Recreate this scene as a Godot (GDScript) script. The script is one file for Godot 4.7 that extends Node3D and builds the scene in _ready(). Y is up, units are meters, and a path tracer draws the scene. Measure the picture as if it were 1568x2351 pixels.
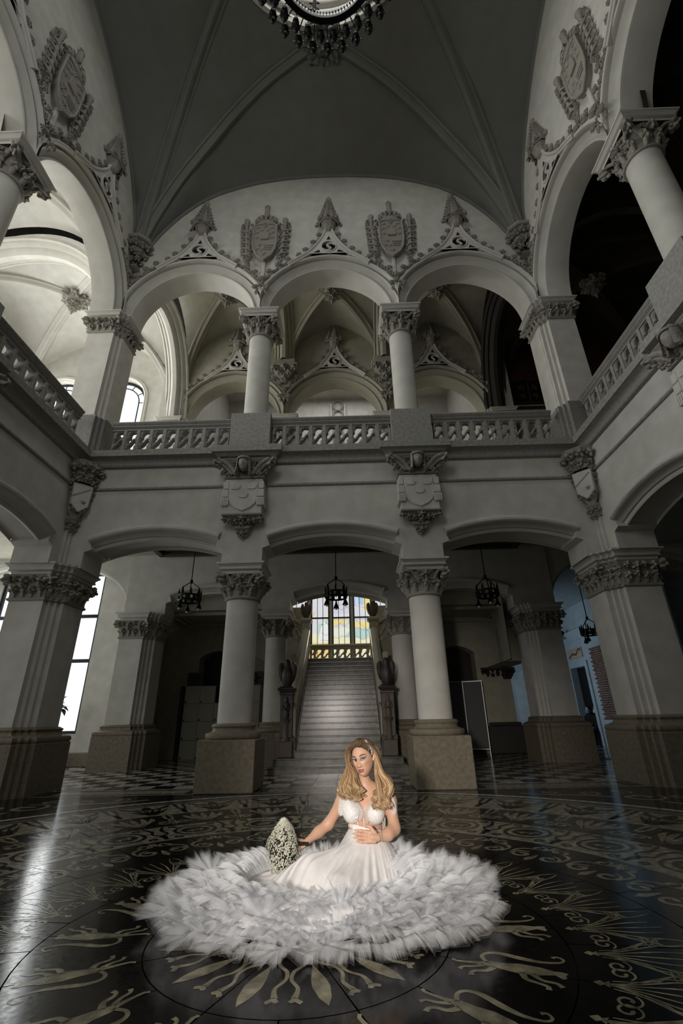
extends Node3D
# A neo-gothic entrance hall: vaulted two-storey arcades around an inlaid floor, a bride seated on it.

const ZC := -2.93      # hall centre
const HW := 4.83       # half width of the hall, wall face to centre
const BAY := 3.22
var MT := {}           # materials
var names := {}
var rng := RandomNumberGenerator.new()
var kit := {}          # shared ornament shapes

# ---------------------------------------------------------------- mesh collector
class MB:
	var P := PackedVector3Array()
	var N := PackedVector3Array()
	var C := PackedColorArray()
	var U := PackedVector2Array()
	var col := Color.WHITE
	var use_c := false
	var use_u := false
	func v(p: Vector3, n: Vector3, uv := Vector2.ZERO) -> void:
		P.append(p); N.append(n)
		if use_c: C.append(col)
		if use_u: U.append(uv)
	# corners anticlockwise seen from the front
	func tri(a: Vector3, b: Vector3, c: Vector3) -> void:
		var n := (b - a).cross(c - a).normalized()
		v(a, n); v(c, n); v(b, n)
	func quad(a: Vector3, b: Vector3, c: Vector3, d: Vector3) -> void:
		tri(a, b, c); tri(a, c, d)
	func uvquad(a: Vector3, b: Vector3, c: Vector3, d: Vector3, ta: Vector2, tb: Vector2, tc: Vector2, td: Vector2) -> void:
		var n := (b - a).cross(c - a).normalized()
		v(a, n, ta); v(c, n, tc); v(b, n, tb); v(a, n, ta); v(d, n, td); v(c, n, tc)
	# rows of points; faces (i,j)-(i,j+1)-(i+1,j+1)-(i+1,j); smooth where neighbours turn less than the crease
	func grid(rows: Array, cv := false, cu := false, crease := 0.72, flip := false) -> void:
		var nu := rows.size()
		var nv: int = rows[0].size()
		var fu := nu if cu else nu - 1
		var fv := nv if cv else nv - 1
		var F := PackedVector3Array()
		F.resize(fu * fv)
		for i in fu:
			var r0: PackedVector3Array = rows[i]
			var r1: PackedVector3Array = rows[(i + 1) % nu]
			for j in fv:
				var j1 := (j + 1) % nv
				var n := (r1[j1] - r0[j]).cross(r1[j] - r0[j1])
				var l := n.length()
				F[i * fv + j] = (n / l if l > 1e-12 else Vector3.ZERO) * (-1.0 if flip else 1.0)
		for i in fu:
			var r0: PackedVector3Array = rows[i]
			var i1 := (i + 1) % nu
			var r1: PackedVector3Array = rows[i1]
			for j in fv:
				var j1 := (j + 1) % nv
				var f := F[i * fv + j]
				if f == Vector3.ZERO: continue
				var q := [r0[j], r0[j1], r1[j1], r1[j]]
				var nn := []
				for k in 4:
					var ii := i + (1 if k >= 2 else 0)
					var jj := j + (1 if k == 1 or k == 2 else 0)
					var s := Vector3.ZERO
					for a in 2:
						var x := ii - a
						if cu: x = (x + fu) % fu
						elif x < 0 or x >= fu: continue
						for b in 2:
							var y := jj - b
							if cv: y = (y + fv) % fv
							elif y < 0 or y >= fv: continue
							var g := F[x * fv + y]
							if g.dot(f) > crease: s += g
					nn.append(s.normalized())
				if not flip:
					v(q[0], nn[0]); v(q[2], nn[2]); v(q[1], nn[1]); v(q[0], nn[0]); v(q[3], nn[3]); v(q[2], nn[2])
				else:
					v(q[0], nn[0]); v(q[1], nn[1]); v(q[2], nn[2]); v(q[0], nn[0]); v(q[2], nn[2]); v(q[3], nn[3])
	func add(m: MB, t: Transform3D) -> void:
		var nb := t.basis.inverse().transposed()
		var mir := t.basis.determinant() < 0
		var n0 := P.size()
		var cnt := m.P.size()
		P.resize(n0 + cnt); N.resize(n0 + cnt)
		for i in cnt:
			var k := i
			if mir and i % 3 > 0: k = i + (1 if i % 3 == 1 else -1)
			P[n0 + k] = t * m.P[i]
			N[n0 + k] = (nb * m.N[i]).normalized()
		if use_c:
			for i in cnt: C.append(col)
	func box(c: Vector3, s: Vector3, b := 0.0) -> void:
		var h := s / 2
		if b <= 0.0:
			for ax in 3:
				for sg in [-1.0, 1.0]:
					var u := Vector3.ZERO; u[(ax + 1) % 3] = h[(ax + 1) % 3]
					var w := Vector3.ZERO; w[(ax + 2) % 3] = h[(ax + 2) % 3]
					var o := Vector3.ZERO; o[ax] = h[ax] * sg
					if sg > 0: quad(c + o - u - w, c + o + u - w, c + o + u + w, c + o - u + w)
					else: quad(c + o - u - w, c + o - u + w, c + o + u + w, c + o + u - w)
			return
		var rows := []
		for r in [[-h.y, b, true], [-h.y, b, false], [-h.y + b, 0.0, false], [h.y - b, 0.0, false], [h.y, b, false], [h.y, b, true]]:
			var x: float = h.x - r[1]
			var z: float = h.z - r[1]
			if r[2]: x = 0.0; z = 0.0
			var e: float = b * 0.6
			if r[2]: e = 0.0
			rows.append(PackedVector3Array([c + Vector3(-x, r[0], z - e), c + Vector3(-x + e, r[0], z), c + Vector3(x - e, r[0], z), c + Vector3(x, r[0], z - e), c + Vector3(x, r[0], -z + e), c + Vector3(x - e, r[0], -z), c + Vector3(-x + e, r[0], -z), c + Vector3(-x, r[0], -z + e)]))
		grid(rows, true, false, 0.95, false)
	# turn a profile (radius, height) about the y axis
	func lathe(prof: Array, seg := 24, c := Vector3.ZERO, a0 := 0.0, a1 := TAU, crease := 0.72) -> void:
		var rows := []
		var full := absf(a1 - a0 - TAU) < 1e-4
		for p in prof:
			var r := PackedVector3Array()
			for k in (seg if full else seg + 1):
				var a := a0 + (a1 - a0) * k / seg
				r.append(c + Vector3(cos(a) * p[0], p[1], sin(a) * p[0]))
			rows.append(r)
		grid(rows, full, false, crease, true)
	# tube along a path with radii
	func tube(path: Array, rad: Array, seg := 8, sq := Vector2.ONE, caps := true) -> void:
		var rows := []
		var up := Vector3.UP
		var n := path.size()
		for i in n:
			var d: Vector3 = (path[mini(i + 1, n - 1)] - path[maxi(i - 1, 0)]).normalized()
			if i == 0:
				up = Vector3.UP if absf(d.y) < 0.9 else Vector3.RIGHT
			var s := d.cross(up).normalized()
			up = s.cross(d).normalized()
			var rf := float(i) / (n - 1) * (rad.size() - 1)
			var ri := mini(int(rf), maxi(0, rad.size() - 2))
			var r: float = rad[0] if rad.size() == 1 else lerpf(rad[ri], rad[ri + 1], rf - ri)
			var row := PackedVector3Array()
			for k in seg:
				var a := TAU * k / seg
				row.append(path[i] + s * cos(a) * r * sq.x + up * sin(a) * r * sq.y)
			rows.append(row)
		if caps:
			var p0 := PackedVector3Array(); p0.resize(seg); p0.fill(path[0])
			var p1 := PackedVector3Array(); p1.resize(seg); p1.fill(path[n - 1])
			rows.push_front(p0); rows.append(p1)
		grid(rows, true, false, 0.5, true)
	# flat polygon (x,y) in the plane of t, facing t.z
	func flat(poly: PackedVector2Array, t: Transform3D, back := false) -> void:
		var ix := Geometry2D.triangulate_polygon(poly)
		for k in range(0, ix.size(), 3):
			var a := poly[ix[k]]; var b := poly[ix[k + 1]]; var c := poly[ix[k + 2]]
			if ((b - a).cross(c - a) < 0) != back:
				var w := b; b = c; c = w
			tri(t * Vector3(a.x, a.y, 0), t * Vector3(b.x, b.y, 0), t * Vector3(c.x, c.y, 0))
	# extruded polygon from z0 (back) to z1 (front), front edge chamfered by b
	func slab(poly: PackedVector2Array, z0: float, z1: float, t := Transform3D(), b := 0.0, closed_back := true) -> void:
		var p := poly
		if Geometry2D.is_polygon_clockwise(p): p = PackedVector2Array(p); p.reverse()
		var top := MB.inset(p, b) if b > 0.0 else p
		flat(top, t * Transform3D(Basis(), Vector3(0, 0, z1)))
		if closed_back: flat(p, t * Transform3D(Basis(), Vector3(0, 0, z0)), true)
		var rows := []
		for r in ([[p, z0], [p, z1]] if b <= 0.0 else [[p, z0], [p, z1 - b], [top, z1]]):
			var row := PackedVector3Array()
			for q in r[0]: row.append(t * Vector3(q.x, q.y, r[1]))
			rows.append(row)
		grid(rows, true, false, 0.8, false)
	static func inset(p: PackedVector2Array, d: float) -> PackedVector2Array:
		var o := PackedVector2Array()
		var n := p.size()
		for i in n:
			var a := (p[i] - p[(i + n - 1) % n]).normalized()
			var b := (p[(i + 1) % n] - p[i]).normalized()
			var na := Vector2(-a.y, a.x); var nb := Vector2(-b.y, b.x)
			var m := na + nb
			var l := m.length_squared()
			o.append(p[i] + (m * (2.0 * d / l) if l > 0.3 else na * d))
		return o
	# ring between an outline and a hole, both seen from the hole's middle
	static func rayhit(poly: PackedVector2Array, c: Vector2, d: Vector2) -> Vector2:
		var best := 1e9
		for i in poly.size():
			var a := poly[i] - c
			var e := poly[(i + 1) % poly.size()] - c - a
			var den := d.cross(e)
			if absf(den) < 1e-9: continue
			var t := a.cross(e) / den
			var s := a.cross(d) / den
			if t > 1e-6 and s >= -1e-4 and s <= 1.0001 and t < best: best = t
		return c + d * (best if best < 1e8 else 0.0)
	func pierced(outer: PackedVector2Array, hole: PackedVector2Array, z0: float, z1: float, t: Transform3D, b := 0.0) -> void:
		var c := Vector2.ZERO
		for h in hole: c += h
		c /= hole.size()
		var angs := []
		for q in outer: angs.append((q - c).angle())
		for q in hole: angs.append((q - c).angle())
		angs.sort()
		var ro := PackedVector2Array(); var rh := PackedVector2Array(); var rb := PackedVector2Array()
		var last := -99.0
		for a in angs:
			if a - last < 0.01: continue
			last = a
			var d := Vector2.from_angle(a)
			var o := MB.rayhit(outer, c, d); var h := MB.rayhit(hole, c, d)
			ro.append(o); rh.append(h); rb.append(h.lerp(o, minf(0.6, b / maxf((o - h).length(), 1e-4))))
		var rows := []
		for r in [[ro, z1], [rb, z1], [rh, z1 - b], [rh, z0], [ro, z0]]:
			var row := PackedVector3Array()
			for q in r[0]: row.append(t * Vector3(q.x, q.y, r[1]))
			rows.append(row)
		grid(rows, true, false, 0.8, false)
	# sweep a profile of (outward, towards the front) along a curve in the local xy plane; the ends can be closed
	func sweep(path: PackedVector2Array, prof: Array, t: Transform3D, ends := true) -> void:
		var n := path.size()
		var rows := []
		for i in n:
			var a := (path[i] - path[i - 1]).normalized() if i > 0 else (path[1] - path[0]).normalized()
			var b := (path[i + 1] - path[i]).normalized() if i < n - 1 else a
			var m := Vector2(-a.y, a.x) + Vector2(-b.y, b.x)
			m = m * (2.0 / maxf(m.length_squared(), 0.4))
			var row := PackedVector3Array()
			for q in prof:
				var w: Vector2 = path[i] + m * q[0]
				row.append(t * Vector3(w.x, w.y, q[1]))
			rows.append(row)
		grid(rows, false, false, 0.8, true)
		if ends:
			for e in [0, n - 1]:
				var r: PackedVector3Array = rows[e]
				var cc := Vector3.ZERO
				for q in r: cc += q
				cc /= r.size()
				for k in r.size():
					var k1 := (k + 1) % r.size()
					if e == 0: tri(cc, r[k1], r[k])
					else: tri(cc, r[k], r[k1])
	# stack of offset outlines of a plan (x,z as Vector2), rows of [offset, y]
	func stack(plan: PackedVector2Array, rows_in: Array, cap_top := true, cap_bottom := false) -> void:
		var rows := []
		var p := plan
		if Geometry2D.is_polygon_clockwise(p): p = PackedVector2Array(p); p.reverse()
		for r in rows_in:
			var o := MB.inset(p, -r[0])
			var row := PackedVector3Array()
			for q in o: row.append(Vector3(q.x, r[1], q.y))
			rows.append(row)
		grid(rows, true, false, 0.72, true)
		if cap_top: _lid(rows[rows.size() - 1], true)
		if cap_bottom: _lid(rows[0], false)
	func _lid(r: PackedVector3Array, up: bool) -> void:
		var p := PackedVector2Array()
		for q in r: p.append(Vector2(q.x, -q.z))
		flat(p, Transform3D(Basis(Vector3(1, 0, 0), Vector3(0, 0, -1), Vector3(0, 1, 0)), Vector3(0, r[0].y, 0)), not up)
	func mesh() -> ArrayMesh:
		var a := []
		a.resize(Mesh.ARRAY_MAX)
		a[Mesh.ARRAY_VERTEX] = P; a[Mesh.ARRAY_NORMAL] = N
		if C.size() == P.size(): a[Mesh.ARRAY_COLOR] = C
		if U.size() == P.size(): a[Mesh.ARRAY_TEX_UV] = U
		var m := ArrayMesh.new()
		m.add_surface_from_arrays(Mesh.PRIMITIVE_TRIANGLES, a)
		return m

# ---------------------------------------------------------------- things, parts, setting
func numbered(called: String) -> String:
	var k: int = names.get(called, -1) + 1
	names[called] = k
	return called if k == 0 else "%s_%03d" % [called, k]

func part(called: String, m, mat: Material, parent: Node) -> MeshInstance3D:
	var o := MeshInstance3D.new()
	o.name = called if parent != self else numbered(called)
	o.mesh = m.mesh() if m is MB else m
	o.material_override = null
	for s in o.mesh.get_surface_count(): o.set_surface_override_material(s, mat)
	parent.add_child(o, true)
	return o

func tag(o: Node, label: String, category := "", group := "") -> Node:
	if label: o.set_meta("label", label)
	if category: o.set_meta("category", category)
	if group: o.set_meta("group", group)
	return o

func thing(called: String, label: String, category: String, at := Vector3.ZERO, turn := 0.0, group := "") -> Node3D:
	var o := Node3D.new()
	o.name = numbered(called)
	o.position = at; o.rotation.y = turn
	add_child(o)
	tag(o, label, category, group)
	return o

func dup(src: Node3D, label: String, at: Vector3, turn := 0.0, group := "") -> Node3D:
	var base := String(src.name)
	if base.length() > 4 and base.substr(base.length() - 4, 1) == "_" and base.right(3).is_valid_int(): base = base.left(base.length() - 4)
	var o: Node3D = src.duplicate()
	o.name = numbered(base)
	add_child(o)
	o.position = at; o.rotation.y = turn
	tag(o, label, "", group)
	return o

func struct(called: String, m, mat: Material, at := Vector3.ZERO, turn := 0.0) -> MeshInstance3D:
	var o := part(called, m, mat, self)
	o.position = at; o.rotation.y = turn
	o.set_meta("kind", "structure")
	return o

func v2(a: Array) -> PackedVector2Array:
	var o := PackedVector2Array()
	for k in range(0, a.size(), 2): o.append(Vector2(a[k], a[k + 1]))
	return o

func arc2(cx: float, cy: float, r: float, a0: float, a1: float, n: int) -> PackedVector2Array:
	var o := PackedVector2Array()
	for k in n + 1:
		var a := a0 + (a1 - a0) * k / n
		o.append(Vector2(cx + cos(a) * r, cy + sin(a) * r))
	return o

func table(t: Array, x: float) -> float:
	for k in t.size() - 1:
		if x <= t[k + 1][0]:
			var f: float = (x - t[k][0]) / (t[k + 1][0] - t[k][0])
			return lerpf(t[k][1], t[k + 1][1], clampf(f, 0, 1))
	return t[t.size() - 1][1]

func smooth_curve(pts: Array, n: int) -> Array:
	var c := Curve3D.new()
	for i in pts.size():
		var p: Vector3 = pts[i]
		var d: Vector3 = (pts[mini(i + 1, pts.size() - 1)] - pts[maxi(i - 1, 0)]) / 6.0
		c.add_point(p, -d, d)
	var o := []
	var m := pts.size() - 1
	for k in n + 1:
		var f := float(k) / n * m
		var i := mini(int(f), m - 1)
		o.append(c.sample(i, f - i))
	return o

# ---------------------------------------------------------------- materials
func mat(called: String, c: Color, rough := 0.8, metal := 0.0) -> StandardMaterial3D:
	var m := StandardMaterial3D.new()
	m.resource_name = called
	m.albedo_color = c; m.roughness = rough; m.metallic = metal
	MT[called] = m
	return m

func noise_tex(freq: float, seed_: int, lo: Color, hi: Color, size := 512, normal := 0.0, octaves := 5) -> NoiseTexture2D:
	var n := FastNoiseLite.new()
	n.seed = seed_; n.frequency = freq; n.fractal_octaves = octaves
	var t := NoiseTexture2D.new()
	t.width = size; t.height = size; t.seamless = true; t.noise = n
	if normal > 0.0:
		t.as_normal_map = true; t.bump_strength = normal
	else:
		var g := Gradient.new()
		g.set_color(0, lo); g.set_color(1, hi)
		t.color_ramp = g
	return t

func tri_tex(m: StandardMaterial3D, t: Texture2D, scale: float, nt: Texture2D = null, ns := 0.3) -> void:
	m.albedo_texture = t
	m.uv1_triplanar = true; m.uv1_world_triplanar = true
	m.uv1_scale = Vector3.ONE * scale
	if nt:
		m.normal_enabled = true; m.normal_texture = nt; m.normal_scale = ns

func materials() -> void:
	var mott := noise_tex(0.012, 3, Color(0.90, 0.90, 0.89), Color(1, 1, 1))
	var fine := noise_tex(0.05, 5, Color.BLACK, Color.WHITE, 512, 3.0)
	tri_tex(mat("plaster", Color(0.80, 0.79, 0.765), 0.85), mott, 0.35, fine, 0.08)
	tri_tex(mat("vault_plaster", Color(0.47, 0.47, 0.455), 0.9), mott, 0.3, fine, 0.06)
	tri_tex(mat("carved", Color(0.66, 0.65, 0.62), 0.85), noise_tex(0.03, 9, Color(0.78, 0.77, 0.74), Color(1, 1, 1)), 1.3, noise_tex(0.09, 6, Color.BLACK, Color.WHITE, 512, 7.0, 3), 0.75)
	MT.carved.uv1_scale = Vector3.ONE * 2.2
	tri_tex(mat("rail_stone", Color(0.62, 0.615, 0.60), 0.8), noise_tex(0.03, 11, Color(0.8, 0.8, 0.79), Color(1, 1, 1)), 0.8, fine, 0.2)
	tri_tex(mat("plinth_stone", Color(0.53, 0.50, 0.44), 0.75), noise_tex(0.025, 13, Color(0.78, 0.76, 0.72), Color(1, 1, 1)), 0.9, fine, 0.25)
	tri_tex(mat("warm_plaster", Color(0.66, 0.645, 0.585), 0.85), mott, 0.4, fine, 0.08)
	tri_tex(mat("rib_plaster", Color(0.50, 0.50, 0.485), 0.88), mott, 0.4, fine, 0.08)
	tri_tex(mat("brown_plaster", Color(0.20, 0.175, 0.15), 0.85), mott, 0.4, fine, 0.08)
	tri_tex(mat("marble", Color(0.45, 0.44, 0.405), 0.24), noise_tex(0.01, 17, Color(0.66, 0.66, 0.65), Color(1, 1, 1), 512, 0.0, 7), 0.8)
	tri_tex(mat("dark_stone", Color(0.20, 0.185, 0.165), 0.5), mott, 0.8, fine, 0.2)
	tri_tex(mat("timber", Color(0.075, 0.058, 0.045), 0.5), noise_tex(0.03, 19, Color(0.6, 0.6, 0.6), Color(1, 1, 1)), 1.2)
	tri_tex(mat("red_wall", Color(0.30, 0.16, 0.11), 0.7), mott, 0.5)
	tri_tex(mat("cool_plaster", Color(0.70, 0.75, 0.77), 0.85), mott, 0.4)
	tri_tex(mat("brown_stone", Color(0.34, 0.30, 0.26), 0.6), mott, 0.8, fine, 0.2)
	mat("polished", Color(0.66, 0.64, 0.58), 0.16)
	mat("locker", Color(0.62, 0.61, 0.55), 0.5)
	mat("grey_board", Color(0.30, 0.30, 0.31), 0.7)
	mat("alu", Color(0.70, 0.70, 0.70), 0.4, 0.6)
	mat("beige", Color(0.72, 0.62, 0.52), 0.8)
	mat("mortar", Color(0.55, 0.52, 0.48), 0.95)
	mat("brick_a", Color(0.46, 0.30, 0.23), 0.9); mat("brick_b", Color(0.40, 0.27, 0.21), 0.9); mat("brick_c", Color(0.38, 0.36, 0.33), 0.9)
	mat("bulb_glass", Color(0.85, 0.85, 0.82), 0.15)
	mat("lamp_glass", Color(0.35, 0.55, 0.75), 0.1)
	var lv := mat("leaf", Color(0.10, 0.13, 0.08), 0.35)
	lv.backlight_enabled = true; lv.backlight = Color(0.05, 0.06, 0.03)
	var worn := noise_tex(0.02, 23, Color(0.55, 0.55, 0.55), Color(1, 1, 1), 512, 0.0, 6)
	var scuff := noise_tex(0.06, 29, Color(0.35, 0.35, 0.35), Color(1, 1, 1), 512, 0.0, 6)
	for q in [["floor_dark", Color(0.085, 0.082, 0.08), 0.17], ["floor_dark2", Color(0.11, 0.105, 0.10), 0.16], ["floor_ivory", Color(0.62, 0.60, 0.51), 0.20], ["floor_ivory2", Color(0.66, 0.64, 0.56), 0.20], ["floor_inlay", Color(0.72, 0.69, 0.58), 0.22], ["floor_inlay2", Color(0.64, 0.61, 0.52), 0.20], ["floor_white", Color(0.84, 0.83, 0.80), 0.18], ["tile_white", Color(0.80, 0.79, 0.75), 0.18]]:
		tri_tex(mat(q[0], q[1], q[2]), worn, 0.9)
		MT[q[0]].roughness_texture = scuff
		MT[q[0]].roughness = q[2] * 1.4
		MT[q[0]].metallic_specular = 0.42
	mat("joint", Color(0.05, 0.048, 0.045), 0.9)
	var sk := mat("skin", Color(1, 1, 1), 0.48)
	sk.vertex_color_use_as_albedo = true
	sk.subsurf_scatter_enabled = true; sk.subsurf_scatter_strength = 0.08
	mat("skin_plain", Color(0.60, 0.355, 0.245).linear_to_srgb(), 0.48)
	var hr := mat("hair", Color(1, 1, 1), 0.38); hr.vertex_color_use_as_albedo = true
	mat("eye_white", Color(0.86, 0.85, 0.84), 0.15); mat("iris", Color(0.30, 0.36, 0.38), 0.1); mat("pupil", Color(0.01, 0.01, 0.01), 0.08)
	mat("lash", Color(0.02, 0.015, 0.012), 0.7); mat("brow", Color(0.14, 0.085, 0.055), 0.8)
	mat("crystal", Color(0.90, 0.90, 0.92), 0.12, 0.7); mat("satin", Color(0.90, 0.885, 0.87), 0.4)
	var sq_ := mat("sequin", Color(0.95, 0.94, 0.93), 0.32, 0.0)
	tri_tex(sq_, noise_tex(0.22, 31, Color(0.84, 0.84, 0.84), Color(1, 1, 1), 256, 0.0, 2), 9.0, noise_tex(0.25, 33, Color.BLACK, Color.WHITE, 256, 6.0, 2), 0.5)
	var sh := mat("sheer", Color(0.92, 0.87, 0.84, 0.35), 0.6); sh.transparency = BaseMaterial3D.TRANSPARENCY_ALPHA
	var im := Image.create(512, 64, false, Image.FORMAT_RGBA8)
	rng.seed = 4
	for x in 512:
		var a := 0.55 + 0.40 * rng.randf()
		var cut := rng.randf_range(0.62, 1.0)
		for y in 64:
			var f := y / 63.0
			var al := a * lerpf(0.92, 0.55, f)
			if f > cut: al *= clampf(1.0 - (f - cut) * 6.0, 0.05, 1.0)
			al *= 1.0 - smoothstep(0.86, 1.0, f) * 0.8
			im.set_pixel(x, y, Color(1, 1, 1, clampf(al, 0, 1)))
	var tt := ImageTexture.create_from_image(im)
	for q in [["tulle", Color(0.95, 0.955, 0.97, 0.85)], ["tulle_dense", Color(0.93, 0.91, 0.91, 0.95)]]:
		var tu := mat(q[0], q[1], 0.85)
		tu.albedo_texture = tt
		tu.transparency = BaseMaterial3D.TRANSPARENCY_ALPHA
		tu.cull_mode = BaseMaterial3D.CULL_DISABLED
		tu.backlight_enabled = true; tu.backlight = Color(0.45, 0.46, 0.47)
	var ts := mat("tulle_skirt", Color(0.93, 0.92, 0.92), 0.7)
	ts.cull_mode = BaseMaterial3D.CULL_DISABLED
	tri_tex(ts, noise_tex(0.02, 37, Color(0.90, 0.90, 0.90), Color(1, 1, 1)), 1.5)
	ts.rim_enabled = true; ts.rim = 0.3
	mat("blossom", Color(0.84, 0.84, 0.78), 0.7); mat("stem_dark", Color(0.075, 0.085, 0.045), 0.8)
	MT.blossom.cull_mode = BaseMaterial3D.CULL_DISABLED
	mat("sequin_bit", Color(1, 1, 1), 0.18)
	MT.sequin_bit.metallic_specular = 1.0
	mat("mask_blue", Color(0.35, 0.66, 0.78), 0.7); mat("cloth_dark", Color(0.03, 0.03, 0.035), 0.85)
	mat("iron", Color(0.03, 0.03, 0.032), 0.42, 0.5)
	mat("frame_black", Color(0.03, 0.03, 0.03), 0.6)
	var dg := mat("day_glass", Color(0.85, 0.88, 0.9), 0.3)
	dg.emission_enabled = true; dg.emission = Color(0.93, 0.96, 1.0); dg.emission_energy_multiplier = 1.0
	dg = mat("day_glass_dim", Color(0.8, 0.85, 0.88), 0.3)
	dg.emission_enabled = true; dg.emission = Color(0.85, 0.93, 1.0); dg.emission_energy_multiplier = 0.8
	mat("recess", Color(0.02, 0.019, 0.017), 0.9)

# ---------------------------------------------------------------- carved ornament
func lump(seed_: int, petals := 5) -> MB:      # a leaf knot about one unit across, growing along +z
	rng.seed = seed_
	var ph := rng.randf() * TAU
	var m := MB.new()
	var rows := []
	var n := petals * 4
	var wob := []
	for k in n: wob.append(rng.randf_range(-0.05, 0.05))
	for i in 7:
		var f := float(i) / 6.0
		var a := f * PI * 0.66
		var row := PackedVector3Array()
		for k in n:
			var th := TAU * k / n
			var pet := pow(0.5 + 0.5 * cos(petals * th), 0.7)
			var r: float = sin(a) * (0.27 + 0.30 * pet * f + wob[k] * f) + rng.randf_range(-0.02, 0.02)
			var z := cos(a) * 0.42 + 0.14 * pet * f - 0.20 * (1.0 - pet) * sin(PI * minf(1.0, f * 1.2)) - (0.10 if i == 2 else 0.0) + (0.07 if i == 4 and k % 4 == 0 else 0.0)
			row.append(Vector3(cos(th + ph) * r, sin(th + ph) * r, z))
		rows.append(row)
	m.grid(rows, true, false, 0.4, true)
	var bud := []
	for i in 4:
		var a := i / 3.0 * PI * 0.6
		var row := PackedVector3Array()
		for k in 7: row.append(Vector3(cos(TAU * k / 7) * sin(a) * 0.15, sin(TAU * k / 7) * sin(a) * 0.15, 0.36 + cos(a) * 0.16))
		bud.append(row)
	m.grid(bud, true, false, 0.2, true)
	return m

func curl(seed_: int) -> MB:       # a crocket: a leaf on a stem that curls over, one unit tall along +y, out along +z
	rng.seed = seed_
	var m := MB.new()
	var pts := [Vector3(0, 0, 0), Vector3(0.02, 0.25, 0.12), Vector3(0, 0.5, 0.22), Vector3(-0.02, 0.62, 0.42)]
	m.tube(pts, [0.10, 0.12, 0.17, 0.12], 7)
	for k in 5:
		var a := TAU * k / 5.0 + seed_
		var t := Transform3D(Basis(Vector3(0, 0, 1), a).scaled(Vector3.ONE * rng.randf_range(0.36, 0.46)), Vector3(cos(a) * 0.22, 0.52 + sin(a) * 0.22, 0.28))
		m.add(kit.lump[(k + seed_) % 3], t)
	return m

func aim(at: Vector3, out: Vector3, size: float, roll := 0.0, flat_ := 1.0) -> Transform3D:
	var z := out.normalized()
	var x := Vector3.UP.cross(z)
	x = Vector3.RIGHT if x.length() < 0.01 else x.normalized()
	var b := Basis(x, z.cross(x), z).rotated(z, roll)
	return Transform3D(Basis(b.x * size, b.y * size, b.z * size * flat_), at)

func make_kit() -> void:
	kit.lump = [lump(11, 5), lump(23, 5), lump(37, 4)]
	kit.curl = [curl(1), curl(2), curl(3)]

# leafy capital on a round shaft: y = 0 at the neck; r neck radius, hw half width of the abacus, h height to the abacus top
func round_capital(r: float, hw: float, h: float, seed_: int) -> MB:
	var m := MB.new()
	rng.seed = seed_
	var ha := h * 0.70
	m.lathe([[r, -0.01], [r + 0.035, 0.0], [r + 0.045, 0.02], [r + 0.03, 0.045], [r + 0.005, 0.055], [r + 0.01, ha * 0.4], [r + 0.05, ha * 0.75], [hw * 0.86, ha], [0.0, ha + 0.01]], 28)
	for k in 10:
		var a := TAU * (k + 0.5) / 10
		var d := Vector3(cos(a), 0, sin(a))
		m.tube([d * (r + 0.01) + Vector3(0, 0.05, 0), d * (r + 0.035) + Vector3(0, 0.12, 0), d * (r + 0.075) + Vector3(0, ha * 0.45, 0)], [0.035, 0.045, 0.04], 6)
		m.add(kit.lump[k % 3], aim(d * (r + 0.07) + Vector3(0, ha * 0.46, 0), d + Vector3(0, 0.15, 0), 0.155, k * 1.3))
	for q in 4:
		var a := TAU * (q + 0.5) / 4
		var d := Vector3(cos(a), 0, sin(a))
		var s := Vector3(-d.z, 0, d.x)
		var cr := hw * 1.23
		for e in [-1.0, 1.0]:
			m.tube([d * (r + 0.02) + s * e * 0.13 + Vector3(0, ha * 0.45, 0), d * (r + 0.07) + s * e * 0.09 + Vector3(0, ha * 0.75, 0), d * (cr - 0.10) + s * e * 0.04 + Vector3(0, ha * 0.97, 0), d * cr + Vector3(0, ha * 0.90, 0)], [0.024, 0.03, 0.034, 0.03], 6)
		m.add(kit.lump[q % 3], aim(d * (cr + 0.0) + Vector3(0, ha * 0.84, 0), d + Vector3(0, -0.1, 0), 0.20, q))
		m.add(kit.lump[(q + 1) % 3], aim(d * (cr - 0.05) + Vector3(0, ha * 0.72, 0), d + Vector3(0, -0.6, 0), 0.15, q + 2))
		a = TAU * q / 4
		d = Vector3(cos(a), 0, sin(a)); s = Vector3(-d.z, 0, d.x)
		m.add(kit.lump[(q + 2) % 3], aim(d * hw * 0.86 + Vector3(0, ha * 0.80, 0), d, 0.17, q))
		for e in [-1.0, 1.0]:
			m.add(kit.lump[q % 3], aim(d * hw * 0.80 + s * e * 0.10 + Vector3(0, ha * 0.90, 0), d, 0.09, q))
			m.add(kit.lump[(q + 1) % 3], aim(d * (hw * 0.74) + s * e * 0.11 + Vector3(0, ha * 0.62, 0), d + Vector3(0, -0.3, 0), 0.12, q + 2))
	return m

func sq(h: float) -> PackedVector2Array:
	return v2([-h, -h, h, -h, h, h, -h, h])

func abacus_rows(y0: float, h: float, o: float) -> Array:      # from the bell up: fillet, hollow, slab
	return [[-0.09 + o, y0], [-0.085 + o, y0 + h * 0.28], [-0.06 + o, y0 + h * 0.32], [-0.04 + o, y0 + h * 0.40], [-0.055 + o, y0 + h * 0.46], [-0.055 + o, y0 + h * 0.62], [-0.02 + o, y0 + h * 0.80], [0.0 + o, y0 + h * 0.84], [0.0 + o, y0 + h]]

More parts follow.
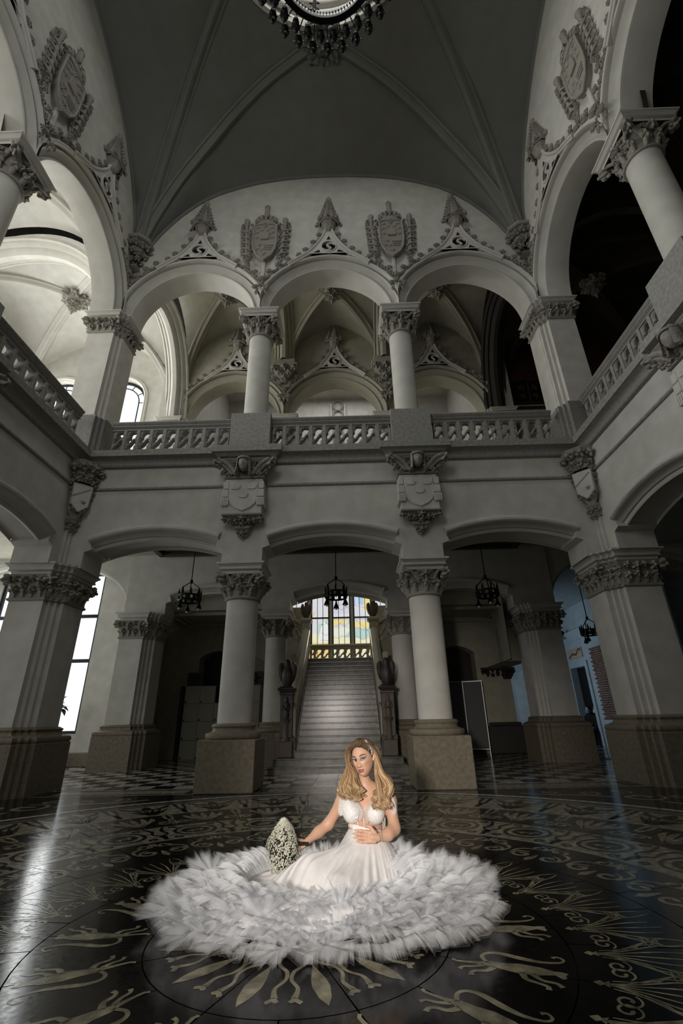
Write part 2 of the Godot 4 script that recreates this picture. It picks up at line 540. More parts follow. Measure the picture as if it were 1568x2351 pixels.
# leafy capital that follows any plan (piers, brackets); y = 0 at the neck
func plan_capital(plan: PackedVector2Array, h: float, spread: float, seed_: int, from := 0, upto := 999) -> MB:
	var m := MB.new()
	rng.seed = seed_
	m.stack(plan, [[0.0, -0.02], [0.03, 0.0], [0.035, 0.025], [0.012, 0.045], [0.01, h * 0.45], [spread * 0.4, h * 0.8], [spread * 0.9, h], [0.0, h]], false)
	var p := plan
	if Geometry2D.is_polygon_clockwise(p): p = PackedVector2Array(p); p.reverse()
	for i in p.size():
		if i < from or i >= upto: continue
		var a := p[i]; var b := p[(i + 1) % p.size()]
		var e := b - a
		var nrm := Vector3(e.y, 0, -e.x).normalized()
		var cnt := maxi(1, int(round(e.length() / 0.15)))
		for k in cnt:
			var w := a + e * ((k + 0.5) / cnt)
			var o := Vector3(w.x, 0, w.y)
			m.tube([o + nrm * 0.005 + Vector3(0, 0.05, 0), o + nrm * 0.03 + Vector3(0, h * 0.3, 0), o + nrm * 0.06 + Vector3(0, h * 0.45, 0)], [0.03, 0.04, 0.03], 5)
			m.add(kit.lump[rng.randi() % 3], aim(o + nrm * 0.05 + Vector3(0, h * (0.40 if k % 2 else 0.48), 0), nrm + Vector3(0, 0.1, 0), 0.15, rng.randf() * 6))
			m.add(kit.lump[rng.randi() % 3], aim(o + nrm * (spread * 0.75) + Vector3(0, h * (0.82 if k % 2 else 0.75), 0), nrm + Vector3(0, -0.2, 0), 0.17 if k % 2 == 0 else 0.12, rng.randf() * 6))
		if e.length() > 0.2:
			var d0 := Vector3(a.x, 0, a.y)
			var pa := (a - p[(i + p.size() - 1) % p.size()])
			var nn := (nrm + Vector3(pa.y, 0, -pa.x).normalized()).normalized()
			m.add(kit.lump[i % 3], aim(d0 + nn * (spread * 1.0) + Vector3(0, h * 0.80, 0), nn + Vector3(0, -0.2, 0), 0.21, i))
	return m

# ---------------------------------------------------------------- columns and piers
func lower_column() -> Node3D:
	var t := thing("column", "", "column")
	var m := MB.new()
	m.box(Vector3(0, 0.35, 0), Vector3(0.864, 0.70, 0.864), 0.012)
	part("plinth", m, MT.plinth_stone, t)
	m = MB.new()
	m.lathe([[0.40, 0.70], [0.425, 0.715], [0.435, 0.75], [0.425, 0.785], [0.37, 0.80], [0.35, 0.805], [0.33, 0.83], [0.33, 0.86], [0.345, 0.87], [0.35, 0.89], [0.335, 0.915], [0.29, 0.925]], 40)
	part("base", m, MT.plinth_stone, t)
	m = MB.new()
	m.lathe([[0.272, 0.91], [0.272, 2.89]], 48)
	part("shaft", m, MT.plaster, t)
	var c := round_capital(0.272, 0.40, 0.62, 5)
	for i in c.P.size(): c.P[i].y += 2.88
	part("capital", c, MT.carved, t)
	m = MB.new()
	m.stack(sq(0.423), abacus_rows(3.305, 0.20, 0.0))
	part("abacus", m, MT.plaster, t)
	return t

func upper_column() -> Node3D:
	var t := thing("gallery_column", "", "column")
	var m := MB.new()
	m.box(Vector3(0, 6.265, 0.0), Vector3(0.80, 0.83, 0.80), 0.01)
	part("pedestal", m, MT.rail_stone, t)
	m = MB.new()
	m.lathe([[0.30, 6.67], [0.315, 6.69], [0.30, 6.72], [0.27, 6.73], [0.275, 6.75], [0.25, 6.76]], 40)
	part("base", m, MT.plaster, t)
	m = MB.new()
	m.lathe([[0.252, 6.75], [0.252, 8.95]], 48)
	part("shaft", m, MT.plaster, t)
	var c := round_capital(0.252, 0.42, 0.66, 6)
	for i in c.P.size(): c.P[i].y += 8.93
	part("capital", c, MT.carved, t)
	m = MB.new()
	m.stack(sq(0.465), abacus_rows(9.385, 0.17, 0.0))
	part("abacus", m, MT.plaster, t)
	return t

# plan of a corner pier for the left rear corner; s = -1 mirrors it
func pier_plan(s: float, g: float, upper: bool) -> PackedVector2Array:
	var x1 := -4.65 if not upper else -4.72
	var z1 := -7.57 if not upper else -7.70
	var q := [-5.45, z1, -4.86, z1, -4.86, z1 - 0.10, -4.80, z1 - 0.10, -4.80, z1 - 0.17, -4.73, z1 - 0.17, -4.73, z1 - 0.24, x1, z1 - 0.24, x1, -8.42, -5.45, -8.42]
	var o := PackedVector2Array()
	for k in range(0, q.size(), 2): o.append(Vector2((q[k] + 5.05) * s, q[k + 1] + 8.0))
	if Geometry2D.is_polygon_clockwise(o): o.reverse()
	if g != 0.0: o = MB.inset(o, -g)
	return o

func lower_pier(s: float) -> Node3D:
	var t := thing("pier", "", "pier")
	var pl := pier_plan(s, 0.0, false)
	var m := MB.new()
	m.stack(pl, [[0.17, 0.0], [0.17, 0.69], [0.16, 0.70], [0.155, 0.70]])
	part("plinth", m, MT.plinth_stone, t)
	m = MB.new()
	m.stack(pl, [[0.15, 0.70], [0.165, 0.72], [0.17, 0.75], [0.155, 0.785], [0.09, 0.81], [0.06, 0.83], [0.05, 0.86], [0.06, 0.875], [0.065, 0.895], [0.02, 0.925], [0.0, 0.93]])
	part("base", m, MT.plinth_stone, t)
	m = MB.new()
	m.stack(pl, [[0.0, 0.92], [0.0, 2.90]])
	part("shaft", m, MT.plaster, t)
	var c := plan_capital(pl, 0.43, 0.10, 8)
	for i in c.P.size(): c.P[i].y += 2.88
	part("capital", c, MT.carved, t)
	m = MB.new()
	m.stack(pl, abacus_rows(3.30, 0.21, 0.14))
	part("abacus", m, MT.plaster, t)
	return t

func upper_pier(s: float) -> Node3D:
	var t := thing("gallery_pier", "", "pier")
	var pl := pier_plan(s, 0.0, true)
	var m := MB.new()
	m.stack(pl, [[0.10, 5.84], [0.10, 6.62], [0.115, 6.64], [0.115, 6.67], [0.02, 6.69]])
	part("pedestal", m, MT.rail_stone, t)
	m = MB.new()
	m.stack(pl, [[0.0, 6.68], [0.0, 9.02]])
	part("shaft", m, MT.plaster, t)
	var c := plan_capital(pl, 0.40, 0.09, 9)
	for i in c.P.size(): c.P[i].y += 9.0
	part("capital", c, MT.carved, t)
	m = MB.new()
	m.stack(pl, abacus_rows(9.39, 0.17, 0.13))
	part("abacus", m, MT.plaster, t)
	return t

# ---------------------------------------------------------------- the arcade wall (built in its own axes: x along the wall, face at z = 0 towards +z)
func low_arch(dx: float, dr: float) -> float:
	return 0.65 + sqrt(maxf(0.0, (3.37 + dr) * (3.37 + dr) - dx * dx))

func high_path(r: float, y0: float, n := 28) -> PackedVector2Array:      # slightly pointed half circle, left to right
	var o := PackedVector2Array()
	var e := 0.06
	var am := acos(e / (r + e))
	for k in n + 1:
		var f := float(k) / n
		if f <= 0.5:
			var a := PI - (PI - (PI - am)) * (f * 2.0)
			o.append(Vector2(e + cos(a) * (r + e), y0 + sin(a) * (r + e)))
		else:
			var a := am * (1.0 - (f - 0.5) * 2.0)
			o.append(Vector2(-e + cos(a) * (r + e), y0 + sin(a) * (r + e)))
	return o

func high_y(dx: float, r: float) -> float:
	var e := 0.06
	var rr := r + e
	var x := absf(dx) + e
	return sqrt(maxf(0.0, rr * rr - x * x))

const LUN := [[0.0, 14.55], [0.6, 14.54], [1.27, 14.47], [1.85, 14.36], [2.4, 14.17], [2.98, 13.9], [3.4, 13.58], [3.75, 13.2], [4.02, 12.83], [4.28, 12.4], [4.47, 12.0], [4.60, 11.6], [4.83, 11.2]]
const LUNS := [[0.0, 15.35], [0.9, 15.25], [1.6, 15.05], [2.3, 14.75], [2.95, 14.35], [3.5, 13.85], [3.9, 13.4], [4.25, 12.85], [4.5, 12.3], [4.62, 11.8], [4.83, 11.2]]
const LOWP := [[0.05, -0.66], [0.06, -0.24], [0.035, -0.23], [0.015, -0.20], [0.015, -0.165], [0.04, -0.14], [0.07, -0.135], [0.075, -0.10], [0.10, -0.075], [0.125, -0.03], [0.13, 0.01], [0.14, 0.05], [0.165, 0.075], [0.20, 0.08], [0.225, 0.065], [0.235, 0.04], [0.26, 0.035], [0.275, 0.0]]
const HIGHP := [[0.0, -0.66], [0.0, -0.16], [0.010, -0.13], [0.028, -0.12], [0.042, -0.135], [0.046, -0.165], [0.062, -0.17], [0.075, -0.15], [0.11, -0.13], [0.15, -0.095], [0.185, -0.05], [0.195, -0.035], [0.20, -0.12], [0.245, -0.13], [0.25, -0.01], [0.265, 0.03], [0.29, 0.045], [0.315, 0.035], [0.325, 0.015], [0.345, 0.012], [0.36, 0.0]]

func lower_wall(called: String, bays: Array, x0: float, x1: float, top: float, m_: Material) -> MeshInstance3D:
	var m := MB.new()
	var T := Transform3D()
	var edges := []
	for c in bays: edges.append_array([c - 1.25, c + 1.25])
	var prev := x0
	for k in range(0, edges.size(), 2):
		if edges[k] > prev:
			m.quad(Vector3(prev, 3.48, 0), Vector3(edges[k], 3.48, 0), Vector3(edges[k], top, 0), Vector3(prev, top, 0))
			m.quad(Vector3(edges[k], 3.48, -0.66), Vector3(prev, 3.48, -0.66), Vector3(prev, top, -0.66), Vector3(edges[k], top, -0.66))
		prev = edges[k + 1]
	if x1 > prev:
		m.quad(Vector3(prev, 3.48, 0), Vector3(x1, 3.48, 0), Vector3(x1, top, 0), Vector3(prev, top, 0))
		m.quad(Vector3(x1, 3.48, -0.66), Vector3(prev, 3.48, -0.66), Vector3(prev, top, -0.66), Vector3(x1, top, -0.66))
	for c in bays:
		for s in [-1.0, 1.0]:
			var xa: float = c + s * 1.25; var xb: float = c + s * 1.12
			var ya := low_arch(1.25, 0); var yb := low_arch(1.12, 0); var yo := 0.65 + (yb - 0.65) * 3.64 / 3.37
			var xo: float = c + s * 1.12 * 3.64 / 3.37
			var q := [Vector3(xa, ya, 0), Vector3(xa, top, 0), Vector3(xb, top, 0), Vector3(xo, yo, 0), Vector3(xb, yb, 0)]
			for tr in [[0, 1, 3], [1, 2, 3], [0, 3, 4]]:
				if s > 0: m.tri(q[tr[0]], q[tr[1]], q[tr[2]])
				else: m.tri(q[tr[0]], q[tr[2]], q[tr[1]])
			var bk := Vector3(0, 0, -0.66)
			var f := [Vector3(xa, 3.48, 0), Vector3(xa, ya, 0), Vector3(xb, yb, 0), Vector3(xo, yo, 0)]
			for k in 3:
				if s > 0: m.quad(f[k], f[k + 1], f[k + 1] + bk, f[k] + bk)
				else: m.quad(f[k + 1], f[k], f[k] + bk, f[k + 1] + bk)
		var path := PackedVector2Array()
		var a0 := asin(1.12 / 3.37)
		for k in 25:
			var a := a0 * (1.0 - 2.0 * k / 24.0)
			path.append(Vector2(c - sin(a) * 3.37, 0.65 + cos(a) * 3.37))
		m.sweep(path, LOWP, T, true)
		for k in 24:
			var p := path[k]; var q := path[k + 1]
			var pa := p + (p - Vector2(c, 0.65)).normalized() * 0.27
			var qa := q + (q - Vector2(c, 0.65)).normalized() * 0.27
			var px := clampf(pa.x, c - 1.12, c + 1.12); var qx := clampf(qa.x, c - 1.12, c + 1.12)
			m.quad(Vector3(pa.x, pa.y, 0), Vector3(qa.x, qa.y, 0), Vector3(qx, top, 0), Vector3(px, top, 0))
			m.quad(Vector3(q.x, q.y, -0.66), Vector3(p.x, p.y, -0.66), Vector3(p.x, top, -0.66), Vector3(q.x, top, -0.66))
	return struct(called, m, m_)

func upper_wall(called: String, bays: Array, x0: float, x1: float, tops: Array, m_: Material) -> MeshInstance3D:
	var m := MB.new()
	var n := int((x1 - x0) / 0.045)
	for side in 2:
		var rows := [PackedVector3Array(), PackedVector3Array()]
		for k in n + 1:
			var x := x0 + (x1 - x0) * k / n
			var yb := 9.53
			for c in bays: yb = maxf(yb, 9.55 + high_y(x - c, 1.45 + (0.35 if side == 0 else 0.0)))
			var yt := maxf(yb, table(tops, absf(x)))
			if side == 1: yt = maxf(yb, 12.4)
			rows[0].append(Vector3(x, yb, -0.66 * side)); rows[1].append(Vector3(x, yt, -0.66 * side))
		m.grid(rows, false, false, 0.7, side == 1)
	for c in bays:
		var path := high_path(1.45, 9.55)
		for i in path.size(): path[i].x += c
		var sm := MB.new()
		sm.sweep(path, HIGHP, Transform3D(), false)
		for i in sm.P.size(): sm.P[i].x = clampf(sm.P[i].x, c - 1.611, c + 1.611)
		m.add(sm, Transform3D())
	return struct(called, m, m_)

func cornice(called: String, x0: float, x1: float, cols: Array) -> MeshInstance3D:
	var m := MB.new()
	m.sweep(PackedVector2Array([Vector2(x0, 0), Vector2(x1, 0)]), [[5.0, 0.0], [5.0, 0.025], [5.015, 0.04], [5.04, 0.04], [5.055, 0.025], [5.07, 0.0]], Transform3D(), false)
	m.sweep(PackedVector2Array([Vector2(x0, 0), Vector2(x1, 0)]), [[5.47, 0.0], [5.475, 0.03], [5.49, 0.06], [5.52, 0.075], [5.55, 0.06], [5.565, 0.05], [5.60, 0.06], [5.64, 0.10], [5.66, 0.17], [5.665, 0.19], [5.80, 0.19], [5.81, 0.17], [5.85, 0.03], [5.85, -0.66]], Transform3D(), false)
	for c in cols:
		var p := v2([c - 0.50, -0.05, c - 0.50, 0.09, c + 0.50, 0.09, c + 0.50, -0.05])
		p.reverse()
		var q := PackedVector2Array()
		for w in p: q.append(w)
		m.stack(q, [[-0.02, 5.46], [0.02, 5.475], [0.06, 5.50], [0.075, 5.53], [0.06, 5.56], [0.05, 5.58], [0.09, 5.62], [0.13, 5.655], [0.17, 5.665], [0.17, 5.80], [0.15, 5.815], [0.02, 5.855]])
	return struct(called, m, MT.rail_stone)

func tracery_panel(w: float, h: float) -> MB:       # one pierced panel with two swirling openings
	var m := MB.new()
	var T := Transform3D()
	var hx := w / 2
	var cellA := v2([0, .34, .3, .36, .5, .5, .7, .64, 1, .66, 1, 1, 0, 1])
	var holeA := v2([.12, .44, .09, .56, .13, .66, .24, .69, .22, .79, .30, .89, .46, .95, .66, .955, .90, .93, .93, .86, .90, .78, .80, .755, .82, .70, .68, .67, .52, .60, .36, .48, .24, .42])
	for e in 2:
		var oc := PackedVector2Array(); var hc := PackedVector2Array()
		for q in cellA:
			var u := q if e == 0 else Vector2.ONE - q
			oc.append(Vector2((u.x - 0.5) * w, (u.y - 0.5) * h))
		for q in holeA:
			var u := q if e == 0 else Vector2.ONE - q
			hc.append(Vector2((u.x - 0.5) * w, (u.y - 0.5) * h))
		m.pierced(oc, hc, -0.05, 0.05, T, 0.022)
	return m

func balustrade(width: float, n: int) -> Node3D:      # from x = -width/2 to width/2, z = 0 its middle
	var t := thing("balustrade", "", "balustrade")
	var m := MB.new()
	m.sweep(PackedVector2Array([Vector2(-width / 2, 0), Vector2(width / 2, 0)]), [[6.405, -0.07], [6.405, 0.07], [6.425, 0.075], [6.435, 0.05], [6.455, 0.05], [6.49, 0.095], [6.50, 0.085], [6.52, 0.085], [6.54, 0.115], [6.57, 0.13], [6.595, 0.115], [6.605, 0.0], [6.595, -0.115], [6.57, -0.13], [6.54, -0.115], [6.50, -0.085], [6.455, -0.05], [6.425, -0.075], [6.405, -0.07]], Transform3D(), true)
	part("handrail", m, MT.rail_stone, t)
	m = MB.new()
	m.sweep(PackedVector2Array([Vector2(-width / 2, 0), Vector2(width / 2, 0)]), [[5.845, -0.09], [5.845, 0.09], [5.885, 0.09], [5.90, 0.075], [5.90, -0.075], [5.885, -0.09]], Transform3D(), true)
	part("base_rail", m, MT.rail_stone, t)
	var w := width / n
	var pm := tracery_panel(w - 0.062, 0.51).mesh()
	var pb := MB.new()
	pb.box(Vector3(0, 6.152, 0), Vector3(0.066, 0.514, 0.15), 0.008)
	var post := pb.mesh()
	for k in n:
		var o := part("tracery_panel", pm, MT.rail_stone, t)
		o.position = Vector3(-width / 2 + w * (k + 0.5), 6.152, 0)
		if k > 0:
			o = part("post", post, MT.rail_stone, t)
			o.position.x = -width / 2 + w * k
	return t

# ---------------------------------------------------------------- ornaments of the upper wall
func gable() -> Node3D:        # x = 0 the bay's middle, y as in the hall, z = 0 the wall face
	var t := thing("ogee_gable", "", "gable")
	var m := MB.new()
	var og := [Vector3(-0.98, 11.03, 0), Vector3(-0.72, 11.24, 0), Vector3(-0.46, 11.46, 0), Vector3(-0.25, 11.76, 0), Vector3(-0.11, 12.05, 0), Vector3(-0.045, 12.32, 0)]
	var c := smooth_curve(og, 16)
	var pl := PackedVector2Array(); var pr := PackedVector2Array()
	for p in c: pl.append(Vector2(p.x, p.y))
	for k in c.size(): pr.append(Vector2(-c[c.size() - 1 - k].x, c[c.size() - 1 - k].y))
	var prof := [[-0.055, 0.0], [-0.055, 0.06], [-0.03, 0.075], [-0.01, 0.065], [0.0, 0.09], [0.03, 0.10], [0.05, 0.08], [0.055, 0.0]]
	m.sweep(pl, prof, Transform3D()); m.sweep(pr, prof, Transform3D())
	part("ogee_moulding", m, MT.plaster, t)
	m = MB.new()
	var outer := v2([-0.56, 11.37, 0.56, 11.37, 0.40, 11.50, 0.26, 11.70, 0.13, 11.98, 0.0, 12.20, -0.13, 11.98, -0.26, 11.70, -0.40, 11.50])
	m.pierced(outer, arc2(0, 11.62, 0.185, 0, TAU * 23 / 24, 23), 0.0, 0.07, Transform3D(), 0.02)
	var ring := []
	for k in 25: ring.append(Vector3(cos(TAU * k / 24) * 0.19, 11.62 + sin(TAU * k / 24) * 0.19, 0.07))
	m.tube(ring, [0.022], 6, Vector2.ONE, false)
	m.tube(smooth_curve([Vector3(0.16, 11.68, 0.05), Vector3(0.10, 11.74, 0.05), Vector3(0.0, 11.73, 0.05), Vector3(-0.04, 11.67, 0.05), Vector3(0.0, 11.62, 0.05), Vector3(0.05, 11.57, 0.05), Vector3(0.0, 11.505, 0.05), Vector3(-0.10, 11.50, 0.05), Vector3(-0.16, 11.56, 0.05)], 22), [0.030], 6)
	part("tracery", m, MT.plaster, t)
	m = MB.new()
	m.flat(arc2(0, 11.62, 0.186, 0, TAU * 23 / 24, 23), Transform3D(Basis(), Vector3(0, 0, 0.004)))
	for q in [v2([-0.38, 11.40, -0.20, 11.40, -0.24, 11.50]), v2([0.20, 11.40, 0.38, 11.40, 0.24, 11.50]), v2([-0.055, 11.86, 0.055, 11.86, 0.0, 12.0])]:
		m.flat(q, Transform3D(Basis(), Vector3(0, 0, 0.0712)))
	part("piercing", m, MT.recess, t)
	m = MB.new()
	m.lathe([[0.04, 12.16], [0.11, 12.22], [0.14, 12.28], [0.15, 12.36], [0.185, 12.40], [0.20, 12.45], [0.20, 12.50], [0.0, 12.51]], 8, Vector3(0, 0, 0.03), PI / 8, TAU + PI / 8, 0.95)
	part("canopy", m, MT.carved, t)
	m = MB.new()
	m.lathe([[0.24, 12.44], [0.29, 12.47], [0.25, 12.56], [0.20, 12.72], [0.155, 12.92], [0.115, 13.12], [0.085, 13.28], [0.06, 13.36], [0.085, 13.43], [0.085, 13.50], [0.045, 13.60], [0.0, 13.64]], 8, Vector3(0, 0, 0.0), PI / 8, TAU + PI / 8, 0.95)
	for q in 5:
		var a := PI * q / 4
		for e in [[0.30, 12.48, 0.13], [0.27, 12.58, 0.11], [0.235, 12.69, 0.105], [0.21, 12.80, 0.10], [0.18, 12.92, 0.095], [0.15, 13.05, 0.09], [0.12, 13.18, 0.08], [0.10, 13.30, 0.07]]:
			var d := Vector3(cos(a), 0, sin(a))
			m.add(kit.lump[(q + int(e[1] * 9)) % 3], aim(d * e[0] + Vector3(0, e[1], 0.0), d + Vector3(0, 0.4, 0), e[2], q + e[0] * 20))
	part("spire", m, MT.carved, t)
	var hood := high_path(1.81, 9.55, 40)
	var spots := []
	for k in [5, 7, 9, 11, 13, 15]:
		spots.append([hood[k], (hood[k + 1] - hood[k - 1]).normalized()])
	for k in [6, 9, 12]:
		spots.append([pl[k] + Vector2(-0.03, 0.03), (pl[k + 1] - pl[k - 1]).normalized()])
	for s in spots:
		for e in [1.0, -1.0]:
			var at := Vector3(s[0].x * e, s[0].y, 0.03)
			var tg := Vector3(s[1].x * e, s[1].y, 0)
			var up := Vector3(-s[1].y * e, s[1].x, 0)
			var k: int = absi(int(s[0].x * 37)) % 3
			var b := Basis(tg, up, tg.cross(up)) if e > 0 else Basis(-tg, up, (-tg).cross(up))
			var cm := MB.new()
			cm.add(kit.curl[k], Transform3D(b.scaled_local(Vector3(0.20, 0.17, 0.17)), Vector3.ZERO))
			for w in [[0.10, 0.03, 0.11], [-0.09, 0.02, 0.10], [0.16, 0.0, 0.07], [-0.15, 0.0, 0.07]]: cm.add(kit.lump[(k + int(absf(w[0]) * 50)) % 3], Transform3D(b.rotated(Vector3(0, 0, 1), w[0] * 9).scaled_local(Vector3(w[2], w[2], 0.8 * w[2])), tg * w[0] + up * w[1]))
			var o := part("crocket", cm, MT.carved, t)
			o.position = at
	return t

func coat_of_arms() -> Node3D:
	var t := thing("coat_of_arms", "", "coat of arms")
	var m := MB.new()
	var sh := v2([-0.29, 12.42, -0.30, 11.75, -0.27, 11.50, -0.17, 11.27, 0.0, 11.12, 0.17, 11.27, 0.27, 11.50, 0.30, 11.75, 0.29, 12.42, 0.15, 12.47, 0.0, 12.44, -0.15, 12.47])
	m.slab(sh, 0.0, 0.12, Transform3D(), 0.03)
	part("shield", m, MT.carved, t)
	m = MB.new()
	var rim := []
	for q in sh: rim.append(Vector3(q.x * 0.97, (q.y - 11.8) * 0.97 + 11.8, 0.12))
	rim.append(rim[0])
	m.tube(rim, [0.028], 6)
	m.box(Vector3(0.0, 11.98, 0.14), Vector3(0.20, 0.24, 0.04), 0.01)
	for k in 3: m.box(Vector3(0.10, 11.50 + k * 0.075, 0.13), Vector3(0.22 - 0.03 * (2 - k), 0.035, 0.03), 0.008)
	for q in [[-0.18, 12.3], [0.0, 12.34], [0.18, 12.3], [-0.2, 12.12], [0.2, 12.12], [-0.2, 11.93], [0.19, 11.92], [-0.12, 11.66], [-0.17, 11.52], [0.0, 11.34], [-0.05, 11.5], [0.08, 12.2], [-0.08, 12.2]]:
		m.add(kit.lump[int(absf(q[0]) * 100) % 3], aim(Vector3(q[0], q[1], 0.11), Vector3(0, 0, 1), 0.15, q[1] * 20, 0.55))
	part("charges", m, MT.carved, t)
	m = MB.new()
	var cm := MB.new()
	cm.lathe([[0.23, 12.50], [0.25, 12.53], [0.245, 12.58], [0.22, 12.60], [0.235, 12.64]], 24)
	for k in 7:
		var a := PI * (k + 0.5) / 7
		var d := Vector3(cos(a), 0, sin(a))
		cm.tube(smooth_curve([d * 0.22 + Vector3(0, 12.62, 0), d * 0.29 + Vector3(0, 12.70, 0), d * 0.24 + Vector3(0, 12.80, 0), d * 0.06 + Vector3(0, 12.80, 0)], 8), [0.022, 0.024, 0.022, 0.018], 6)
		for q in [[0.25, 12.66, 0.09], [0.28, 12.72, 0.06], [0.23, 12.81, 0.06]]: cm.add(kit.lump[k % 3], aim(d * q[0] + Vector3(0, q[1], 0), d, q[2], k))
	m.add(cm, Transform3D(Basis(Vector3(1, 0, 0), Vector3(0, 1, 0), Vector3(0, 0, 0.45)), Vector3(0, 0, 0.02)))
	m.lathe([[0.06, 12.78], [0.085, 12.84], [0.07, 12.90], [0.062, 12.94], [0.07, 12.96], [0.06, 12.98], [0.068, 13.02], [0.056, 13.05], [0.064, 13.09], [0.052, 13.16], [0.07, 13.19], [0.04, 13.22], [0.0, 13.23]], 12, Vector3(0, 0, 0.04))
	for q in [Vector3(-0.045, 13.25, 0.04), Vector3(0.045, 13.25, 0.04), Vector3(0, 13.30, 0.04)]: m.add(kit.lump[1], aim(q, Vector3(0, 0, 1), 0.06))
	part("crown", m, MT.carved, t)
	for e in [-1.0, 1.0]:
		m = MB.new()
		m.tube([Vector3(e * 0.43, 11.35, 0.07), Vector3(e * 0.49, 12.45, 0.07)], [0.032, 0.036], 12)
		for y in [11.62, 12.0, 12.35]: m.lathe([[0.034, y - 0.03], [0.05, y - 0.012], [0.05, y + 0.012], [0.034, y + 0.03]], 10, Vector3(e * (0.43 + (y - 11.35) * 0.055), 0, 0.07))
		m.lathe([[0.036, 12.42], [0.055, 12.45], [0.06, 12.49], [0.045, 12.51], [0.07, 12.60], [0.078, 12.66], [0.03, 12.68], [0.0, 12.74]], 10, Vector3(e * 0.49, 0, 0.07))
		part("pillar", m, MT.carved, t)
		m = MB.new()
		for k in 5:
			var y := 11.40 + k * 0.21
			var x: float = e * (0.433 + 0.0115 * k)
			m.tube(smooth_curve([Vector3(x - e * 0.10, y - 0.05, 0.05), Vector3(x - e * 0.03, y - 0.03, 0.11), Vector3(x + e * 0.07, y + 0.03, 0.08), Vector3(x + e * 0.14, y + 0.08, 0.04), Vector3(x + e * 0.13, y + 0.13, 0.06), Vector3(x + e * 0.08, y + 0.12, 0.07)], 12), [0.020], 6, Vector2(1.0, 1.6))
			for q in [[0.12, 0.05, 0.05, 0.07], [-0.11, -0.01, 0.05, 0.09], [-0.09, 0.08, 0.04, 0.08], [0.06, -0.06, 0.04, 0.07]]: m.add(kit.lump[k % 3], aim(Vector3(x + e * q[0], y + q[1], q[2]), Vector3(e * 0.3, 0, 1), q[3], k + q[0] * 30))
		for q in [[0.40, 11.26, 0.12], [0.35, 11.33, 0.09], [0.30, 12.44, 0.12], [0.36, 12.52, 0.09], [0.58, 12.50, 0.12], [0.60, 12.40, 0.10], [0.42, 11.16, 0.09], [0.36, 11.10, 0.08]]: m.add(kit.lump[int(q[0] * 100) % 3], aim(Vector3(e * q[0], q[1], 0.06), Vector3(e * 0.3, 0, 1), q[2], q[1] * 9))
		part("ribbon", m, MT.carved, t)
	m = MB.new()
	m.slab(v2([-0.045, 10.72, -0.03, 10.67, 0.03, 10.67, 0.045, 10.72, 0.045, 11.16, -0.045, 11.16]), 0.0, 0.06, Transform3D(), 0.015)
	part("pendant", m, MT.plaster, t)
	return t

func head(m: MB, at: Vector3, s: float) -> void:      # small carved woman's head with a veil
	var rows := []
	for i in 15:
		var f := i / 14.0
		var y := 0.5 - f
		var row := PackedVector3Array()
		for k in 20:
			var a := TAU * k / 20
			var w := 0.36 * sqrt(maxf(0.0, 1.0 - pow(absf(y) * 2.0, 2.6))) * (1.0 - 0.25 * maxf(0.0, -y * 2.0))
			var p := Vector3(sin(a) * w, y, cos(a) * w * 1.12)
			if cos(a) > 0.3:
				var fr := (cos(a) - 0.3) / 0.7
				var nx := absf(p.x)
				p.z += fr * (0.11 * exp(-nx * nx / 0.004) * exp(-pow((y + 0.08) / 0.10, 2)) - 0.06 * exp(-pow((nx - 0.14) / 0.07, 2)) * exp(-pow((y - 0.04) / 0.05, 2)) + 0.04 * exp(-nx * nx / 0.01) * exp(-pow((y + 0.24) / 0.03, 2)) + 0.04 * exp(-pow((y + 0.42) / 0.06, 2)))
			row.append(at + p * s)
		rows.append(row)
	m.grid(rows, true, false, 0.3, false)
	rows = []
	for i in 8:
		var f := i / 7.0
		var row := PackedVector3Array()
		for k in 17:
			var a := PI * (0.30 + 1.40 * k / 16.0)
			var w := 0.44 - 0.03 * f + 0.10 * f * f + 0.015 * (k % 2)
			var p := Vector3(sin(a) * w, 0.34 - f * 1.0, cos(a) * w + 0.02)
			if i == 0: p = Vector3(sin(a) * 0.30, 0.56, cos(a) * 0.32)
			row.append(at + p * s)
		rows.append(row)
	m.grid(rows, false, false, 0.3, false)
	var band := []
	for k in 13:
		var a := PI * (k / 12.0 - 0.5)
		band.append(at + Vector3(sin(a) * 0.40, 0.33, cos(a) * 0.42) * s)
	m.tube(band, [0.07 * s], 6)

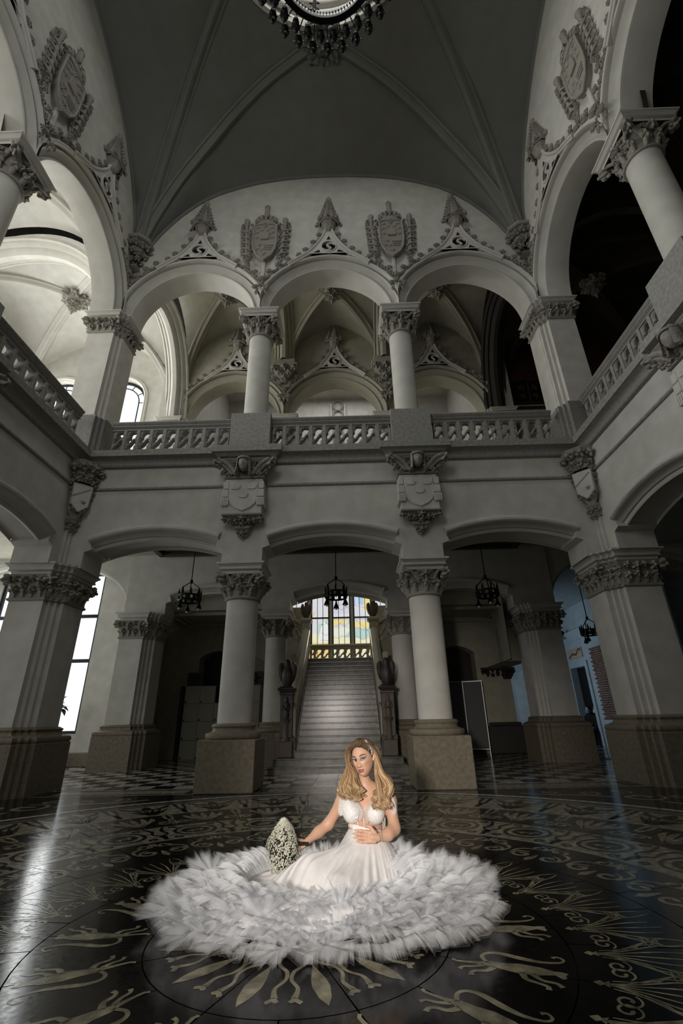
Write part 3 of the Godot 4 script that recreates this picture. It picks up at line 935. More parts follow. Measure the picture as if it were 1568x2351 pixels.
func shield_bracket() -> Node3D:       # between the lower arches: leafy console with a head, shield, small corbel
	var t := thing("shield_bracket", "", "corbel")
	var bp := v2([-0.345, 0.02, -0.345, 0.20, 0.345, 0.20, 0.345, 0.02])
	var m := MB.new()
	m.stack(v2([-0.345, -0.06, 0.345, -0.06, 0.345, 0.22, -0.345, 0.22]), [[0.0, 5.07], [0.03, 5.08], [0.035, 5.10], [0.01, 5.12], [0.015, 5.24], [0.06, 5.36], [0.13, 5.42], [0.0, 5.43]], false)
	for e in [-1.0, 1.0]:
		m.tube(smooth_curve([Vector3(e * 0.15, 5.14, 0.26), Vector3(e * 0.24, 5.27, 0.28), Vector3(e * 0.36, 5.37, 0.32), Vector3(e * 0.47, 5.40, 0.35)], 10), [0.04], 6)
		m.tube(smooth_curve([Vector3(e * 0.22, 5.14, 0.25), Vector3(e * 0.31, 5.25, 0.27), Vector3(e * 0.42, 5.33, 0.31), Vector3(e * 0.50, 5.36, 0.34)], 10), [0.035], 6)
		for q in [[0.50, 5.37, 0.33, 0.21], [0.47, 5.30, 0.30, 0.15], [0.20, 5.38, 0.28, 0.13], [0.40, 5.20, 0.25, 0.13], [0.30, 5.14, 0.25, 0.12], [0.13, 5.14, 0.26, 0.12], [0.16, 5.25, 0.25, 0.12], [0.34, 5.27, 0.26, 0.10]]:
			m.add(kit.lump[int(q[0] * 100) % 3], aim(Vector3(e * q[0], q[1], q[2]), Vector3(e * 0.4, -0.1, 1), q[3], q[0] * 30))
	part("leaf_console", m, MT.carved, t)
	m = MB.new()
	head(m, Vector3(0, 5.30, 0.36), 0.29)
	for e in [-1.0, 1.0]:
		for k in 4: m.add(kit.lump[k % 3], aim(Vector3(e * (0.115 + 0.012 * (k % 2)), 5.25 - 0.045 * k, 0.38), Vector3(e * 0.4, 0, 1), 0.07, k))
	part("carved_head", m, MT.carved, t)
	m = MB.new()
	m.stack(v2([-0.44, -0.06, 0.44, -0.06, 0.44, 0.33, -0.44, 0.33]), [[-0.04, 5.42], [0.0, 5.43], [0.0, 5.455], [0.05, 5.48]])
	part("cap_moulding", m, MT.rail_stone, t)
	m = MB.new()
	m.box(Vector3(0, 4.71, 0.10), Vector3(0.69, 0.72, 0.24), 0.012)
	part("block", m, MT.plaster, t)
	m = MB.new()
	m.slab(v2([-0.27, 4.99, -0.27, 4.66, -0.24, 4.56, -0.15, 4.47, 0.0, 4.40, 0.15, 4.47, 0.24, 4.56, 0.27, 4.66, 0.27, 4.99]), 0.2, 0.25, Transform3D(), 0.014)
	part("shield", m, MT.plaster, t)
	m = MB.new()
	for q in [[-0.15, 4.86], [0.15, 4.86], [0.0, 4.69]]:
		m.slab(v2([q[0] - 0.07, q[1] - 0.02, q[0], q[1] - 0.03, q[0] + 0.07, q[1] - 0.02, q[0] + 0.10, q[1] + 0.045, q[0] + 0.05, q[1] + 0.01, q[0] + 0.035, q[1] + 0.05, q[0], q[1] + 0.012, q[0] - 0.035, q[1] + 0.05, q[0] - 0.05, q[1] + 0.01, q[0] - 0.10, q[1] + 0.045]), 0.245, 0.268, Transform3D(), 0.006)
	part("crowns", m, MT.plaster, t)
	m = MB.new()
	for e in [-1.0, 1.0]:
		for k in 3:
			m.box(Vector3(e * 0.325, 4.93 - k * 0.17, 0.13), Vector3(0.10 + 0.02 * k, 0.155, 0.23 + 0.02 * k), 0.012)
		for k in 3:
			m.box(Vector3(e * (0.29 + 0.035 * k), 4.575, 0.255), Vector3(0.022, 0.14, 0.02), 0.006)
	part("drapery", m, MT.plaster, t)
	m = MB.new()
	m.box(Vector3(0, 4.34, 0.12), Vector3(0.73, 0.04, 0.28), 0.01)
	m.stack(v2([-0.34, -0.06, 0.34, -0.06, 0.34, 0.22, -0.34, 0.22]), [[-0.20, 4.14], [-0.17, 4.18], [-0.06, 4.27], [-0.01, 4.32], [0.0, 4.33]], false)
	m.box(Vector3(0, 4.125, 0.06), Vector3(0.27, 0.04, 0.16), 0.01)
	m.stack(v2([-0.12, -0.06, 0.12, -0.06, 0.12, 0.10, -0.12, 0.10]), [[-0.07, 3.96], [-0.04, 3.99], [0.0, 4.11]], false, true)
	for q in [[-0.32, 4.28, 0.17, 0.15], [0.32, 4.28, 0.17, 0.15], [0.0, 4.28, 0.2, 0.17], [0.0, 4.19, 0.16, 0.13], [-0.12, 4.24, 0.17, 0.13], [0.12, 4.24, 0.17, 0.13], [-0.22, 4.25, 0.18, 0.12], [0.22, 4.25, 0.18, 0.12], [0.0, 4.03, 0.09, 0.13], [-0.08, 4.06, 0.08, 0.1], [0.08, 4.06, 0.08, 0.1], [0.0, 3.97, 0.05, 0.09]]:
		m.add(kit.lump[int(absf(q[0]) * 100) % 3], aim(Vector3(q[0], q[1], q[2]), Vector3(q[0], -0.3, 1), q[3], q[0] * 30))
	part("lower_corbel", m, MT.carved, t)
	return t

func corner_bracket(s: float) -> Node3D:     # left rear corner at s = 1; the corner line is the origin, hall towards (+s, +z)
	var t := thing("corner_bracket", "", "corbel")
	var m := MB.new()
	var pl := func(a: float) -> PackedVector2Array: return v2([-0.05 * s, a, a * 0.55 * s, a, a * s, a * 0.55, a * s, -0.05, -0.05 * s, -0.05])
	m.stack(pl.call(0.30), [[0.0, 5.07], [0.03, 5.09], [0.01, 5.12], [0.02, 5.26], [0.06, 5.36], [0.10, 5.44], [0.12, 5.48]])
	for q in [[0.36, 0.22, 5.36, 0.20], [0.22, 0.36, 5.36, 0.20], [0.30, 0.30, 5.38, 0.17], [0.42, 0.08, 5.33, 0.17], [0.08, 0.42, 5.33, 0.17], [0.30, 0.20, 5.20, 0.15], [0.20, 0.30, 5.20, 0.15], [0.33, 0.06, 5.20, 0.14], [0.06, 0.33, 5.20, 0.14], [0.26, 0.26, 5.12, 0.12], [0.33, 0.14, 5.10, 0.12], [0.14, 0.33, 5.10, 0.12]]:
		m.add(kit.lump[int(q[0] * 100) % 3], aim(Vector3(q[0] * s, q[2], q[1]), Vector3(q[0] * s, -0.02, q[1]), q[3], q[1] * 30))
	part("leaf_console", m, MT.carved, t)
	m = MB.new()
	m.stack(pl.call(0.24), [[-0.10, 4.42], [-0.04, 4.60], [0.0, 5.07]], true, true)
	var d := Vector3(s, 0, 1).normalized()
	var T := Transform3D(Basis(Vector3(d.z, 0, -d.x), Vector3.UP, d), Vector3(0.19 * s, 0, 0.19))
	m.slab(v2([-0.17, 5.04, -0.15, 4.62, 0.0, 4.47, 0.15, 4.62, 0.17, 5.04]), -0.1, 0.05, T, 0.014)
	part("shield", m, MT.plaster, t)
	m = MB.new()
	m.slab(v2([-0.155, 4.78, -0.15, 4.75, 0.13, 4.95, 0.12, 4.98]), 0.04, 0.058, T, 0.004)
	for e in [-1.0, 1.0]:
		for q in [[0.19, 5.05, 0.12], [0.18, 4.92, 0.09], [0.17, 4.82, 0.07], [0.14, 4.60, 0.09], [0.10, 4.53, 0.10], [0.0, 4.48, 0.08]]:
			m.add(kit.lump[int(q[1] * 100) % 3], Transform3D(T.basis.scaled_local(Vector3.ONE * q[2] * 1.1), T * Vector3(e * q[0], q[1], 0.0)))
	m.add(kit.lump[0], Transform3D(T.basis.scaled_local(Vector3(0.1, 0.1, 0.06)), T * Vector3(0.05, 4.68, 0.045)))
	m.stack(pl.call(0.16), [[-0.06, 4.14], [-0.03, 4.20], [0.0, 4.36], [0.02, 4.38], [0.02, 4.42]], true, true)
	for q in [[0.12, 0.12, 4.30, 0.13], [0.15, 0.03, 4.30, 0.11], [0.03, 0.15, 4.30, 0.11], [0.10, 0.10, 4.20, 0.10], [0.12, 0.02, 4.20, 0.09], [0.02, 0.12, 4.20, 0.09]]:
		m.add(kit.lump[int(q[2] * 100) % 3], aim(Vector3(q[0] * s, q[2], q[1]), Vector3(q[0] * s, -0.02, q[1]), q[3], q[1] * 30))
	part("scroll_frame", m, MT.carved, t)
	return t

func vault_corbel(s: float) -> Node3D:      # where the ribs spring in the corner
	var t := thing("vault_corbel", "", "corbel")
	var m := MB.new()
	var pl := func(a: float) -> PackedVector2Array: return v2([-0.05 * s, a, a * 0.6 * s, a, a * s, a * 0.6, a * s, -0.05, -0.05 * s, -0.05])
	m.stack(pl.call(0.40), [[0.02, 11.72], [0.05, 11.75], [0.05, 11.80], [0.0, 11.84], [-0.02, 11.86]], true, true)
	part("abacus", m, MT.carved, t)
	m = MB.new()
	m.stack(pl.call(0.34), [[-0.30, 10.95], [-0.24, 11.05], [-0.12, 11.35], [-0.04, 11.60], [0.0, 11.72]], false, true)
	for q in [[0.36, 0.16, 11.62, 0.20], [0.16, 0.36, 11.62, 0.20], [0.28, 0.28, 11.60, 0.20], [0.38, 0.02, 11.6, 0.17], [0.02, 0.38, 11.6, 0.17], [0.22, 0.22, 11.42, 0.19], [0.30, 0.08, 11.42, 0.17], [0.08, 0.30, 11.42, 0.17], [0.18, 0.18, 11.25, 0.17], [0.22, 0.04, 11.22, 0.15], [0.04, 0.22, 11.22, 0.15], [0.12, 0.12, 11.08, 0.17], [0.09, 0.09, 10.98, 0.12]]:
		m.add(kit.lump[int(q[0] * 100) % 3], aim(Vector3(q[0] * s, q[2], q[1]), Vector3(q[0] * s, -0.05, q[1]), q[3], q[1] * 30))
	part("leaf_carving", m, MT.carved, t)
	return t

# ---------------------------------------------------------------- vaults
const RIBP := [[-0.17, -0.10], [-0.17, 0.02], [-0.135, 0.05], [-0.105, 0.03], [-0.075, 0.06], [-0.045, 0.12], [0.0, 0.15], [0.045, 0.12], [0.075, 0.06], [0.105, 0.03], [0.135, 0.05], [0.17, 0.02], [0.17, -0.10]]

func rib(m: MB, path: Array, side: Vector3, prof := RIBP, sc := 1.0) -> void:      # prof rows: [sideways, into the room]
	var rows := []
	var n := path.size()
	for i in n:
		var d: Vector3 = (path[mini(i + 1, n - 1)] - path[maxi(i - 1, 0)]).normalized()
		var nn := side.cross(d).normalized()
		if nn.y > 0.0 and absf(nn.y) > 0.05: nn = -nn
		var row := PackedVector3Array()
		for q in prof: row.append(path[i] + side * (q[0] * sc) + nn * (q[1] * sc))
		rows.append(row)
	m.grid(rows, false, false, 0.8, false)

const RIBF := [[0.0, 0.0], [0.03, 0.09], [0.07, 0.2], [0.14, 0.35], [0.21, 0.47], [0.30, 0.585], [0.39, 0.69], [0.47, 0.785], [0.55, 0.86], [0.63, 0.92], [0.72, 0.965], [0.85, 0.99], [1.0, 1.0]]
const HV_TOP := 15.72

func rib_path(k: Vector3, b: Vector3, n := 30) -> Array:
	var o := []
	for i in n + 1:
		var f := float(i) / n
		var p := k.lerp(b, f)
		p.y = lerpf(k.y, b.y, table(RIBF, f))
		o.append(p)
	return o

func hall_vault() -> void:
	var m := MB.new()
	var rm := MB.new()
	var R := 2.2
	for sx in [-1.0, 1.0]:
		for sz in [-1.0, 1.0]:
			var w := func(p: Vector3) -> Vector3: return Vector3(p.x * sx, p.y, ZC + p.z * sz)
			var k := Vector3(4.66, 11.75, 4.66)
			var pa := rib_path(k, Vector3(0, HV_TOP, 2.47))
			var pb := rib_path(k, Vector3(1.95, HV_TOP, 1.30))
			var n := 30
			var la := []; var lb := []
			for i in n + 1:
				var f := float(i) / n
				var x := 4.72 * cos(f * PI / 2)
				la.append(Vector3(x, table(LUN, x), HW))
				lb.append(Vector3(HW, table(LUNS, x), x))
			var pc := []
			for i in n + 1:
				var f := float(i) / n
				if f < 0.8: pc.append(pb[int(f / 0.8 * n)])
				else: pc.append(Vector3(1.95, HV_TOP, 1.30).lerp(Vector3(2.4, HV_TOP, 0.0), (f - 0.8) / 0.2))
			var strips := [[la, pa], [pa, pb], [lb, pc]]
			for si in 3:
				var s: Array = strips[si]
				var rows := []
				for i in n + 1:
					var row := PackedVector3Array()
					for j in 9: row.append(w.call(s[0][i].lerp(s[1][i], j / 8.0)))
					rows.append(row)
				var fl: bool = (sx * sz > 0)
				if si == 2: fl = not fl
				if si == 1: fl = not fl
				m.grid(rows, false, false, 0.2, fl)
			# crown strips out to the round opening
			var edge := [Vector3(0, HV_TOP, 2.47), Vector3(1.95, HV_TOP, 1.30), Vector3(2.4, HV_TOP, 0)]
			var e0 := PackedVector3Array(); var e1 := PackedVector3Array()
			for i in 17:
				var f := i / 16.0
				var a := f * PI / 2
				var q: Vector3
				if f < 0.62: q = edge[0].lerp(edge[1], f / 0.62)
				else: q = edge[1].lerp(edge[2], (f - 0.62) / 0.38)
				e0.append(w.call(q)); e1.append(w.call(Vector3(sin(a) * R, HV_TOP + 0.04, cos(a) * R)))
			m.grid([e0, e1], false, false, 0.2, sx * sz > 0)
			var ra := []; var rb := []
			for q in pa: ra.append(w.call(q))
			for q in pb: rb.append(w.call(q))
			rib(rm, ra, (Vector3(ra[30].x - ra[0].x, 0, ra[30].z - ra[0].z)).normalized().cross(Vector3.UP))
			rib(rm, rb, (Vector3(rb[30].x - rb[0].x, 0, rb[30].z - rb[0].z)).normalized().cross(Vector3.UP))
			var wa := []; var wb := []
			for q in la: wa.append(w.call(q))
			for q in lb: wb.append(w.call(q))
			rib(rm, wa, Vector3(0, 0, 1), [[-0.03, -0.05], [-0.03, 0.03], [0.0, 0.055], [0.03, 0.055], [0.05, 0.03], [0.05, -0.05]])
			rib(rm, wb, Vector3(1, 0, 0), [[-0.05, -0.05], [-0.05, 0.03], [0.0, 0.055], [0.03, 0.055], [0.05, 0.03], [0.05, -0.05]])
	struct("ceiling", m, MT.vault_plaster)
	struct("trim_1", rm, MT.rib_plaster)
	# stepped ring of the skylight and its glass
	var rg := MB.new()
	var prof := []
	var r := R
	var y := HV_TOP
	prof.append([r + 0.14, y + 0.02]); prof.append([r + 0.12, y - 0.08]); prof.append([r + 0.02, y - 0.10])
	for k in 7:
		prof.append([r - 0.01, y - 0.02]); prof.append([r - 0.05, y + 0.03]); prof.append([r - 0.03, y + 0.12]); prof.append([r - 0.09, y + 0.15]); prof.append([r - 0.12, y + 0.13])
		r -= 0.13; y += 0.16
	prof.append([r, y + 0.3])
	rg.lathe(prof, 64, Vector3(0, 0, ZC), 0.0, TAU, 0.6)
	for i in rg.N.size(): rg.N[i] = -rg.N[i]
	for i in range(0, rg.P.size(), 3):
		var q := rg.P[i + 1]; rg.P[i + 1] = rg.P[i + 2]; rg.P[i + 2] = q
		var nn := rg.N[i + 1]; rg.N[i + 1] = rg.N[i + 2]; rg.N[i + 2] = nn
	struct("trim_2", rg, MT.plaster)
	var t := thing("skylight", "round skylight with radial bars at the top of the dark vault, above the big ring chandelier", "skylight")
	var g := MB.new()
	for k in 32:
		var a := TAU * k / 32; var b := TAU * (k + 1) / 32
		g.tri(Vector3(0, y + 0.2, ZC), Vector3(cos(b) * (r + 0.05), y + 0.2, ZC + sin(b) * (r + 0.05)), Vector3(cos(a) * (r + 0.05), y + 0.2, ZC + sin(a) * (r + 0.05)))
	for i in g.P.size(): g.N[i] = Vector3.DOWN
	part("glass", g, MT.day_glass_dim, t)
	for k in 8:
		var b := MB.new()
		var a := TAU * k / 8
		b.tube([Vector3(0, y + 0.17, ZC), Vector3(cos(a) * r, y + 0.17, ZC + sin(a) * r)], [0.025], 6)
		part("glazing_bar", b, MT.iron, t)
	# carved bosses where the ribs meet
	for q in [[0.0, ZC - 2.47, "carved boss where two vault ribs meet behind the big ring chandelier"]]:
		var bt := thing("vault_boss", q[2], "boss", Vector3(q[0], HV_TOP, q[1]))
		var bm := MB.new()
		bm.lathe([[0.0, -0.34], [0.10, -0.30], [0.22, -0.18], [0.34, -0.10], [0.36, 0.0]], 16)
		part("core", bm, MT.vault_plaster, bt)
		bm = MB.new()
		for k in 8:
			var a := TAU * k / 8
			bm.add(kit.lump[k % 3], aim(Vector3(cos(a) * 0.36, -0.12, sin(a) * 0.36), Vector3(cos(a), -0.8, sin(a)), 0.34, k))
		bm.add(kit.lump[0], aim(Vector3(0, -0.28, 0), Vector3.DOWN, 0.34, 0))
		part("leaves", bm, MT.vault_plaster, bt)

func bay_curve(f: float) -> float:       # 0..1 across: pointed barrel
	var x := absf(f - 0.5) * 2.0
	return sqrt(maxf(0.0, 1.0 - pow(x, 2.1)))

func groin(called: String, x0: float, x1: float, z0: float, z1: float, ys: float, rx: float, m_: Material, boss_label := "", rib_group := "") -> void:
	var m := MB.new()
	var n := 24
	var rows := []
	for i in n + 1:
		var row := PackedVector3Array()
		for j in n + 1:
			var h := maxf(bay_curve(float(i) / n), bay_curve(float(j) / n))
			row.append(Vector3(lerpf(x0, x1, float(i) / n), ys + rx * h, lerpf(z0, z1, float(j) / n)))
		rows.append(row)
	m.grid(rows, false, false, 0.9, (x1 - x0) * (z1 - z0) < 0.0)
	struct(called, m, m_)
	var rm := MB.new()
	for s in 2:
		var p := []
		for k in 33:
			var f := k / 32.0
			p.append(Vector3(lerpf(x0, x1, f), ys + rx * bay_curve(f) - 0.01, lerpf(z0, z1, f if s == 0 else 1.0 - f)))
		rib(rm, p, Vector3(p[32].x - p[0].x, 0, p[32].z - p[0].z).normalized().cross(Vector3.UP), RIBP, 0.75)
	var o := part("ribs", rm, m_, get_node(NodePath(String(get_child(get_child_count() - 1).name))))
	if boss_label:
		var t := thing("ceiling_boss", boss_label, "boss", Vector3((x0 + x1) / 2, ys + rx, (z0 + z1) / 2), 0, "")
		var bm := MB.new()
		bm.lathe([[0.0, -0.75], [0.03, -0.72], [0.05, -0.55], [0.10, -0.42], [0.13, -0.30], [0.26, -0.22], [0.28, -0.05], [0.28, 0.05]], 12)
		part("drop", bm, MT.carved, t)
		bm = MB.new()
		for k in 6:
			var a := TAU * k / 6
			bm.add(kit.lump[k % 3], aim(Vector3(cos(a) * 0.28, -0.12, sin(a) * 0.28), Vector3(cos(a), -0.3, sin(a)), 0.30, k))
			bm.add(kit.lump[(k + 1) % 3], aim(Vector3(cos(a) * 0.14, -0.34, sin(a) * 0.14), Vector3(cos(a), -0.6, sin(a)), 0.2, k))
			bm.add(kit.lump[(k + 2) % 3], aim(Vector3(cos(a + 0.5) * 0.07, -0.52, sin(a + 0.5) * 0.07), Vector3(cos(a), -0.6, sin(a)), 0.14, k))
		part("leaves", bm, MT.carved, t)

const TRANSP := [[-0.36, -0.05], [-0.36, 0.04], [-0.32, 0.07], [-0.28, 0.03], [-0.25, 0.10], [-0.20, 0.15], [-0.15, 0.12], [-0.13, 0.20], [-0.06, 0.27], [0.06, 0.27], [0.13, 0.20], [0.15, 0.12], [0.20, 0.15], [0.25, 0.10], [0.28, 0.03], [0.32, 0.07], [0.36, 0.04], [0.36, -0.05]]

func transverse(called: String, a: Vector3, b: Vector3, rise: float, m_: Material) -> void:      # thick moulded arch from a to b
	var p := []
	for k in 33:
		var f := k / 32.0
		var q := a.lerp(b, f)
		q.y += rise * bay_curve(f)
		p.append(q)
	var m := MB.new()
	rib(m, p, (b - a).normalized().cross(Vector3.UP), TRANSP)
	struct(called, m, m_)

# flat wall panel with an opening; poly hole runs left to right over the top (round-headed or square); in local x,y with z = 0 the face
func wall_with_opening(m: MB, x0: float, x1: float, y0: float, y1: float, hole: PackedVector2Array, depth: float, t: Transform3D) -> void:
	var hx0 := hole[0].x; var hx1 := hole[hole.size() - 1].x
	var hy := hole[0].y
	for z in [0.0, -depth]:
		var q := func(a: float, b: float, c: float, d: float) -> void:
			if c - a < 1e-4 or d - b < 1e-4: return
			var pts := [t * Vector3(a, b, z), t * Vector3(c, b, z), t * Vector3(c, d, z), t * Vector3(a, d, z)]
			if z == 0.0: m.quad(pts[0], pts[1], pts[2], pts[3])
			else: m.quad(pts[1], pts[0], pts[3], pts[2])
		q.call(x0, y0, hx0, y1); q.call(hx1, y0, x1, y1); q.call(hx0, y0, hx1, hy)
		for k in hole.size() - 1:
			var a := hole[k]; var b := hole[k + 1]
			if b.x - a.x < 1e-5: continue
			var pts := [t * Vector3(a.x, a.y, z), t * Vector3(b.x, b.y, z), t * Vector3(b.x, y1, z), t * Vector3(a.x, y1, z)]
			if z == 0.0: m.quad(pts[0], pts[1], pts[2], pts[3])
			else: m.quad(pts[1], pts[0], pts[3], pts[2])
	var rows := [PackedVector3Array(), PackedVector3Array()]
	for h in hole:
		rows[0].append(t * Vector3(h.x, h.y, 0)); rows[1].append(t * Vector3(h.x, h.y, -depth))
	rows[0].append(rows[0][0]); rows[1].append(rows[1][0])
	m.grid(rows, false, false, 0.8, true)

func round_head(cx: float, y0: float, ys: float, r: float, ry := -1.0, n := 20) -> PackedVector2Array:
	var o := PackedVector2Array([Vector2(cx - r, y0)])
	if ry < 0: ry = r
	for k in n + 1:
		var a := PI - PI * k / n
		o.append(Vector2(cx + cos(a) * r, ys + sin(a) * ry))
	o.append(Vector2(cx + r, y0))
	return o

func seg_head(cx: float, y0: float, ys: float, r: float, rise: float) -> PackedVector2Array:
	var o := PackedVector2Array([Vector2(cx - r, y0)])
	for k in 17:
		var f := k / 8.0 - 1.0
		o.append(Vector2(cx + f * r, ys + rise * (1.0 - f * f)))
	o.append(Vector2(cx + r, y0))
	return o

# ---------------------------------------------------------------- the building
const XA := 10.6       # outer walls of the side aisles
const Z2 := -11.77     # face of the second arcade

func clone_struct(src: MeshInstance3D, called: String, at: Vector3, turn: float) -> MeshInstance3D:
	var o := MeshInstance3D.new()
	o.name = numbered(called)
	o.mesh = src.mesh
	for s in o.mesh.get_surface_count(): o.set_surface_override_material(s, src.get_surface_override_material(s))
	add_child(o)
	o.position = at; o.rotation.y = turn
	o.set_meta("kind", "structure")
	return o

func hall_walls() -> void:
	var B := Vector3(0, 0, ZC - HW); var L := Vector3(-HW, 0, ZC); var R := Vector3(HW, 0, ZC)
	var bays := [-BAY, 0.0, BAY]
	var w := lower_wall("wall_back", bays, -HW, HW, 5.60, MT.plaster)
	w.position = B
	clone_struct(w, "wall_left", L, PI / 2)
	clone_struct(w, "wall_right", R, -PI / 2)
	clone_struct(w, "wall_rear_aisle", Vector3(0, 0, Z2), 0.0)
	w = upper_wall("wall_back_upper", bays, -HW, HW, LUN, MT.plaster)
	w.position = B
	w = upper_wall("wall_left_upper", bays, -HW, HW, LUNS, MT.plaster)
	w.position = L; w.rotation.y = PI / 2
	clone_struct(w, "wall_right_upper", R, -PI / 2)
	w = upper_wall("wall_rear_gallery", bays, -HW, HW, [[0.0, 13.4], [5.0, 13.4]], MT.warm_plaster)
	w.position = Vector3(0, 0, Z2)
	# wall between the two storeys behind the cornice
	var c := cornice("trim_3", -HW, HW, [-1.61, 1.61])
	c.position = B
	clone_struct(c, "trim_4", L, PI / 2)
	clone_struct(c, "trim_5", R, -PI / 2)
	# front of the hall, behind the camera
	var m := MB.new()
	m.box(Vector3(0, 8.0, 2.3), Vector3(22.0, 16.0, 0.4))
	struct("wall_front", m, MT.plaster)
	day_window("window_7", Transform3D(Basis(Vector3.UP, PI), Vector3(-3.0, 0, 2.08)), PackedVector2Array([Vector2(-1.5, 6.6), Vector2(1.5, 6.6), Vector2(1.5, 10.6), Vector2(-1.5, 10.6)]), MT.day_glass, [-0.5, 0.5], [8.0, 9.4], 0.08)
	day_window("window_8", Transform3D(Basis(Vector3(1, 0, 0), Vector3(0, 0, 1), Vector3(0, -1, 0)), Vector3(0, 13.9, -14.5)), PackedVector2Array([Vector2(-2, -1.2), Vector2(2, -1.2), Vector2(2, 1.2), Vector2(-2, 1.2)]), MT.day_glass, [0.0], [0.0], 0.08)
	# galleries' floors, which are the aisles' ceilings
	m = MB.new()
	m.box(Vector3(-7.9, 5.45, -4.9), Vector3(5.5, 0.7, 14.6))
	m.box(Vector3(7.9, 5.45, -4.9), Vector3(5.5, 0.7, 14.6))
	m.box(Vector3(0, 5.45, -10.1), Vector3(11.0, 0.7, 3.4))
	struct("ceiling_aisles", m, MT.warm_plaster)
	m = MB.new()
	for k in 3:
		var x := -BAY + k * BAY
		for fr in [[2.9, 2.9, 0.16, 0.12], [2.3, 2.3, 0.10, 0.07]]:
			for e in [-1.0, 1.0]:
				m.box(Vector3(x + e * fr[0] / 2, 5.10 - fr[3] / 2, -10.1), Vector3(fr[2], fr[3], fr[1] + fr[2]), 0.02)
				m.box(Vector3(x, 5.10 - fr[3] / 2, -10.1 + e * fr[1] / 2), Vector3(fr[0], fr[3], fr[2]), 0.02)
		for i in 5:
			for j in 5:
				m.add(kit.lump[(i + j) % 3], aim(Vector3(x + (i - 2) * 0.42, 5.09, -10.1 + (j - 2) * 0.42), Vector3.DOWN, 0.3, i, 0.5))
	struct("ceiling_coffers", m, MT.dark_stone)

func columns_and_piers() -> void:
	var col := lower_column()
	col.position = Vector3(-1.61, 0, ZC - HW - 0.33)
	tag(col, "front-row round white column on a tall square plinth, left of the stairs", "column")
	dup(col, "front-row round white column on a tall square plinth, right of the stairs and bride", Vector3(1.61, 0, ZC - HW - 0.33))
	dup(col, "shaded round column in the second row beside the left newel of the stairs", Vector3(-1.61, 0, -12.1))
	dup(col, "shaded round column in the second row beside the right newel of the stairs", Vector3(1.61, 0, -12.1))
	for q in [[-1.0, "left"], [1.0, "right"]]:
		for k in 2:
			dup(col, "round column of the %s lower arcade, %s" % [q[1], ["just outside the picture", "beside the camera"][k]], Vector3(q[0] * (HW + 0.33), 0, ZC - 1.61 + 3.22 * k), 0.0, "side columns of the lower arcade")
	col = upper_column()
	col.position = Vector3(-1.61, 0, ZC - HW - 0.33)
	tag(col, "round white gallery column with leafy capital above the left head bracket of the back wall", "column")
	dup(col, "round white gallery column with leafy capital above the right head bracket of the back wall", Vector3(1.61, 0, ZC - HW - 0.33))
	dup(col, "big round gallery column at the left edge of the picture, under the bright gallery vault", Vector3(-HW - 0.33, 0, ZC - 1.61), PI / 2)
	dup(col, "big round gallery column at the right edge of the picture, against the dark gallery", Vector3(HW + 0.33, 0, ZC - 1.61), -PI / 2)
	dup(col, "gallery column of the left wall nearest the camera", Vector3(-HW - 0.33, 0, ZC + 1.61), PI / 2)
	dup(col, "gallery column of the right wall nearest the camera", Vector3(HW + 0.33, 0, ZC + 1.61), -PI / 2)
	for x in [-1.61, 1.61]:
		dup(col, "dim column of the second gallery arcade behind the %s gallery column" % ("left" if x < 0 else "right"), Vector3(x, 0, Z2 - 0.33))
	for s in [1.0, -1.0]:
		var side: String = "left" if s > 0 else "right"
		var p := lower_pier(s)
		p.position = Vector3(-5.05 * s, 0, -8.0)
		tag(p, "massive stepped corner pier with leafy capital at the %s of the hall, lower storey" % side, "pier")
		dup(p, "stepped pier of the second row behind the %s corner pier, %s" % [side, "beside the tall bright window" if s > 0 else "beside the blue-lit room"], Vector3(-5.05 * s, 0, -12.03))
		p = upper_pier(s)
		p.position = Vector3(-5.05 * s, 0, -8.0)
		tag(p, "%s stepped corner pier of the upper gallery with leafy capital" % ("brightly lit left" if s > 0 else "right"), "pier")
		var q := dup(p, "far %s gallery pier whose leafy capital shows just above the back handrail" % side, Vector3(-5.05 * s, 0, -12.03))
	# corner blocks of wall above the piers
	for s in [1.0, -1.0]:
		for z in [0.0, -4.01]:
			var m := MB.new()
			m.box(Vector3(-5.18 * s, 4.52, -8.09 + z), Vector3(0.70, 2.1, 0.66))
			m.box(Vector3(-5.18 * s, 11.2, -8.11 + z), Vector3(0.70, 3.4, 0.70))
			if z == 0.0:
				# the stepped fillets that run up the corner of the hall
				m.box(Vector3(-4.80 * s, 3.85, -7.73), Vector3(0.12, 0.75, 0.06)); m.box(Vector3(-4.81 * s, 3.85, -7.70), Vector3(0.06, 0.75, 0.12))
			struct("wall_corner", m, MT.plaster)

func balustrades() -> void:
	var zb := ZC - HW - 0.13
	var b := balustrade(2.42, 9)
	b.position = Vector3(0, 0, zb)
	tag(b, "pierced stone balustrade of the gallery in the middle bay of the back wall", "balustrade")
	dup(b, "pierced stone balustrade of the gallery in the left bay of the back wall", Vector3(-3.25, 0, zb), 0.0)
	dup(b, "pierced stone balustrade of the gallery in the right bay of the back wall", Vector3(3.25, 0, zb), 0.0)
	for q in [[-1.0, "left"], [1.0, "right"]]:
		var xb: float = q[0] * (HW + 0.13)
		var t: float = -q[0] * PI / 2
		dup(b, "pierced stone balustrade of the %s gallery, far bay by the corner pier" % q[1], Vector3(xb, 0, ZC - 3.25), t)
		dup(b, "pierced stone balustrade of the %s gallery, middle bay beside the big column" % q[1], Vector3(xb, 0, ZC), t)

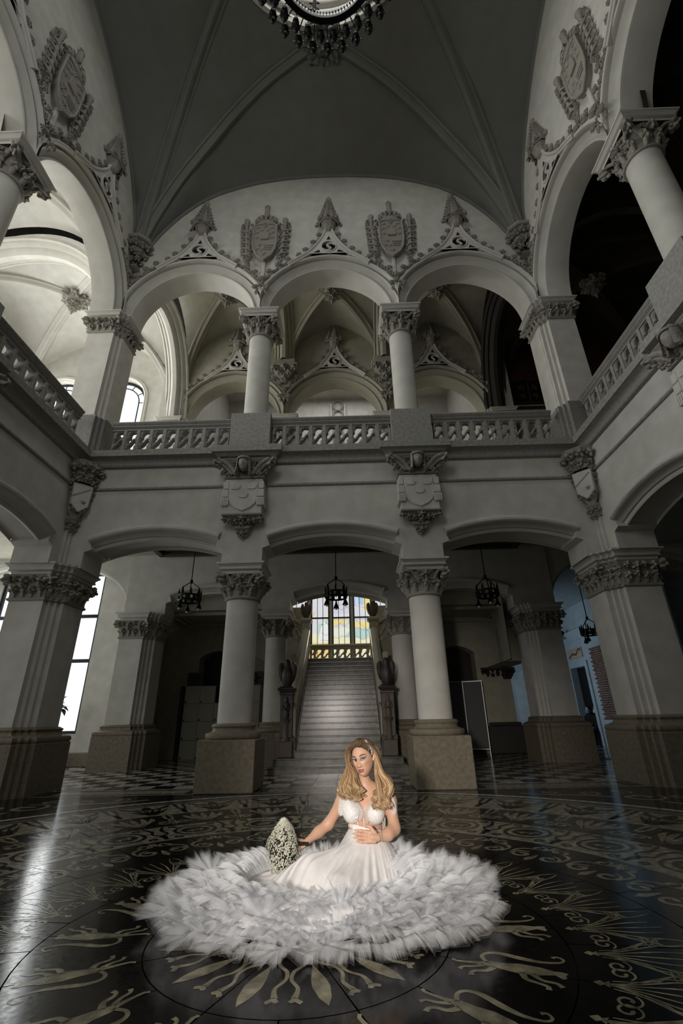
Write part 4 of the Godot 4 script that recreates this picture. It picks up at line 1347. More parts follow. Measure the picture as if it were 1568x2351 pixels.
func ornaments() -> void:
	var g := gable()
	g.position = Vector3(0, 0, ZC - HW)
	tag(g, "ogee gable with S tracery and spire over the middle arch of the back wall", "gable")
	dup(g, "ogee gable with S tracery and spire over the left arch of the back wall", Vector3(-BAY, 0, ZC - HW))
	dup(g, "ogee gable with S tracery and spire over the right arch of the back wall", Vector3(BAY, 0, ZC - HW))
	dup(g, "ogee gable seen from the side over the far arch of the left gallery wall", Vector3(-HW, 0, ZC - BAY), PI / 2)
	dup(g, "ogee gable seen from the side over the far arch of the right gallery wall", Vector3(HW, 0, ZC - BAY), -PI / 2)
	dup(g, "ogee gable over the middle arch of the left gallery wall, cut by the picture's left edge", Vector3(-HW, 0, ZC), PI / 2)
	dup(g, "ogee gable over the middle arch of the right gallery wall, cut by the picture's right edge", Vector3(HW, 0, ZC), -PI / 2)
	for q in [[-BAY, "left"], [0.0, "middle"], [BAY, "right"]]:
		dup(g, "dim ogee gable deep inside the gallery, over the %s arch of the second arcade" % q[1], Vector3(q[0], 0, Z2))
	var c := coat_of_arms()
	c.position = Vector3(-1.59, 0, ZC - HW)
	tag(c, "crowned coat of arms with pillars on the back wall, left of the middle gable", "coat of arms")
	dup(c, "crowned coat of arms with pillars on the back wall, right of the middle gable", Vector3(1.57, 0, ZC - HW))
	dup(c, "crowned coat of arms on the left wall, seen from the side above the column capital", Vector3(-HW, 0, ZC - 1.61), PI / 2)
	dup(c, "crowned coat of arms on the right wall, seen from the side above the column capital", Vector3(HW, 0, ZC - 1.61), -PI / 2)
	var s := shield_bracket()
	s.position = Vector3(-1.61, 0, ZC - HW)
	tag(s, "left bracket on the back wall with veiled head and shield of three crowns", "corbel")
	dup(s, "right bracket on the back wall with veiled head and shield of three crowns", Vector3(1.61, 0, ZC - HW))
	dup(s, "veiled head bracket on the right wall, cut by the picture's right edge", Vector3(HW, 0, ZC - 1.61), -PI / 2)
	dup(s, "carved bracket with a veiled head on the left wall at the picture's left edge", Vector3(-HW, 0, ZC - 1.61), PI / 2)
	for e in [1.0, -1.0]:
		var k := corner_bracket(e)
		k.position = Vector3(-HW * e, 0, ZC - HW)
		tag(k, "leafy corner bracket with a plain scroll shield in the %s corner under the cornice" % ("left" if e > 0 else "right"), "corbel")
		k = vault_corbel(e)
		k.position = Vector3(-HW * e, 0, ZC - HW)
		tag(k, "leaf-carved corbel from which the vault ribs spring in the %s rear corner" % ("left" if e > 0 else "right"), "corbel")

func galleries() -> void:
	var lab := ["leafy drop boss hanging in the gallery vault behind the left arch of the back wall", "leafy drop boss hanging in the gallery vault behind the middle arch of the back wall", "leafy drop boss hanging in the gallery vault behind the right arch of the back wall"]
	for k in 3:
		groin("ceiling_rear_gallery", -BAY * 1.5 + BAY * k, -BAY * 0.5 + BAY * k, -8.42, Z2, 11.0, 2.1, MT.warm_plaster, lab[k])
	for s in [-1.0, 1.0]:
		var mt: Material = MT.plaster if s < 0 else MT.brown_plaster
		var nm := "left" if s < 0 else "right"
		groin("ceiling_%s_gallery" % nm, s * 5.49, s * XA, -8.2, -12.3, 10.3, 2.9, mt, "leafy drop boss in the %s vault of the %s gallery's corner bay" % [["bright", "dark"][int(s > 0)], nm])
		groin("ceiling_%s_gallery" % nm, s * 5.49, s * XA, -4.54, -8.0, 10.3, 2.9, mt)
		groin("ceiling_%s_gallery" % nm, s * 5.49, s * XA, -1.32, -4.54, 10.3, 2.9, mt)
		groin("ceiling_%s_gallery" % nm, s * 5.49, s * XA, 2.2, -1.32, 10.3, 2.9, mt)
		transverse("trim_6", Vector3(s * 5.2, 9.55, -8.09), Vector3(s * XA, 9.55, -8.09), 2.85, mt)
		transverse("trim_6", Vector3(s * 5.2, 9.55, -4.54), Vector3(s * XA, 9.55, -4.54), 2.85, mt)
		transverse("trim_6", Vector3(s * 5.05, 9.6, -8.3), Vector3(s * 5.05, 9.6, -11.9), 2.75, mt)
	# corbels under the ribs of the second arcade
	for q in [[-1.61, "left"], [1.61, "right"]]:
		var t := thing("rib_corbel", "leafy corbel under dim vault ribs on the second arcade, behind the %s gallery column" % q[1], "corbel", Vector3(q[0], 0, Z2))
		var m := MB.new()
		m.box(Vector3(0, 11.45, 0.16), Vector3(0.70, 0.22, 0.36), 0.02)
		m.box(Vector3(0, 11.30, 0.18), Vector3(0.86, 0.09, 0.42), 0.02)
		part("abacus", m, MT.warm_plaster, t)
		m = MB.new()
		m.stack(v2([-0.36, -0.1, 0.36, -0.1, 0.36, 0.32, -0.36, 0.32]), [[-0.28, 10.80], [-0.2, 10.95], [-0.05, 11.18], [0.0, 11.27]], false, true)
		for w in [[0.0, 11.18, 0.36, 0.24], [-0.3, 11.18, 0.34, 0.22], [0.3, 11.18, 0.34, 0.22], [-0.15, 11.05, 0.28, 0.2], [0.15, 11.05, 0.28, 0.2], [0.0, 10.92, 0.2, 0.2], [0.0, 10.82, 0.1, 0.14]]:
			m.add(kit.lump[int(absf(w[0]) * 10) % 3], aim(Vector3(w[0], w[1], w[2]), Vector3(w[0], -0.3, 1), w[3], w[0] * 9))
		part("leaf_carving", m, MT.carved, t)
		var p := []
		for k in 17:
			var f := k / 16.0
			p.append(Vector3(q[0], 11.5 + 1.6 * sin(f * PI / 2), Z2 + 0.2 + 1.5 * (1.0 - cos(f * PI / 2))))
		m = MB.new()
		rib(m, p, Vector3(1, 0, 0), TRANSP, 0.9)
		struct("trim_7", m, MT.warm_plaster)

func day_window(called: String, t: Transform3D, outline: PackedVector2Array, glass: Material, bars_v: Array, bars_h: Array, bw: float, parent: Node = null) -> MeshInstance3D:
	var m := MB.new()
	var e := 0.07
	var loop := []
	for q in outline: loop.append(t * Vector3(q.x, q.y, 0))
	loop.append(loop[0])
	var rows := []
	var inn := MB.inset(outline if not Geometry2D.is_polygon_clockwise(outline) else _rev(outline), e)
	var o2 := outline if not Geometry2D.is_polygon_clockwise(outline) else _rev(outline)
	for r in [[o2, -0.05], [o2, 0.05], [inn, 0.05], [inn, -0.05]]:
		var row := PackedVector3Array()
		for q in r[0]: row.append(t * Vector3(q.x, q.y, r[1]))
		rows.append(row)
	m.grid(rows, true, false, 0.8, false)
	var mn := outline[0]; var mx := outline[0]
	for q in outline:
		mn = mn.min(q); mx = mx.max(q)
	for x in bars_v:
		var yt := mx.y
		for k in outline.size():
			var a := outline[k]; var b := outline[(k + 1) % outline.size()]
			if absf(a.x - b.x) > 1e-5 and x >= minf(a.x, b.x) and x <= maxf(a.x, b.x):
				var yy := lerpf(a.y, b.y, (x - a.x) / (b.x - a.x))
				if yy > mn.y + 0.05: yt = yy
		var bm := MB.new()
		bm.box(Vector3(0, (mn.y + yt) / 2, 0), Vector3(bw, yt - mn.y, 0.08), 0.01)
		m.add(bm, t * Transform3D(Basis(), Vector3(x, 0, 0)))
	for y in bars_h:
		var bm := MB.new()
		bm.box(Vector3((mn.x + mx.x) / 2, y, 0), Vector3(mx.x - mn.x, bw, 0.09), 0.01)
		m.add(bm, t)
	var o := struct(called, m, MT.frame_black)
	var g := MB.new()
	g.flat(o2, t * Transform3D(Basis(), Vector3(0, 0, -0.015)))
	part("pane", g, glass, o)
	return o

func _rev(p: PackedVector2Array) -> PackedVector2Array:
	var o := PackedVector2Array(p); o.reverse(); return o

func outer_walls() -> void:
	# left rear end wall of the aisle: wide arch below, then the window wall
	for s in [-1.0, 1.0]:
		var mt: Material = MT.plaster if s < 0 else MT.warm_plaster
		var m := MB.new()
		var T := Transform3D(Basis(), Vector3(0, 0, Z2 - 0.05))
		var hole := round_head(s * 8.05, 0.0, 3.72, 2.55, 1.35, 24)
		wall_with_opening(m, minf(s * 5.40, s * XA), maxf(s * 5.40, s * XA), 0.0, 5.6, hole, 0.62, T)
		struct("wall_aisle_end", m, MT.plaster)
		m = MB.new()
		var path := PackedVector2Array()
		for k in range(1, hole.size() - 1): path.append(hole[k])
		var pr := [[0.0, -0.02], [-0.05, -0.02], [-0.07, 0.0], [-0.05, 0.02], [-0.06, 0.045], [-0.03, 0.06], [0.0, 0.06]]
		for z in [-0.10, -0.20, -0.50, -0.58]: m.sweep(path, pr, T * Transform3D(Basis(), Vector3(0, 0, z)), true)
		struct("trim_8", m, MT.plaster)
	# left: the wall behind that arch with the tall window
	var wx := -8.05
	var m2 := MB.new()
	var W := Transform3D(Basis(), Vector3(0, 0, -12.75))
	wall_with_opening(m2, -XA, -5.30, 0.0, 5.6, PackedVector2Array([Vector2(-9.65, 0.74), Vector2(-9.65, 4.95), Vector2(-6.71, 4.95), Vector2(-6.71, 0.74)]), 0.3, W)
	struct("wall_window_left", m2, MT.plaster)
	var o2 := PackedVector2Array([Vector2(-9.65, 0.74), Vector2(-6.71, 0.74), Vector2(-6.71, 4.95), Vector2(-9.65, 4.95)])
	day_window("window_1", W * Transform3D(Basis(), Vector3(0, 0, -0.12)), o2, MT.day_glass, [-8.67, -7.69], [2.52, 3.72], 0.09)
	var sk := MB.new()
	sk.box(Vector3(-6.2, 0.16, -12.72), Vector3(1.5, 0.32, 0.12), 0.02)
	struct("baseboard_left", sk, MT.plinth_stone)
	# rear wall of the two upper galleries' corner bays
	var m := MB.new()
	var U := Transform3D(Basis(), Vector3(0, 0, -12.25))
	wall_with_opening(m, -XA, -8.2, 5.85, 14.0, round_head(-9.2, 6.9, 10.75, 0.85), 0.35, U)
	wall_with_opening(m, -8.2, -5.35, 5.85, 14.0, round_head(-7.22, 6.9, 10.75, 0.88), 0.35, U)
	struct("wall_gallery_left_end", m, MT.plaster)
	m = MB.new()
	for cx in [-9.2, -7.22]:
		var hp := round_head(cx, 6.9, 10.75, 0.92)
		m.sweep(hp, [[-0.04, 0.0], [-0.04, 0.03], [0.0, 0.06], [0.03, 0.04], [0.07, 0.05], [0.10, 0.03], [0.10, 0.0]], U, true)
	struct("trim_9", m, MT.plaster)
	for cx in [-9.2, -7.22]:
		var o := round_head(cx, 6.9, 10.75, 0.86)
		day_window("window_2" if cx < -8 else "window_3", U * Transform3D(Basis(), Vector3(0, 0, -0.22)), o, MT.day_glass, [], [9.9], 0.035)
		var bm := MB.new()
		var ring := []
		for k in 25: ring.append(U * Vector3(cx + cos(PI * k / 24) * 0.62, 10.75 + sin(PI * k / 24) * 0.62, -0.2))
		bm.tube(ring, [0.02], 6)
		bm.tube([U * Vector3(cx + 0.62, 6.95, -0.2), ring[0]], [0.02], 6); bm.tube([U * Vector3(cx - 0.62, 6.95, -0.2), ring[24]], [0.02], 6)
		for k in 7:
			var a := PI * k / 6
			bm.tube([U * Vector3(cx + cos(a) * 0.62, 10.75 + sin(a) * 0.62, -0.2), U * Vector3(cx + cos(a) * 0.86, 10.75 + sin(a) * 0.86, -0.2)], [0.015], 5)
		part("glazing_bar", bm, MT.iron, get_child(get_child_count() - 1))
	# right gallery end wall: red-brown above a frieze
	m = MB.new()
	m.box(Vector3(8.0, 8.0, -12.45), Vector3(5.4, 4.3, 0.4)); struct("wall_gallery_right_end", m, MT.warm_plaster)
	m = MB.new()
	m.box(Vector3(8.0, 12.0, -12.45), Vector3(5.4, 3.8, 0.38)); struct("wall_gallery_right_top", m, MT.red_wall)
	var fz := thing("frieze", "dark carved frieze with leaf panels on the end wall of the right gallery, behind the corner pier", "frieze", Vector3(8.0, 0, -12.25))
	m = MB.new()
	m.box(Vector3(0, 10.55, 0.02), Vector3(5.3, 0.85, 0.06), 0.01)
	part("panel", m, MT.timber, fz)
	m = MB.new()
	for y in [10.10, 11.0, 9.92]: m.box(Vector3(0, y, 0.06), Vector3(5.3, 0.06, 0.10), 0.015)
	for k in 7: m.box(Vector3(-2.55 + k * 0.85, 10.55, 0.05), Vector3(0.07, 0.85, 0.08), 0.015)
	part("frame", m, MT.dark_stone, fz)
	for k in 12:
		m = MB.new()
		var x := -2.34 + k * 0.425
		m.add(kit.lump[k % 3], aim(Vector3(x, 10.72, 0.04), Vector3(0, 0, 1), 0.30, k, 0.5)); m.add(kit.lump[(k + 1) % 3], aim(Vector3(x, 10.38, 0.04), Vector3(0, 0, 1), 0.26, k, 0.5))
		part("leaf_motif", m, MT.red_wall, fz)
	# outer side walls, both storeys
	for s in [-1.0, 1.0]:
		m = MB.new()
		var Tm := Transform3D(Basis(Vector3.UP, -s * PI / 2), Vector3(s * XA, 0, -5.0))
		if s < 0:
			for k in 4:
				var c := -7.3 + 4.2 * k + 1.0
				wall_with_opening(m, c - 2.1, c + 2.1, 0.0, 5.6, PackedVector2Array([Vector2(c - 1.1, 0.74), Vector2(c - 1.1, 4.75), Vector2(c + 1.1, 4.75), Vector2(c + 1.1, 0.74)]), 0.3, Tm)
				wall_with_opening(m, c - 2.1, c + 2.1, 5.6, 14.0, round_head(c, 6.9, 10.4, 1.0), 0.3, Tm)
				day_window("window_4", Tm * Transform3D(Basis(), Vector3(0, 0, -0.15)), PackedVector2Array([Vector2(c - 1.1, 0.74), Vector2(c + 1.1, 0.74), Vector2(c + 1.1, 4.75), Vector2(c - 1.1, 4.75)]), MT.day_glass, [c], [2.4, 3.6], 0.09)
				day_window("window_5", Tm * Transform3D(Basis(), Vector3(0, 0, -0.15)), round_head(c, 6.9, 10.4, 1.0), MT.day_glass, [c], [8.4, 9.9], 0.06)
		else:
			m.quad(Tm * Vector3(-8, 0, 0), Tm * Vector3(8.5, 0, 0), Tm * Vector3(8.5, 14, 0), Tm * Vector3(-8, 14, 0))
			m.quad(Tm * Vector3(8.5, 0, -0.3), Tm * Vector3(-8, 0, -0.3), Tm * Vector3(-8, 14, -0.3), Tm * Vector3(8.5, 14, -0.3))
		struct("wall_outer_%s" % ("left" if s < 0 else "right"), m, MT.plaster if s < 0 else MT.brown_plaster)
	# roofs over everything, so that daylight comes only through the glass
	m = MB.new()
	m.box(Vector3(0, 18.4, -7.5), Vector3(24, 0.3, 26))
	m.box(Vector3(-11.2, 9.0, -7.5), Vector3(0.3, 19, 26)); m.box(Vector3(11.2, 9.0, -7.5), Vector3(0.3, 19, 26))
	m.box(Vector3(0, 9.0, -20.4), Vector3(24, 19, 0.3)); m.box(Vector3(0, 12.0, 2.8), Vector3(24, 13, 0.3))
	struct("wall_shell", m, MT.plaster)

# ---------------------------------------------------------------- stairs and the rooms behind the second row
func eagle(parent: Node3D, at: Vector3, h: float, m_: Material) -> void:      # stone eagle with raised wings, facing +z
	var m := MB.new()
	var rows := []
	for q in [[0.0, 0.13, 0.12, 0.0], [0.06, 0.17, 0.15, 0.0], [0.2, 0.22, 0.18, 0.02], [0.4, 0.25, 0.20, 0.03], [0.56, 0.22, 0.18, 0.04], [0.68, 0.15, 0.13, 0.04], [0.80, 0.115, 0.11, 0.05], [0.90, 0.12, 0.13, 0.07], [0.97, 0.09, 0.10, 0.07], [1.0, 0.0, 0.0, 0.06]]:
		var row := PackedVector3Array()
		for k in 14:
			var a := TAU * k / 14
			row.append(at + Vector3(cos(a) * q[1], q[0], -sin(a) * q[2] + q[3]) * h)
		rows.append(row)
	m.grid(rows, true, false, 0.3, false)
	m.tube([at + Vector3(0, 0.91, 0.16) * h, at + Vector3(0, 0.90, 0.24) * h, at + Vector3(0, 0.85, 0.27) * h], [0.05 * h, 0.04 * h, 0.012 * h], 6)
	part("body", m, m_, parent)
	for e in [-1.0, 1.0]:
		m = MB.new()
		var prof := []
		for q in [[0.10, 0.08], [0.24, 0.22], [0.30, 0.40], [0.335, 0.60], [0.33, 0.78], [0.27, 0.87], [0.19, 0.86], [0.155, 0.78], [0.16, 0.68], [0.13, 0.55], [0.10, 0.35]]:
			prof.append(Vector2(e * q[0], q[1]) * h)
		m.slab(PackedVector2Array(prof), -0.13 * h, 0.05 * h, Transform3D(Basis(Vector3.UP, -e * 0.35), at), 0.03 * h)
		for k in 4:
			m.tube([at + Vector3(e * (0.16 + 0.045 * k), 0.25 + 0.05 * k, 0.05 + 0.02 * k) * h, at + Vector3(e * (0.18 + 0.04 * k), 0.76, 0.05 + 0.02 * k) * h], [0.018 * h, 0.03 * h], 5)
		part("wing", m, m_, parent)

func stairs() -> void:
	var t := thing("staircase", "broad flight of worn marble steps rising to the stained glass window", "stairs", Vector3(-0.02, 0, 0))
	var step := func(x: float, z: float, y: float, h: float, d: float) -> void:
		var m := MB.new()
		m.box(Vector3(0, y - h / 2 - 0.015, z - d / 2 - 0.02), Vector3(x * 2, h - 0.03, d), 0.0)
		m.box(Vector3(0, y - 0.015, z - d / 2), Vector3(x * 2, 0.03, d + 0.02), 0.008)
		part("step", m, MT.marble, t)
	step.call(1.36, -10.08, 0.126, 0.126, 1.0)
	step.call(1.30, -10.38, 0.253, 0.127, 1.0)
	for k in 18:
		step.call(0.90, -10.68 - 0.181 * k, 0.38 + 0.128 * k, 0.128, 0.24 if k < 17 else 1.6)
	# solid parapets with a polished coping
	for e in [-1.0, 1.0]:
		var m := MB.new()
		var g := func(z: float) -> float: return 0.38 + (-10.68 - z) / 0.181 * 0.128
		var sd := v2([10.78, 0.0, 13.75, 0.0, 13.75, g.call(-13.75) + 0.72, 10.78, g.call(-10.78) + 0.72])
		m.slab(sd, -0.08, 0.08, Transform3D(Basis(Vector3(0, 0, -1), Vector3.UP, Vector3(1, 0, 0)), Vector3(e * 0.99, 0, 0)), 0.01)
		part("parapet", m, MT.warm_plaster, t)
		m = MB.new()
		var path := [Vector3(e * 0.99, g.call(-10.80) + 0.76, -10.80), Vector3(e * 0.99, g.call(-13.78) + 0.76, -13.78)]
		var rows := []
		for p in path:
			var row := PackedVector3Array()
			for q in [[-0.10, -0.05], [-0.11, 0.0], [-0.10, 0.04], [-0.06, 0.055], [-0.05, 0.075], [0.0, 0.095], [0.05, 0.075], [0.06, 0.055], [0.10, 0.04], [0.11, 0.0], [0.10, -0.05]]: row.append(p + Vector3(q[0], q[1], 0))
			rows.append(row)
		m.grid(rows, true, false, 0.6, true)
		part("coping", m, MT.polished, t)
		m = MB.new()
		rows = []
		for z in [-10.75, -13.75]:
			var row := PackedVector3Array()
			for q in [[-0.02, -0.05], [-0.02, 0.14], [0.02, 0.14], [0.02, -0.05]]: row.append(Vector3(e * 0.90 + q[0], g.call(z) + q[1] + 0.03, z))
			rows.append(row)
		m.grid(rows, true, false, 0.6, true)
		part("skirting", m, MT.marble, t)
	# newels with eagles, foot and head of the flight
	for q in [[-1.12, "left", MT.dark_stone], [1.05, "right", MT.brown_stone]]:
		var n := thing("newel_post", "carved newel post with a statuette on its front at the %s foot of the stairs" % q[1], "newel post", Vector3(q[0], 0.253, -10.72))
		var m := MB.new()
		m.box(Vector3(0, 0.15, 0), Vector3(0.30, 0.30, 0.30), 0.015); m.box(Vector3(0.0, 0.20, -0.12), Vector3(0.34, 0.40, 0.26), 0.01)
		part("base", m, MT.brown_stone, n)
		m = MB.new()
		m.lathe([[0.09, 0.30], [0.075, 0.33], [0.065, 0.36], [0.065, 0.62], [0.08, 0.65], [0.10, 0.70], [0.12, 0.72]], 16, Vector3(0, 0, 0.04))
		part("colonnette", m, MT.brown_stone, n)
		m = MB.new()
		m.box(Vector3(0, 0.80, -0.06), Vector3(0.27, 0.88, 0.26), 0.012)
		m.box(Vector3(0, 1.22, -0.02), Vector3(0.30, 0.05, 0.32), 0.012)
		part("shaft", m, q[2], n)
		m = MB.new()
		m.lathe([[0.055, 0.72], [0.07, 0.80], [0.055, 0.95], [0.065, 1.03], [0.04, 1.06], [0.042, 1.12], [0.03, 1.15], [0.0, 1.16]], 12, Vector3(0, 0, 0.07))
		m.tube([Vector3(-0.06, 1.02, 0.07), Vector3(-0.07, 0.93, 0.11), Vector3(0, 0.92, 0.14)], [0.025], 6); m.tube([Vector3(0.06, 1.02, 0.07), Vector3(0.07, 0.93, 0.11), Vector3(0, 0.90, 0.14)], [0.025], 6)
		part("statuette", m, q[2], n)
		m = MB.new()
		m.stack(sq(0.15), [[-0.01, 1.24], [0.0, 1.27], [0.03, 1.30], [0.035, 1.33], [0.0, 1.35], [-0.02, 1.37]])
		part("cap", m, MT.dark_stone, n)
		var e := thing("eagle", "dark stone eagle with raised wings on the %s newel at the foot of the stairs" % q[1], "statue", Vector3(q[0], 1.622, -10.72))
		eagle(e, Vector3.ZERO, 0.57, MT.dark_stone)
	for q in [[-1.02, "left"], [0.97, "right"]]:
		var n := thing("newel_post", "pale stone newel at the %s top of the stairs, in front of the window" % q[1], "newel post", Vector3(q[0], 2.5, -13.95))
		var m := MB.new()
		m.box(Vector3(0, 0.55, 0), Vector3(0.22, 1.1, 0.22), 0.012)
		part("shaft", m, MT.warm_plaster, n)
		m = MB.new()
		m.stack(sq(0.13), [[-0.02, 1.08], [0.0, 1.10], [0.04, 1.14], [0.045, 1.18], [0.01, 1.21], [0.0, 1.23]])
		part("cap", m, MT.warm_plaster, n)
		var e := thing("eagle", "pale stone eagle with raised wings on the %s newel before the window" % q[1], "statue", Vector3(q[0], 3.73, -13.95))
		eagle(e, Vector3.ZERO, 0.50, MT.brown_stone)
	# landing balustrade and the slanting ones of the upper flights
	var b := thing("landing_balustrade", "pierced pale stone balustrade across the landing, under the stained glass window", "balustrade", Vector3(-0.02, 0, -15.2))
	var m := MB.new()
	m.box(Vector3(0, 3.10, 0), Vector3(2.3, 0.09, 0.20), 0.03); m.box(Vector3(0, 3.03, 0), Vector3(2.3, 0.05, 0.13), 0.01)
	part("handrail", m, MT.warm_plaster, b)
	m = MB.new(); m.box(Vector3(0, 2.56, 0), Vector3(2.3, 0.06, 0.16), 0.01); part("base_rail", m, MT.warm_plaster, b)
	var pm := tracery_panel(0.21, 0.42).mesh()
	m = MB.new(); m.box(Vector3.ZERO, Vector3(0.03, 0.44, 0.1), 0.004)
	var pp := m.mesh()
	for k in 9:
		part("tracery_panel", pm, MT.warm_plaster, b).position = Vector3(-0.96 + 0.24 * k, 2.80, 0)
		part("post", pp, MT.warm_plaster, b).position = Vector3(-1.08 + 0.24 * k, 2.80, 0)
	for e in [-1.0, 1.0]:
		var n := thing("stair_balustrade", "slanting stone balustrade of the upper flight, rising to the %s from the eagle newel" % ("left" if e < 0 else "right"), "balustrade", Vector3(e * 1.10, 3.0, -14.2))
		var sh := Transform3D(Basis(Vector3(e, 0.55, 0), Vector3(0, 1, 0), Vector3(0, 0, 1)), Vector3.ZERO)
		m = MB.new()
		var rb := MB.new()
		rb.box(Vector3(1.0, 0.57, 0), Vector3(2.0, 0.09, 0.2), 0.02)
		m.add(rb, sh)
		part("handrail", m, MT.warm_plaster, n)
		m = MB.new(); rb = MB.new(); rb.box(Vector3(1.0, -0.55, 0), Vector3(2.0, 1.1, 0.14), 0.01); m.add(rb, sh)
		part("string_wall", m, MT.warm_plaster, n)
		for k in 7:
			m = MB.new()
			m.add(tracery_panel(0.24, 0.5), sh * Transform3D(Basis(), Vector3(0.16 + 0.28 * k, 0.26, 0)))
			part("tracery_panel", m, MT.warm_plaster, n)
			m = MB.new(); rb = MB.new(); rb.box(Vector3(0.02 + 0.28 * k, 0.26, 0), Vector3(0.045, 0.54, 0.12)); m.add(rb, sh)
			part("post", m, MT.warm_plaster, n)

func paint_poly(im: Image, pts: PackedVector2Array, c: Color) -> void:
	var lo := 1e9; var hi := -1e9
	for p in pts:
		lo = minf(lo, p.y); hi = maxf(hi, p.y)
	for y in range(maxi(0, int(ceil(lo - 0.5))), mini(im.get_height() - 1, int(floor(hi - 0.5))) + 1):
		var xs := []
		var yy := y + 0.5
		for i in pts.size():
			var a := pts[i]; var b := pts[(i + 1) % pts.size()]
			if (a.y <= yy) != (b.y <= yy): xs.append(a.x + (yy - a.y) / (b.y - a.y) * (b.x - a.x))
		xs.sort()
		for k in range(0, xs.size() - 1, 2):
			var x0 := maxi(0, int(round(xs[k])))
			var x1 := mini(im.get_width(), int(round(xs[k + 1])))
			if x1 > x0: im.fill_rect(Rect2i(x0, y, x1 - x0, 1), c)

func paint_line(im: Image, pts: Array, w: float, c: Color) -> void:
	for i in pts.size() - 1:
		var a: Vector2 = pts[i]; var b: Vector2 = pts[i + 1]
		var n := (b - a).normalized().orthogonal() * w
		paint_poly(im, PackedVector2Array([a + n, b + n, b - n, a - n]), c)

